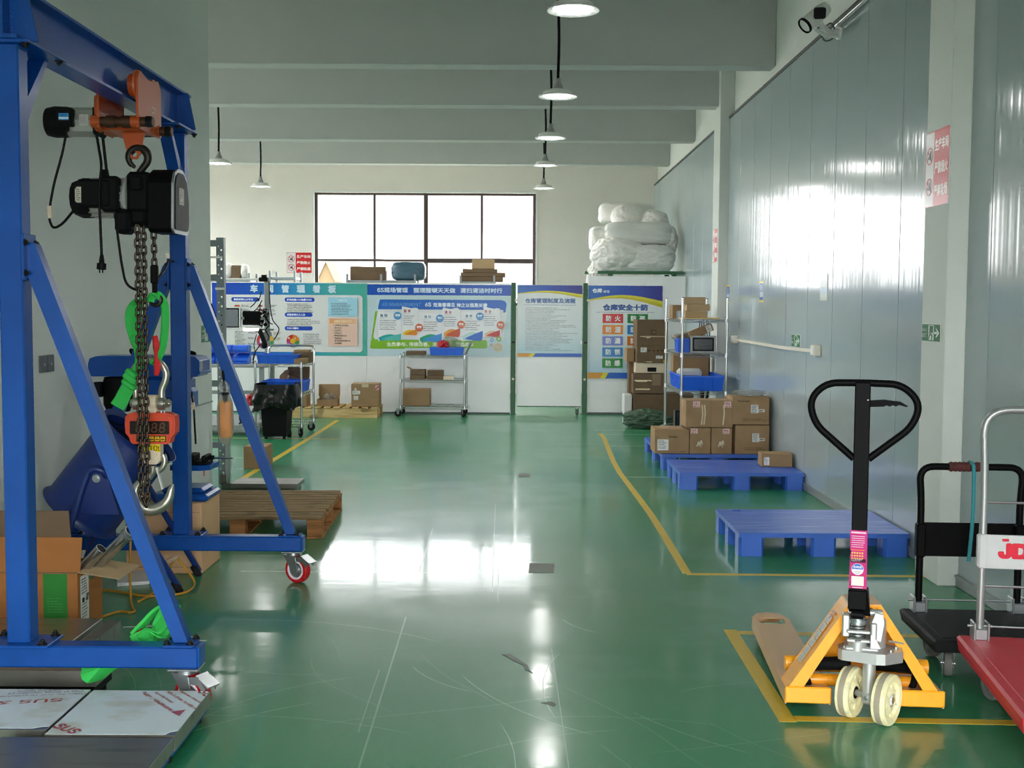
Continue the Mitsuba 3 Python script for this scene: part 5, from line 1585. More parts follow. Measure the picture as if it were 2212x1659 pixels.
# ---------------------------------------------------------------- the black bin
k = thing('waste_bin', 'black plastic waste bin lined with a crumpled black bag, in front of the trolley', 'waste bin')
with at(-2.645, 12.93, 0):
    b0 = [(-.135, -.15), (.135, -.15), (.135, .15), (-.135, .15)]
    add(k, 'bin_body', hull([(x * .93, y * .93, .03) for x, y in b0] + [(x * 1.18, y * 1.15, .56) for x, y in b0]), 'black_plastic', False)
    add(k, 'rim', bx(-.17, .17, -.185, .185, .53, .565, .008), 'black_plastic')
    for sx in (-1, 1):
        add(k, 'wheel', cyl((sx * .11 - .02, .13, .035), (sx * .11 + .02, .13, .035), .035, 16), 'rubber')
        add(k, 'foot', cyl((sx * .10, -.11, 0), (sx * .1, -.11, .035), .018, 10), 'rubber')
    th = np.linspace(0, 2 * np.pi, 97)[:-1]
    rows = []
    for i, zz in enumerate(np.linspace(.605, .36, 12)):
        f = i / 11
        rr = 1 + .05 * np.sin(th * 11 + 3 * f) * f + .34 * (meshkit.fbm(np.c_[np.cos(th) * 4, np.sin(th) * 4, np.full(96, f * 5)], 3, 14) - .5) * f + .12 * (meshkit.fbm(np.c_[np.cos(th) * 2.5, np.sin(th) * 2.5, np.full(96, f * 3)], 3, 4) - .5)
        sq = (np.abs(np.cos(th)) ** 4 + np.abs(np.sin(th)) ** 4) ** -.25
        drop = (zz - .12 * (meshkit.noise(np.c_[np.cos(th) * 1.6 + 5, np.sin(th) * 1.6, 0 * th], 6) - .3) * f)
        rows.append(np.c_[np.cos(th) * sq * .228 * rr * (1 + .10 * math.sin(f * 3)), np.sin(th) * sq * .225 * rr, drop])
    V = np.vstack(rows)
    ii, jj = np.meshgrid(np.arange(11), np.arange(96), indexing='ij')
    j2 = (jj + 1) % 96
    q = np.stack([ii * 96 + jj, (ii + 1) * 96 + jj, (ii + 1) * 96 + j2, ii * 96 + j2], -1).reshape(-1, 4)
    add(k, 'bag_liner', trimesh.Trimesh(V, np.vstack([q[:, [0, 1, 2]], q[:, [0, 2, 3]]]), process=False), 'bag_black', 50)
k = thing('plastic_bag', 'crumpled red and white bag on the floor beside the black bin', 'bag')
put(k, lump((-2.93, 12.95, .42), (.06, .06, .06), 2, 13, .3, 3, 3, False), 'red_bag')

# ---------------------------------------------------------------- pine pallet against the partition with cartons
M = np.eye(4)
M[:3, 3] = (-3.02, 15.30, 0)
t = thing('wooden_pallet', 'pale pine pallet against the partition, carrying two cartons', 'pallet')
with at(M=M):
    for i in range(10):
        x = .0 + i * .125
        add(t, 'deck_board', rot(bx(x, x + .085, 0, .62, .125, .143, .002), -0, o=(x, 0, 0)), 'pallet_pine', False)
    for y in (.005, .29, .575):
        add(t, 'stringer', bx(0, 1.205, y, y + .042, .0, .124, .002), 'pallet_pine', False)
open_carton('small opened carton with a clear bag inside, on the pine pallet', -2.49, 15.52, .146, .27, .2, .09, .19, m='card')
k = solo('plastic_bag', lump((-2.47, 15.50, .235), (.085, .07, .07), 1.8, 21, .3, 3, 3, False), 'bag_clear', 'small crumpled clear bag inside the opened carton on the pine pallet', 'bag')


def art_pp(A, w, h):
    shipping(A, .015, h * .55, .10, h * .16, 1)
    shipping(A, .03, h * .30, .06, h * .18, 2)
    A.rect(w * .38, h * .86, w * .62, h, '#c7b79c').rect(.04, h * .72, .07, h * .82, '#c9c9c4').rect(w * .86, h * .74, w * .99, h * .95, '#c9a0a0').poly(LineString([(w * .88, h * .78), (w * .97, h * .9)]).buffer(.006), '#a03040')


carton('square brown carton with white labels, on the right end of the pine pallet', -1.985, 15.54, .146, .365, .36, .30, 2, 'card', True, art_pp)
carton('brown carton low on the pine pallet, mostly hidden by the black bin', -2.86, 15.5, .146, .22, .3, .19, 0, 'card', False)

# ---------------------------------------------------------------- cartons around the tall shelf
def art_big(A, w, h):
    A.rect(w * .45, h * .66, w * .62, h * .76, '#4a3c2c').rect(w * .47, h * .68, w * .60, h * .74, '#7d6245').rect(w * .5, h * .66, w * .51, h * .76, '#4a3c2c')
    A.rect(w * .10, h * .595, w * .9, h * .62, '#b8a488').rect(w * .2, h * .59, w * .45, h * .6, '#d8cbb4').rect(w * .3, h * .565, w * .42, h * .61, '#c3b397')
    A.rect(w * .15, h * .40, w * .8, h * .408, '#5a4836')
    shipping(A, w * .12, h * .24, w * .2, h * .11, 3)
    shipping(A, w * .62, h * .09, w * .22, h * .07, 4)
    for i in range(4):
        x = w * (.40 + i * .14)
        A.poly(Point(x, h * .285).buffer(w * .025), '#4a3828').poly(Polygon([(x - w * .04, h * .29), (x + w * .04, h * .29), (x, h * .24)]), '#4a3828') if i % 2 == 0 else A.rect(x - w * .04, h * .265, x + w * .04, h * .285, '#4a3828')
    A.rect(w * .3, 0, w * .5, h * .03, '#b8a488').rect(w * .85, 0, w, h * .06, '#b89a3a')


def art_film(A, w, h):
    A.rect(w * .05, h * .62, w * .6, h * .68, '#e6d9bb').rect(w * .1, h * .58, w * .45, h * .62, '#d9c9a4').rect(w * .08, h * .18, w * .55, h * .25, '#e2d2b0').rect(w * .62, h * .4, w * .9, h * .98, '#8d7862')


carton('large dark brown carton with two labels, topmost of the stack left of the wire shelf', 1.69, 14.75, .79, .385, .4, .53, 1, 'card_dark', False, art_big)
carton('white carton between the dark brown cartons left of the wire shelf', 1.67, 14.78, .655, .36, .38, .13, 0, 'cream', False)
k = solo('black_slot_label', bx(1.64, 1.75, 14.575, 14.585, .675, .725, .002), 'black_plastic', 'black plate on the front of the white carton left of the wire shelf', 'label', smooth=False)
carton('brown carton wrapped in shiny tape, under the white carton left of the wire shelf', 1.655, 14.77, .40, .385, .38, .25, 0, 'card_dark', False, art_film)
carton('wide brown carton at the floor, lowest of the stack behind the wire shelf', 1.85, 14.80, .005, .75, .4, .39, 0, 'card_dark', True)
carton('small brown carton squeezed against the board left of the tallest stack', 1.44, 14.85, .79, .095, .3, .17, 0, 'card', False)
for z in (.0, .395):
    pass
k = solo('support_box', bx(1.43, 1.49, 14.80, 15.02, .0, .79, .004), 'card_dark', 'narrow brown carton standing beside the taped carton in the stack', 'carton', smooth=False)
k = thing('storage_tub', 'frosted clear tub at the foot of the carton stack', 'tub')
put(k, bx(1.355, 1.46, 14.62, 14.90, .145, .385, .01), 'bale_grey')
add(k, 'tub_base', bx(1.365, 1.45, 14.63, 14.89, .0, .145, .006), 'white_plastic')
k = solo('tarpaulin', lump((1.60, 14.30, .105), (.27, .22, .115), 2.0, 17, .30, 2.0, 5), 'tarp_green', 'crumpled dark green tarpaulin on the floor at the foot of the carton stack', 'tarpaulin')

# the tall shelf's load
for i, (x, z, w, dg) in enumerate(((1.90, 1.353, .235, -2), (1.915, 1.425, .245, 1), (1.88, 1.497, .225, 0))):
    carton(('lowest', 'middle', 'topmost')[i] + ' of three flat brown cartons stacked on the tall wire shelf', x, 12.45, z + .01, w, .18, .071 if i else .07, dg, 'card_pale', False)
k = solo('plywood_sheet', bx(1.76, 2.14, 12.3, 12.9, 1.346, 1.362, .002), 'plank_pale', 'pale board lying under the three cartons on top of the wire shelf', 'board', smooth=False)
carton('brown carton at the back of the wire shelf top, beside the stack of three', 1.83, 13.05, 1.348, .22, .25, .15, 0, 'card', False)
carton('blue and white carton on top of the wire shelf', 1.80, 12.75, 1.348, .10, .12, .085, 0, 'tarp_blue', False, lambda A, w, h: A.rect(0, 0, w, h, '#3f86cf').rect(0, 0, w * .3, h, '#c9ccce'))
carton('tiny brown carton on the wire shelf top, leftmost', 1.745, 13.1, 1.348, .06, .12, .11, 0, 'card', False)


def terminal(label, x, y, z, w, d, h, deg=0, bezel='grey_plastic', lit='screen_grey', bz=.022):
    """A panel screen: deep case, bezel, recessed glass."""
    t = thing('panel_screen', label, 'screen')
    with at(x, y, z, deg):
        add(t, 'case', bx(-w / 2 + .01, w / 2 - .01, .012, d, .01, h - .01, .006), 'steel_side')
        add(t, 'bezel', J(bx(-w / 2, w / 2, 0, .014, 0, bz, .003), bx(-w / 2, w / 2, 0, .014, h - bz, h, .003), bx(-w / 2, -w / 2 + bz, 0, .014, 0, h, .003), bx(w / 2 - bz, w / 2, 0, .014, 0, h, .003)), bezel)
        add(t, 'surround', bx(-w / 2 + bz * .8, w / 2 - bz * .8, .006, .014, bz * .8, h - bz * .8), 'black_plastic', False)
        add(t, 'glass', bx(-w / 2 + bz * 1.7, w / 2 - bz * 1.7, .0045, .007, bz * 1.7, h - bz * 1.7), lit, False)
    return t


terminal('grey panel screen on the second shelf of the tall wire shelf', 1.97, 12.32, .99, .265, .10, .185, -4, lit='screen_dark')
carton('brown carton lying tilted above the panel screen on the wire shelf', 1.90, 12.8, 1.10, .30, .2, .10, 0, 'card', False, tilt=(-14, (0, 1, 0)))
carton('brown carton with a white label leaning on the second shelf of the wire shelf', 1.99, 12.55, 1.18, .26, .10, .08, 0, 'card', False, lambda A, w, h: shipping(A, w * .72, .005, w * .22, h * .9, 6), tilt=(-22, (0, 1, 0)))
crate('small blue bin on the second shelf of the tall wire shelf', 1.79, 12.62, .99, .12, .22, .15)
k = solo('plastic_bag', lump((1.78, 12.66, 1.15), (.09, .09, .035), 2, 31, .3, 3, 3, False), 'bag_clear', 'crumpled clear bag over the small blue bin on the wire shelf', 'bag')
carton('grey device standing between the blue bin and the screen on the wire shelf', 1.865, 12.7, .99, .04, .2, .17, 0, 'steel_side', False)
for i in range(5):
    x = 2.02 + i * .022
    cable('cable', ('leftmost', 'second', 'middle', 'fourth', 'rightmost')[i] + ' of the black cables hanging above the screen on the wire shelf', [(x, 12.9, 1.33), (x - .01 + .004 * i, 12.85, 1.22), (x + .01, 12.8, 1.10), (x + .02 - .01 * i, 12.8, 1.02)], .004, 'black_plastic', group='cables behind the shelf screen')
carton('wide brown carton behind the blue crate on the third shelf of the wire shelf', 1.96, 13.2, .595, .40, .2, .36, 0, 'card', False)
k = solo('plastic_bag', J(bx(1.78, 2.05, 12.85, 13.0, .70, .80, .03)), 'bale_grey', 'white foam pack lying in the wide blue crate of the wire shelf', 'foam pack')
crate('wide blue crate on the third shelf of the tall wire shelf', 1.962, 12.74, .595, .44, .96, .16)
terminal('small dark screen standing on the lowest shelf of the wire shelf', 1.80, 12.75, .135, .13, .1, .22, 6, 'steel_side', 'screen_dark', .012)
k = solo('foam_tube', cyl((1.76, 12.35, .16), (1.92, 12.28, .155), .024, 14), 'white_plastic', 'short white foam tube on the lowest shelf of the wire shelf', 'tube')
k = solo('dust_coat', J(lump((2.21, 13.75, .78), (.06, .05, .27), 2.6, 6, .12, 2, 3, False), lump((2.21, 13.74, .45), (.045, .045, .14), 2.4, 9, .12, 2, 3, False)), 'cloth_maroon', 'dark maroon coat hanging behind the tall wire shelf', 'coat') if False else None
k = solo('hanging_coat', lump((2.20, 13.62, .70), (.055, .045, .34), 2.8, 6, .10, 2, 4, False), 'cloth_maroon', 'dark maroon coat hanging at the wall behind the wire shelf', 'coat')
k = solo('hydrant_frame', J(bx(2.285, 2.325, 13.49, 13.50, .78, .79), bx(2.285, 2.325, 13.49, 13.50, 1.0, 1.01), bx(2.285, 2.292, 13.49, 13.50, .78, 1.01), bx(2.318, 2.325, 13.49, 13.5, .78, 1.01)), 'red_paint', 'small red frame on the wall behind the wire shelf', 'frame', smooth=False)

# ---------------------------------------------------------------- white bales on a green rack behind the boards
k = thing('pallet_rack', 'dark green rack behind the rightmost board, carrying white wrapped bales', 'rack')
add(k, 'deck_frame', J(bx(1.12, 2.30, 16.22, 16.26, 1.935, 1.975), bx(1.0, 2.32, 17.2, 17.24, 1.96, 2.0), bx(1.12, 1.15, 16.22, 17.22, 1.94, 1.975), bx(2.26, 2.30, 16.22, 17.22, 1.94, 1.975)), 'rack_green', False)
for i in range(12):
    x = 1.18 + i * .095
    add(k, 'deck_rod', cyl((x, 16.24, 1.96), (x, 17.2, 1.965), .006, 6), 'rack_green')
for x in (1.30, 2.18):
    for y in (16.30, 17.1):
        add(k, 'rack_post', bx(x - .02, x + .02, y - .02, y + .02, 0, 1.94), 'rack_green', False)
        add(k, 'corner_plate', bx(x - .03, x + .035, y - .03, y - .02, 1.88, 1.95), 'rack_green', False)
bales = [((1.42, 16.62, 2.20), (.36, .34, .25), 2.2, 41, .13, 'bale_white', 'big crumpled white bag lowest at the front of the pile on the green rack'),
         ((1.85, 16.60, 2.16), (.36, .30, .19), 3.2, 42, .10, 'bale_grey', 'pale grey wrapped bale low on the right of the pile on the green rack'),
         ((1.17, 16.66, 1.98), (.13, .20, .14), 2.2, 43, .30, 'bale_white', 'crumpled white bag end drooping over the left edge of the green rack'),
         ((1.72, 16.80, 2.52), (.46, .30, .16), 5.5, 44, .05, 'bale_grey', 'long box-shaped white bale in the middle layer of the pile on the rack'),
         ((1.20, 16.95, 2.45), (.15, .25, .17), 5.0, 45, .06, 'bale_white', 'small box-shaped white bale at the left of the middle layer'),
         ((1.62, 17.15, 2.77), (.24, .22, .20), 2.4, 46, .10, 'bale_white', 'rounded white bag standing on the middle layer of the pile'),
         ((1.62, 17.45, 2.86), (.40, .22, .15), 5.5, 47, .04, 'bale_white', 'box-shaped white bale topmost at the back of the pile'),
         ((1.98, 17.05, 2.72), (.20, .22, .16), 2.0, 48, .16, 'bale_white', 'small crumpled white bag at the right of the top layer'),
         ((2.17, 16.85, 2.42), (.12, .26, .22), 2.2, 49, .15, 'bale_white', 'narrow white bag squeezed against the panelled wall at the right of the pile')]
for c, s, pw_, sd, am, m, lb_ in bales:
    k = thing('white_bale', lb_, 'bale')
    put(k, lump(c, s, pw_, sd, am, 2.0, 5, True), m, 60)
k = thing('white_bale', 'small white bag end hanging below the left edge of the rack', 'bale')
put(k, lump((1.02, 16.45, 1.82), (.04, .06, .11), 2, 52, .25, 3, 3, False), 'bale_white')

# ---------------------------------------------------------------- racks behind the partition, only their tops in view
def store_rack(label, x0, x1, y0, z, bays=1):
    t = thing('storage_rack', label, 'rack')
    for i in range(bays + 1):
        x = x0 + (x1 - x0) * i / bays
        for y in (y0, y0 + .5):
            add(t, 'upright', bx(x - .015, x + .015, y - .015, y + .015, 0, z + .09), 'rack_steel', False)
    for zz in (z, .9):
        add(t, 'shelf_plate', bx(x0, x1, y0 + .016, y0 + .484, zz - .04, zz, .003), 'rack_steel', False)
    return t


store_rack('grey storage rack behind the boards, its top left of the window', -3.67, -3.30, 17.5, 1.90)
store_rack('grey storage rack behind the 车间管理看板 board, carrying a brown and a blue-wrapped pile', -2.52, -1.51, 17.5, 1.86, 2)
store_rack('grey storage rack behind the 6S board, carrying a stack of dark cartons', -.83, -.33, 17.5, 1.85)
carton('dark brown carton on the rack against the window, left one', -2.23, 17.75, 1.862, .52, .3, .2, 2, 'card_dark', True)
k = solo('wrapped_parcel', lump((-1.62, 17.75, 2.0), (.25, .22, .14), 4.5, 61, .06, 2, 4), 'tarp_blue', 'dark parcel wrapped in blue film on the rack against the window', 'parcel')
for i, (x, w, h, z) in enumerate(((-.52, .62, .07, 1.852), (-.50, .66, .06, 1.924), (-.55, .52, .05, 1.986))):
    carton(('lowest', 'middle', 'topmost')[i] + ' of three flattened dark cartons on the rack before the window', x, 17.75, z, w, .34, h, i * 2 - 2, 'card_dark', False)
carton('light brown carton on top of the flattened dark cartons before the window', -.50, 17.75, 2.04, .34, .26, .145, 2, 'card_pale', True)

# house seen through the window
k = thing('house', 'pale pointed gable far off behind the lower left window pane', 'house')
add(k, 'wall', prism(Polygon([(-16.85, -.1), (-15.55, -.1), (-15.55, 3.85), (-16.2, 5.3), (-16.85, 3.85)]), 4, 'xz', (0, 104, 0)), 'house_out', False)
for s_ in (-1, 1):
    add(k, 'roof', hull([(-16.2 + s_ * .75, y, z) for y in (99.8, 104.2) for z in (3.70, 3.8)] + [(-16.2, y, z) for y in (99.8, 104.2) for z in (5.32, 5.42)]), 'house_out', False)

# ---------------------------------------------------------------- workstation left of the boards
k = thing('rack', 'tall grey slotted-angle rack at the corner of the left wall', 'rack')
holes = [sbox(9.462, z, 9.474, z + .02) for z in np.arange(.15, 1.95, .085)]
fl1 = sbox(9.44, .0, 9.50, 2.0)
ang_ = J(bx(-2.40, -2.355, 9.44, 9.444, 0, 2.0), bx(-2.4, -2.396, 9.44, 9.50, 0, 2.0))
face = sbox(-2.412, 0, -2.352, 2.0)
for z in np.arange(.10, 1.95, .075):
    face = face.difference(Point(-2.372, z).buffer(.008, 4)).difference(Point(-2.395, z + .03).buffer(.005, 3))
add(k, 'angle_post', J(prism(face, .003, 'xz', (0, 9.45, 0)), bx(-2.355, -2.352, 9.45, 9.51, 0, 2.0)), 'rack_angle', False)
add(k, 'angle_post', bx(-3.4, -3.35, 9.45, 9.5, 0, 2.0), 'rack_angle', False)
for z in (1.93, 1.655, .80, .30):
    add(k, 'shelf_beam', bx(-3.38, -2.40, 9.452, 9.49, z, z + .05, .002), 'rack_angle', False)
add(k, 'shelf_beam', bx(-2.47, -2.36, 9.44, 9.448, 1.835, 1.85, .002), 'white_plastic', False)
add(k, 'cable_wrap', J(bx(-2.42, -2.35, 9.435, 9.449, 1.58, 1.60, .004)), 'white_plastic', False)

k = thing('workbench', 'grey workbench left of the trolley, with blue part bins on it', 'workbench')
add(k, 'bench_top', bx(-4.2, -2.93, 13.75, 14.45, .735, .765, .004), 'grey_plastic')
for x in (-4.1, -3.0):
    for y in (13.8, 14.4):
        add(k, 'leg', bx(x - .025, x + .025, y - .025, y + .025, 0, .735), 'trim_grey', False)
add(k, 'lower_rail', bx(-4.1, -3.0, 13.78, 13.82, .42, .46), 'trim_grey', False)
for i in range(4):
    x = -3.30 - i * .20
    t = thing('parts_bin', ('blue parts bin on the workbench, lower one nearest the camera stand', 'blue parts bin on the workbench, lower one second from the camera stand', 'blue parts bin on the workbench, lower one third from the camera stand', 'blue parts bin on the workbench, lower one hidden behind the crane brace')[i], 'bin', 'blue parts bins on the workbench')
    add(t, 'bin_shell', J(hull([(x - .085, 14.0, .77), (x + .085, 14.0, .77), (x - .085, 14.22, .77), (x + .085, 14.22, .77), (x - .085, 14.22, .90), (x + .085, 14.22, .90), (x - .085, 14.02, .83), (x + .085, 14.02, .83)])), 'crate_blue', False)
    add(t, 'bin_lip', bx(x - .09, x + .09, 13.985, 14.0, .80, .835, .003), 'crate_blue', False)
    t = thing('parts_bin', ('blue parts bin stacked on another, upper one nearest the camera stand', 'blue parts bin stacked on another, upper one second from the camera stand', 'blue parts bin stacked on another, upper one third from the camera stand', 'blue parts bin stacked on another, upper one hidden behind the crane brace')[i], 'bin', 'blue parts bins on the workbench')
    add(t, 'bin_shell', bx(x - .085, x + .085, 14.02, 14.22, .905, .99, .01), 'crate_blue', False)
    add(t, 'bin_lip', bx(x - .09, x + .09, 14.0, 14.02, .93, .96, .003), 'crate_blue', False)
add(k, 'lower_shelf', bx(-4.1, -2.96, 13.1, 14.4, .10, .12, .003), 'grey_plastic', False)
k2 = cable('cable', 'black cable coiled on the low shelf under the workbench', [(-3.13, 13.2, .13), (-3.07, 13.18, .16), (-3.03, 13.2, .24), (-3.07, 13.2, .27), (-3.12, 13.2, .22), (-3.10, 13.17, .15), (-3.02, 13.15, .14), (-3.0, 13.2, .2), (-3.05, 13.22, .26)], .009, 'black_plastic')
k2 = thing('paper_sheet', 'white paper sheet leaning on the low shelf under the workbench', 'paper')
put(k2, rot(bx(-3.14, -3.03, 13.3, 13.303, .22, .36), 40, (0, 1, 0), (-3.08, 13.3, .29)), 'board_white', False)
k = thing('camera_stand', 'pale upright stand with an arm and tangled cables, in front of the blue notice board', 'stand')
add(k, 'stand_post', bx(-3.0, -2.945, 13.97, 14.03, .765, 1.80, .004), 'grey_plastic')
add(k, 'stand_arm', J(bx(-4.2, -2.955, 13.98, 14.02, 1.765, 1.79, .003)), 'white_plastic')
add(k, 'stand_collar', J(bx(-3.02, -2.93, 13.95, 14.05, 1.10, 1.15, .004), bx(-3.04, -2.89, 13.93, 14.0, 1.17, 1.19, .006)), 'grey_plastic')
add(k, 'clamp', J(bx(-3.06, -2.96, 13.95, 14.0, 1.75, 1.80, .005), bx(-3.03, -2.97, 13.95, 14.0, 1.80, 1.83, .005)), 'black_plastic')
for i, (x, z) in enumerate(((-2.99, 1.39), (-2.99, 1.335), (-3.02, 1.28), (-3.04, 1.37), (-2.98, 1.24))):
    add(k, 'cable_clip', lump((x, 13.93, z), (.022, .02, .018), 2, i, .2, 3, 3, False), 'black_plastic')
rr = random.Random(4)
for i in range(9):
    z0 = rr.uniform(1.2, 1.75)
    pts = [(-3.0 + rr.uniform(-.05, .03), 13.92, z0)]
    for j in range(4):
        pts.append((pts[-1][0] + rr.uniform(-.06, .065), 13.90 + rr.uniform(-.03, .03), pts[-1][2] - rr.uniform(-.03, .11)))
    add(k, 'cable', tube(spline(pts, 6), .0055, 6), 'black_plastic')
add(k, 'cable', tube(spline([(-2.93, 13.92, 1.75), (-2.92, 13.91, 1.5), (-2.89, 13.91, 1.3), (-2.82, 13.92, 1.2), (-2.84, 13.92, 1.12), (-2.88, 13.92, 1.06)], 6), .006, 6), 'black_plastic')
add(k, 'cable', tube(spline([(-3.08, 13.9, 1.12), (-3.11, 13.9, 1.0), (-3.10, 13.9, .9), (-3.13, 13.9, .78)], 6), .005, 6), 'black_plastic')
add(k, 'cable', tube(spline([(-3.02, 13.88, 1.02), (-3.09, 13.88, .92), (-3.12, 13.88, .84), (-3.11, 13.88, .77)], 6), .006, 6), 'black_plastic')
k = thing('hand_scanner', 'black handheld scanner hanging nose down from the camera stand', 'scanner')
put(k, J(hull([(-3.06, 13.86, 1.17), (-3.02, 13.86, 1.19), (-2.955, 13.86, 1.02), (-2.995, 13.86, 1.0), (-3.06, 13.90, 1.17), (-3.02, 13.9, 1.19), (-2.955, 13.9, 1.02), (-2.995, 13.9, 1.0)]), lump((-2.985, 13.88, 1.0), (.035, .035, .04), 2.5, 3, .05, 2, 3, False), bx(-3.09, -3.03, 13.86, 13.9, 1.15, 1.175, .005)), 'black_plastic')
terminal('grey panel screen left of the camera stand, before the blue notice board', -3.315, 13.58, 1.19, .245, .09, .26, 0, 'white_plastic', 'screen_grey', .018)
k = thing('panel_screen', 'black rear side of a screen beside the camera stand', 'screen')
put(k, bx(-3.225, -3.02, 13.80, 13.86, 1.235, 1.40, .008), 'black_matt')
add(k, 'bracket', bx(-3.2, -3.04, 13.82, 13.84, 1.16, 1.24), 'white_plastic', False)
add(k, 'arm', bx(-3.05, -2.98, 13.84, 13.975, 1.30, 1.33, .003), 'grey_plastic', False)
add(k, 'arm', bx(-3.235, -3.20, 13.66, 13.82, 1.30, 1.33, .003), 'grey_plastic', False)
k = thing('work_light', 'short lit tube light under the black screen at the workstation', 'work light')
put(k, bx(-3.22, -3.02, 13.79, 13.83, 1.185, 1.205, .004), 'white_plastic')
kk = add(k, 'light_tube', bx(-3.215, -3.03, 13.775, 13.79, 1.168, 1.20, .004), 'white_plastic', False)
scene[kk]['emitter'] = {'type': 'area', 'radiance': {'type': 'rgb', 'value': [LAMP_POWER * .12] * 3}}
carton('brown carton on the floor by the platform scale column, behind the rear brace', -2.33, 10.55, 0, .2, .3, .2, 0, 'card', False)
k = thing('storage_bag', 'white sack on the rack top, left of the small brown carton above the boards', 'sack', 'white sacks on the shelving')
put(k, lump((-4.27, 17.4, 1.98), (.08, .1, .12), 3, 71, .12, 2, 3), 'bale_white')
k = thing('storage_bag', 'white sack on the rack top, right of the small brown carton above the boards', 'sack', 'white sacks on the shelving')
put(k, lump((-4.02, 17.4, 1.97), (.06, .1, .11), 3, 72, .12, 2, 3), 'bale_white')
carton('brown carton between two white sacks on top of the shelving left of the boards', -4.13, 17.4, 1.86, .13, .2, .20, 0, 'card_dark', False)
store_rack('grey shelving left of the boards with white sacks on top', -4.75, -3.90, 17.15, 1.855)

# ---------------------------------------------------------------- blue plastic pallets
def plastic_pallet(label, x0, x1, y0, y1, h=.14, hole=False):
    """Nine-foot pallet: flat deck with a rim, nine hollow feet."""
    t = thing('plastic_pallet', label, 'pallet')
    deck = rrect(x0, y0, x1, y1, .012)
    if hole:
        deck = deck.difference(Point(x0 + .13, y1 - .05).buffer(.028))
    dk = add(t, 'deck', prism(deck, .012, 'xy', (0, 0, h - .012)), 'pallet_blue', False)
    add(dk, 'deck_rim', J(bx(x0, x1, y0, y0 + .018, h - .028, h - .012), bx(x0, x1, y1 - .018, y1, h - .028, h - .012), bx(x0, x0 + .018, y0, y1, h - .028, h - .012), bx(x1 - .018, x1, y0, y1, h - .028, h - .012)), 'pallet_blue', False)
    for i in range(3):
        for j in range(3):
            cx = (x0 + .075, (x0 + x1) / 2, x1 - .075)[i]
            cy = (y0 + .075, (y0 + y1) / 2, y1 - .075)[j]
            wx, wy = .074, .07
            p = [(cx + sx * wx * k, cy + sy * wy * q) for sx, sy in ((-1, -1), (1, -1), (1, 1), (-1, 1)) for k, q in ((1, .75), (.8, 1))]
            pts = [(x + .0 * z, y, z) for x, y in p for z in (0, h - .013)]
            add(t, 'foot', hull(pts), 'pallet_blue', False)
    return t


plastic_pallet('empty blue plastic pallet on the floor behind the pallet truck, nearest of the three', 1.315, 2.315, 6.80, 7.62, hole=True)
plastic_pallet('blue plastic pallet with one small carton on it, middle of the three', 1.322, 2.322, 9.34, 10.16)
plastic_pallet('blue plastic pallet under the stacked cartons, farthest of the three', 1.322, 2.322, 10.50, 11.96)


def fragile(A, x, y, w, h, seed=0):
    A.rect(x, y, x + w, y + h, '#d9b8b4').rect(x + w * .06, y + h * .3, x + w * .94, y + h * .93, '#c98a88').rect(x + w * .1, y + h * .33, x + w * .9, y + h * .9, '#dcc4c0')
    for q in (.2, .42, .66):
        A.rect(x + w * q, y + h * .4, x + w * (q + .10), y + h * .85, '#8a3038')
    A.lines(x + w * .08, y + h * .1, x + w * .95, 1, .01, h * .14, '#8a3038', seed, .05)


def art1(A, w, h):
    shipping(A, .025, .03, .10, .10, 1)
    A.text('TIANMA', .13, .145, .016, '#4a3826', 1, width=.075, latin=True).lines(w * .72, .018, w * .98, 2, .008, .005, '#6a5238', 3)


def art_lo(frag):
    def f(A, w, h):
        fragile(A, frag * w, h - .052, .06, .048)
        A.poly(LineString([(w * .35, .07), (w * .42, .11), (w * .45, .08), (w * .55, .12), (w * .6, .09)]).buffer(.006), '#c6bda8').rect(w * .5, .06, w * .56, .1, '#b9a88c')
    return f


def art_up(frag, gl):
    def f(A, w, h):
        fragile(A, frag * w, h - .062, .062, .055)
        for q in gl:
            A.poly(LineString([(w * q, .03), (w * q + .01, .12), (w * q + .004, .2)]).buffer(.007), '#c9b898')
    return f


def art4(A, w, h):
    A.text('TIANMA', w * .14, h * .82, .014, '#5a4632', 1, width=w * .33, latin=True) if h > .24 and w > .31 else None
    A.rect(w * .5, h * .42, w * .70, h * .72, '#d4d4d0').lines(w * .52, h * .66, w * .68, 5, h * .055, h * .03, '#55565a', 4).rect(w * .7, h * .46, w * .87, h * .56, '#d2cfc6').lines(w * .72, h * .49, w * .85, 1, .01, h * .045, '#4a4a46', 9)
    A.lines(w * .28, h * .2, w * .92, 2, h * .06, h * .03, '#6a5238', 12)


for lb_, (x0, x1), z, d_, h_, ar, dg in (
    ('brown carton with a white label, single at the left end of the far blue pallet', (1.262, 1.575), .142, .34, .222, art1, 0),
    ('brown carton with a fragile sticker, lower one of the second column, far pallet', (1.58, 1.768), .142, .30, .235, art_lo(.05), 0),
    ('shiny taped carton with a fragile sticker, upper one of the second column, far pallet', (1.535, 1.765), .382, .30, .245, art_up(.28, (.62, .72)), 2),
    ('brown carton with a fragile sticker, lower one of the third column, far pallet', (1.775, 1.962), .142, .30, .235, art_lo(.55), 0),
    ('shiny taped carton with a fragile sticker, upper one of the third column, far pallet', (1.773, 1.972), .382, .30, .245, art_up(.60, (.55,)), -2),
    ('large brown carton with a white label, lower one of the tall pair by the wall', (1.99, 2.30), .142, .34, .262, art4, 0),
    ('large brown carton topped with clear film, upper one of the tall pair by the wall', (1.96, 2.295), .41, .34, .25, art4, 0)):
    w = x1 - x0
    carton(lb_, (x0 + x1) / 2, 10.56 + d_ / 2, z, w, d_, h_, dg, 'card', True, ar)
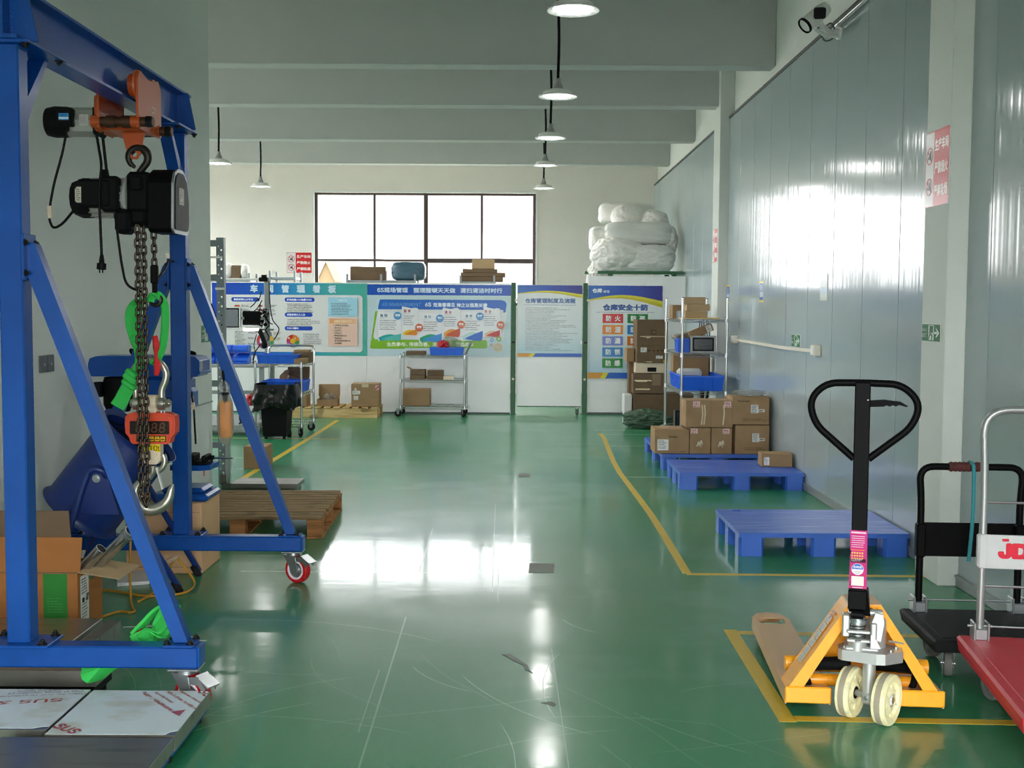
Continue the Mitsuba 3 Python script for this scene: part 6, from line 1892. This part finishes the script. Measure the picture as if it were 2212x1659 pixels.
k = solo('plastic_film', lump((2.14, 10.72, .69), (.13, .12, .022), 2.4, 81, .35, 3, 4), 'bag_clear', 'crumpled clear film on top of the tall pair of cartons by the wall', 'film')
carton('small brown carton with a white label, alone on the middle blue pallet', 2.185, 9.80, .142, .255, .20, .108, -3, 'card', False, lambda A, w, h: shipping(A, .02, .015, .045, .065, 5))

# ---------------------------------------------------------------- the yellow hand pallet truck
t = thing('pallet_truck', 'yellow hand pallet truck with a black loop handle, parked inside the yellow tape lines', 'pallet truck')
with at(1.245, 4.085, 0, -4.6):
    FW = .16
    for s in (-1, 1):
        c = s * .197
        o = [(c - FW / 2, .0), (c + FW / 2, .0), (c + FW / 2, .99), (c + FW * .32, 1.065), (c, 1.085), (c - FW * .32, 1.065), (c - FW / 2, .99)]
        top = Polygon(o).difference(rrect(c - .056, .895, c + .056, .995, .02))
        f = add(t, 'fork', J(prism(top, .006, 'xy', (0, 0, .084)), bx(c - FW / 2, c - FW / 2 + .006, .0, .99, .04, .086), bx(c + FW / 2 - .006, c + FW / 2, .0, .99, .04, .086)), 'fork_tan', False)
        add(f, 'fork_end_plate', bx(c - FW / 2 - .001, c + FW / 2 + .001, -.008, .002, .045, .104, .004), 'truck_yellow')
        add(f, 'tip_skirt', J(hull([(c + FW * .32, 1.065, .05), (c + FW * .32, 1.065, .086), (c - FW * .32, 1.065, .05), (c - FW * .32, 1.065, .086), (c - FW * .32, 1.058, .05), (c + FW * .32, 1.058, .086), (c, 1.084, .055), (c, 1.084, .086)])), 'fork_tan', False)
        add(f, 'load_roller', lathe([(.012, -.035), (.034, -.035), (.037, -.03), (.037, .03), (.034, .035), (.012, .035)], (c, .955, .037), (1, 0, 0), 20), 'wheel_nylon')
        add(f, 'roller_bracket', J(bx(c - .045, c - .04, .85, .98, .02, .07), bx(c + .04, c + .045, .85, .98, .02, .07)), 'black_matt', False)
        add(f, 'push_rod', J(cyl((c, .10, .055), (c, .85, .05), .012, 8)), 'black_matt')
    # triangular bridge between the forks
    outer = [(-.272, .09), (-.072, .388), (-.06, .405), (.05, .405), (.062, .388), (.262, .09)]
    inner = [(-.228, .085), (-.062, .318), (.052, .318), (.218, .085)]
    shell = Polygon(outer + inner[::-1])
    thin = Polygon(outer).difference(Polygon([(-.262, .06), (-.062, .388), (-.055, .396), (.045, .396), (.055, .388), (.252, .06)]))
    add(t, 'bridge_flange', prism(thin.buffer(.0005), .135, 'xz', (0, .135, 0)), 'truck_yellow', False)
    fr = Polygon(outer).difference(Polygon([(-.238, .06), (-.050, .368), (.040, .368), (.228, .06)]))
    add(t, 'bridge_face', prism(fr, .007, 'xz', (0, .007, 0)), 'truck_yellow', False)
    add(t, 'bridge_web', prism(Polygon([(-.225, .165), (-.06, .395), (.05, .395), (.215, .165)]), .006, 'xz', (0, .13, 0)), 'truck_yellow', False)
    add(t, 'bridge_top', bx(-.062, .053, .0, .14, .400, .408, .002), 'fork_tan', False)
    add(t, 'stiffener', J(bx(-.075, .065, .006, .012, .335, .372), cyl((.025, .0, .34), (.025, .0, .397), .012, 12)), 'truck_yellow')
    # the decals on the sloping side
    u = np.array((.2, 0, .298)) / np.linalg.norm((.2, 0, .298))
    A = Art(.33, .075)
    for i in range(6):
        A.rect(.10 + i * .034, .006, .131 + i * .034, .07, '#d3cbbd').lines(.103 + i * .034, .055, .128 + i * .034, 4, .012, .004, '#8a8378', i)
    A.poly(Point(.30, .035).buffer(.010).difference(Point(.30, .035).buffer(.006)), '#b84a3a').rect(.312, .012, .32, .06, '#b8806a')
    A.put(t, 'warning_decal', np.array((-.2725, .04, .091)) + np.array((-.0010, 0, .0008)), u, (0, 1, 0))
    add(t, 'torsion_tube', J(cyl((-.25, .20, .128), (.268, .20, .128), .028, 20)), 'truck_yellow')
    add(t, 'torsion_tube', J(cyl((-.19, .10, .10), (.19, .10, .10), .022, 16)), 'truck_yellow')
    for s in (-1, 1):
        add(t, 'rocker_arm', J(cyl((s * .05, .03, .185), (s * .205, .10, .155), .024, 14), cyl((s * .19, .06, .16), (s * .215, .14, .13), .02, 12)), 'black_matt')
        add(t, 'lift_link', tube(bend([(s * .20, .10, .135), (s * .185, .06, .10), (s * .175, .12, .055), (s * .19, .22, .06)], .03), .012, 8), 'black_matt')
# steering head, pump and tiller, turned to the side
with at(1.25, 4.055, 0, -39):
    for s in (-1, 1):
        w = add(t, 'steer_wheel', lathe([(.022, -.020), (.03, -.022), (.058, -.010), (.064, -.021), (.081, -.025), (.088, -.022), (.09, -.015), (.09, .015), (.088, .022), (.081, .025), (.064, .021), (.058, .010), (.03, .022), (.022, .020)], (s * .0655, 0, .09), (1, 0, 0), 48), 'wheel_nylon')
        add(w, 'worn_band', lathe([(.0903, -.011), (.0905, -.008), (.0905, .007), (.0903, .010)], (s * .0655, 0, .09), (1, 0, 0), 48), 'wheel_worn')
        for i in range(6):
            q = i * math.pi / 3
            add(w, 'spoke', rot(bx(s * .0655 - .018, s * .0655 + .018, -.004, .004, .09 + .028, .09 + .062, .002), math.degrees(q), (1, 0, 0), (0, 0, .09)), 'wheel_nylon', False)
        add(w, 'hub_cap', lathe([(0, .024), (.016, .023), (.021, .018), (.021, -.018), (0, -.02)], (s * .0655, 0, .09), (s, 0, 0), 20), 'white_plastic' if s > 0 else 'black_matt')
    add(t, 'axle', cyl((-.09, 0, .09), (.09, 0, .09), .012, 12), 'zinc')
    kp = add(t, 'king_pin', J(cyl((0, 0, .075), (0, 0, .225), .0225, 20), bx(-.02, .02, -.022, .022, .06, .11, .008)), 'cast_silver')
    add(kp, 'set_screw', cyl((.0, -.022, .085), (.0, -.031, .085), .008, 6), 'zinc')
with at(1.25, 4.055, 0, -14):
    pb = Polygon([(-.107, .03), (-.107, -.02), (-.095, -.036), (.02, -.066), (.05, -.062), (.112, -.012), (.112, .045), (.06, .08), (-.07, .075)])
    pp = add(t, 'pump_base', prism(pb.buffer(-.004).buffer(.004), .038, 'xy', (0, 0, .218)), 'cast_silver', False)
    for x, y in ((-.085, -.005), (.07, -.02), (.09, .025)):
        add(pp, 'bolt', hexbolt(x, y, .256, .006), 'zinc')
    rs = add(t, 'reservoir', lathe([(0, 0), (.036, 0), (.036, .085), (.033, .100), (.027, .108), (.022, .110), (.020, .118), (0, .12)], (.022, .045, .256), n=28), 'cast_silver')
    py = (-.042, -.015)
    add(t, 'pump_body', J(bx(-.085, .03, -.045, .045, .256, .272, .005), bx(-.08, .0, -.04, .03, .285, .297, .003), bx(-.08, .0, -.045, .03, .318, .33, .003), cyl((*py, .25), (*py, .288), .034, 20), bx(.0, .02, -.05, .0, .27, .36, .004), bx(-.095, -.07, -.03, .02, .30, .38, .004), hull([(.0, -.05, .27), (.035, -.052, .272), (.03, -.03, .27), (.0, -.05, .32), (.02, -.05, .30), (.03, -.03, .29)]), hull([(.06, -.055, .30), (.115, -.03, .288), (.06, -.05, .305), (.11, -.028, .294), (.06, -.03, .30)])), 'cast_silver')
    sp = [(py[0] + .024 * math.cos(q), py[1] + .024 * math.sin(q), .285 + .009 * q / (2 * math.pi)) for q in np.linspace(0, 8 * 2 * math.pi, 150)]
    add(t, 'pump_spring', tube(sp, .0038, 6), 'spring_steel')
    add(t, 'piston', J(cyl((*py, .285), (*py, .385), .011, 14), cyl((*py, .35), (*py, .364), .032, 20), cyl((*py, .364), (*py, .372), .026, 20)), 'zinc')
    add(t, 'handle_yoke', J(prism(Polygon([(.0, .30), (.035, .295), (.045, .36), (.04, .39), (.015, .395), (.0, .35)]), .012, 'xz', (-.0, -.03, 0)), cyl((-.075, .0, .385), (.04, .0, .385), .013, 12)), 'cast_silver')
with at(1.232, 4.06, 0, -16):
    hx = -.026
    ty = -.012
    add(t, 'tiller_yoke', J(hull([(hx - .03, ty - .022, .47), (hx + .03, ty - .022, .47), (hx - .03, ty + .026, .47), (hx + .036, ty + .03, .47), (hx - .028, ty + .0, .375), (hx + .045, ty + .0, .375), (hx + .045, ty + .03, .375), (hx - .028, ty + .03, .375)]), bx(hx - .032, hx + .031, ty - .026, ty + .028, .40, .468, .003), cyl((hx - .02, ty - .03, .385), (hx + .02, ty - .03, .385), .016, 12)), 'black_paint')
    add(t, 'tiller', bx(hx - .026, hx + .026, ty - .022, ty + .026, .44, 1.195, .003), 'black_paint', False)
    lp = bend([(hx - .024, ty, .928), (-.185, ty, 1.045), (-.205, ty, 1.13), (-.15, ty, 1.19), (hx, ty, 1.193), (.105, ty, 1.19), (.165, ty, 1.125), (.14, ty, 1.045), (hx + .024, ty, .928)], .07, 8)
    add(t, 'loop_handle', tube(lp, .0125, 14), 'black_paint')
    lv = Polygon([(hx + .026, 1.118), (hx + .07, 1.122), (hx + .125, 1.116), (hx + .15, 1.102), (hx + .146, 1.099), (hx + .12, 1.105), (hx + .11, 1.100), (hx + .10, 1.104), (hx + .09, 1.099), (hx + .08, 1.103), (hx + .07, 1.098), (hx + .026, 1.096)])
    add(t, 'control_lever', prism([(x, z + .014) for x, z in lv.exterior.coords], .012, 'xz', (0, ty + .006, 0)), 'black_matt', False)
    add(t, 'lever_pin', cyl((hx + .018, ty - .024, 1.135), (hx + .018, ty - .026, 1.135), .003, 8), 'steel_side')
    A = Art(.06, .205)
    g = Polygon([(.0, 0), (.06, 0), (.058, .205), (0, .205), (.002, .135), (.006, .130), (.002, .118)])
    A.poly(g, '#c03678')
    A.rect(.004, .194, .054, .2, '#e6c0d2')
    for i in range(6):
        A.rect(.006, .183 - i * .0075, .05 - .004 * (i > 3), .186 - i * .0075, '#e0a8c2')
    A.rect(.005, .135, .05, .138, '#e07a3a')
    for r_ in range(3):
        for i in range(5):
            A.poly(Point(.009 + i * .0085, .126 - r_ * .0095).buffer(.0035), '#e8a06a')
    A.rect(.004, .094, .054, .106, '#3a1a2a').lines(.006, .1025, .05, 2, .005, .003, '#c9b0bc', 3)
    A.poly(Point(.028, .07).buffer(.0205), '#e8e2e6').poly(Point(.028, .07).buffer(.019).intersection(sbox(0, .07, .06, .1)), '#4a68b8').text('合格证', .028, .074, .008, '#e8e8f0', 1, width=.03, center=True).lines(.014, .06, .042, 2, .006, .0025, '#9a8a98', 4)
    A.rect(.008, .012, .05, .046, '#e2d8d0').rect(.012, .004, .048, .008, '#e0a8c2')
    A.put(t, 'sticker', (hx - .031, ty - .0228, .475), (1, 0, 0), (0, 0, 1), 'print_matt')

# ---------------------------------------------------------------- platform trolleys
def flat_trolley(label, x, y, deg, W, L, z, th, hm, dm, ht, pw, name='platform_trolley', wheels=.05, extra=None):
    """Platform trolley: origin at the middle of the handle end of the deck; +y runs away along the deck."""
    t = thing(name, label, 'platform trolley')
    with at(x, y, 0, deg):
        dk = add(t, 'deck', hull([(sx * (W / 2 - q), yy + (q if yy < L / 2 else -q), zz) for sx in (-1, 1) for yy in (0, L) for q, zz in ((.0, z - .010), (.009, z), (.008, z - th))] + [(sx * W / 2, yy, z - th * .55) for sx in (-1, 1) for yy in (.03, L - .03)]), dm, False)
        add(dk, 'deck_mat', bx(-W / 2 + .04, W / 2 - .04, .05, L - .04, z - .002, z + .0025, .002), dm, False)
        for sx in (-1, 1):
            for yy, dg in ((.12, 90 + 12 * sx), (L - .12, 70)):
                small_caster(t, sx * (W / 2 - .09), yy, z - th * .7, wheels, .03, dg + 90 - 90 + (0 if yy > .2 else 0) - 85, 'wheel_grey')
            lug = add(t, 'hinge_bracket', J(bx(sx * pw - .028, sx * pw + .028, .035, .075, z, z + .045, .004), bx(sx * pw - .03, sx * pw - .02, .02, .085, z, z + .07, .003), bx(sx * pw + .02, sx * pw + .03, .02, .085, z, z + .07, .003)), 'zinc')
            add(lug, 'hinge_bolt', cyl((sx * pw - .045, .05, z + .05), (sx * pw + .045, .05, z + .05), .006, 8), 'zinc')
        add(t, 'handle', tube(bend([(-pw, .05, z + .02), (-pw, .05, z + ht * .62), (-pw - .012, .05, ht), (pw + .012, .05, ht), (pw, .05, z + ht * .62), (pw, .05, z + .02)], .12, 9), .0145, 14), hm)
        add(t, 'release_bar', cyl((-pw, .05, z + .05), (pw, .05, z + .05), .004, 8), 'zinc')
        if extra:
            extra(t, pw, z, ht)
    return t


def ex_black(t, pw, z, ht):
    pl = add(t, 'panel', bx(-pw - .012, pw + .012, .03, .036, .40, .545, .002), 'black_paint', False)
    for sx in (-1, 1):
        add(pl, 'panel_wrap', bx(sx * pw - .019, sx * pw + .019, .029, .07, .40, .545, .006), 'black_paint')
        for zz in (.425, .52):
            add(pl, 'bolt', cyl((sx * pw, .03, zz), (sx * pw, .024, zz), .006, 8), 'zinc')
    add(pl, 'bolt', cyl((.03, .03, .412), (.03, .024, .412), .007, 8), 'zinc')
    g_ = [(.0145, 0)]
    for i in range(8):
        g_ += [(.019, i * .018 + .002), (.0215, i * .018 + .009), (.019, i * .018 + .016)]
    add(t, 'foam_grip', lathe(g_ + [(.0145, .146)], (-.05, .05, ht), (1, 0, 0), 20), 'grip_brown')


flat_trolley('black platform trolley with a black folding handle, between the pallet truck and the wall', 1.93, 4.97, 180 - 3, .54, .50, .165, .05, 'black_paint', 'deck_black', .787, .205, extra=ex_black)
k = thing('rope', 'teal braided rope hanging from the grip of the black trolley', 'rope')
put(k, tube(spline([(1.925, 4.94, .805), (1.922, 4.892, .80), (1.925, 4.888, .76), (1.925, 4.885, .6), (1.922, 4.888, .5), (1.915, 4.89, .39)], 8), .0085, 8), 'rope_teal')


def ex_red(t, pw, z, ht):
    pl = add(t, 'panel', bx(-pw - .014, pw + .014, .062, .068, .475, .605, .003), 'trolley_panel', False)
    for sx in (-1, 1):
        add(pl, 'panel_wrap', bx(sx * pw - .02, sx * pw + .02, .032, .069, .475, .605, .008), 'trolley_panel')
    A = Art(2 * pw, .13)
    A.text('JD', .052, .040, .060, '#c8283a', 5, width=.112, latin=True)
    A.rect(.066, .106, .09, .116, '#c8283a')
    A.put(pl, 'lettering', (pw, .0688, .475), (-1, 0, 0), (0, 0, 1))
    for zz in (.725, .405):
        add(t, 'cross_bar', cyl((-pw, .05, zz), (pw, .05, zz), .005, 8), 'zinc')


flat_trolley('red platform trolley with a white JD panel on its grey handle', 2.01, 4.40, 180 - 8.6, .62, .92, .20, .06, 'trolley_grey', 'deck_red', 1.075, .237, wheels=.055, extra=ex_red)

# ---------------------------------------------------------------- fixed to the panelled wall and columns
fire_sign('glossy red no-fire sign high on the near column', (2.2215, 6.435, 2.0), (0, -1, 0), .345, .40)
fire_sign('faded red no-fire sign on the far column behind the wire shelf', (2.2215, 13.33, 1.98), (0, -1, 0), .29, .37)
k = thing('exit_sign', 'green EXIT sign with a running man and arrow on the near column', 'exit sign')
add(k, 'sign_plate', bx(2.2205, 2.2235, 6.14, 6.42, 1.28, 1.375), 'white_plastic', False)
exit_sign(k, (2.2203, 6.42, 1.281), (0, -1, 0), .28, .093)
k = thing('exit_sign', 'small green running-man sign on the panelled wall above the cable duct', 'exit sign')
add(k, 'sign_plate', bx(XR - .004, XR - .001, 9.60, 9.90, 1.14, 1.245), 'white_plastic', False)
exit_sign(k, (XR - .0043, 9.90, 1.141), (0, -1, 0), .30, .103)
for i, (y, lab_) in enumerate(((12.91, 'blue and yellow notice strip on the panelled wall, nearest the far column'), (11.16, 'blue and yellow notice strip on the panelled wall, middle of the three'), (8.90, 'faded pale notice strip on the panelled wall, above the right end of the cable duct'))):
    k = thing('wall_notice', lab_, 'notice')
    add(k, 'notice_sheet', bx(XR - .003, XR - .001, y - .10, y + .10, 1.52, 1.72), 'white_plastic', False)
    A = Art(.2, .2)
    A.rect(0, 0, .2, .2, '#c9b24a' if i < 2 else '#bcc0b0').rect(.015, .02, .185, .18, '#3f6aa8' if i < 2 else '#b9c2c4').rect(.03, .05, .17, .10, '#a9bcd0').lines(.04, .15, .16, 3, .02, .01, '#c9d6e4', i)
    A.put(k, 'notice_print', (XR - .0033, y + .10, 1.52), (0, -1, 0), (0, 0, 1))
k = thing('cable_duct', 'white cable duct running along the panelled wall with a socket box at each end', 'cable duct')
add(k, 'duct', sweep(spline([(XR - .012, 12.3, 1.135), (XR - .012, 11.2, 1.128), (XR - .012, 10.1, 1.122), (XR - .012, 9.1, 1.13)], 4), [(-.011, -.013), (.011, -.013), (.011, .013), (-.011, .013)], up=(0, 0, 1)), 'ivory', False)
for y0, y1 in ((12.28, 12.45), (8.95, 9.09)):
    bxk = add(k, 'socket_box', bx(XR - .05, XR - .001, y0, y1, 1.095, 1.18, .006), 'ivory')
    add(bxk, 'socket_face', bx(XR - .054, XR - .05, y0 + .02, y1 - .02, 1.11, 1.165, .002), 'white_plastic')
k = thing('security_camera', 'white security camera with a black lens face, on a bracket high on the panelled wall', 'security camera')
ca, cb_ = np.array((2.005, 8.34, 3.43)), np.array((2.172, 8.385, 3.575))
cd = (cb_ - ca) / np.linalg.norm(cb_ - ca)
cl_ = np.linalg.norm(cb_ - ca)
add(k, 'housing', lathe([(0, .004), (.046, .0), (.052, .008), (.054, .05), (.054, cl_ - .05), (.045, cl_ - .01), (0, cl_)], ca, cd, 32), 'white_plastic')
add(k, 'hood_lip', lathe([(.052, -.008), (.058, -.006), (.058, .010), (.052, .010)], ca, cd, 32), 'black_plastic')
fd = np.array((-.16, -.95, -.26))
fm = trimesh.creation.extrude_polygon(rrect(-.040, -.038, .040, .038, .016, 5), .05, engine='earcut')
fm.apply_transform(frame(fd))
fm.apply_translation((2.10, 8.315, 3.512))
add(k, 'lens_face', fm, 'black_plastic')
add(k, 'bracket_arm', J(tube(bend([(2.36, 8.62, 3.47), (2.24, 8.55, 3.43), (2.12, 8.34, 3.43), (2.10, 8.32, 3.48)], .05), .02, 10), tube(bend([(2.30, 8.6, 3.42), (2.16, 8.40, 3.38), (2.06, 8.28, 3.40)], .04), .014, 10), lathe([(0, 0), (.05, 0), (.05, .02), (.03, .03), (0, .03)], (2.33, 8.62, 3.45), (-1, 0, 0), 24)), 'white_plastic')
add(k, 'cable', J(tube(spline([(2.10, 8.34, 3.42), (2.17, 8.45, 3.36), (2.24, 8.54, 3.38), (2.31, 8.62, 3.44)], 6), .006, 6), tube(spline([(2.2, 8.5, 3.47), (2.25, 8.56, 3.50), (2.3, 8.62, 3.45)], 6), .006, 6)), 'trim_dark')
k = solo('conduit_pipe', cyl((2.30, 8.62, 3.50), (2.30, 6.5, 3.50), .014, 12), 'chrome', 'bright metal conduit pipe running along the top of the wall panels to the camera', 'conduit')
for y in (8.2, 7.2):
    pass
# small things lying on the floor
k = thing('floor_hatch', 'small square grey metal plate set in the green floor', 'floor plate')
put(k, prism(Polygon([(.077, 6.335), (.215, 6.335), (.225, 6.565), (.085, 6.565)]), .003, 'xy'), 'hatch_steel', False)
k = thing('floor_hatch', 'tiny grey metal plate far down the green floor', 'floor plate')
put(k, prism(sbox(.03, 10.0, .13, 10.2), .003, 'xy'), 'hatch_steel', False)
k = thing('tape_scrap', 'torn grey scrap of tape stuck to the green floor', 'tape scrap')
put(k, prism(Polygon([(-.05, 4.81), (-.015, 4.815), (.02, 4.74), (.055, 4.66), (.063, 4.60), (.075, 4.555), (.06, 4.585), (.045, 4.60), (.04, 4.66), (.0, 4.72), (-.03, 4.78)]), .002, 'xy'), 'scrap_grey', False)
k = thing('tape_scrap', 'smaller torn scrap of clear tape on the green floor nearer the camera', 'tape scrap')
put(k, prism(Polygon([(.10, 4.21), (.14, 4.225), (.155, 4.20), (.145, 4.17), (.13, 4.19)]), .0015, 'xy'), 'hatch_steel', False)
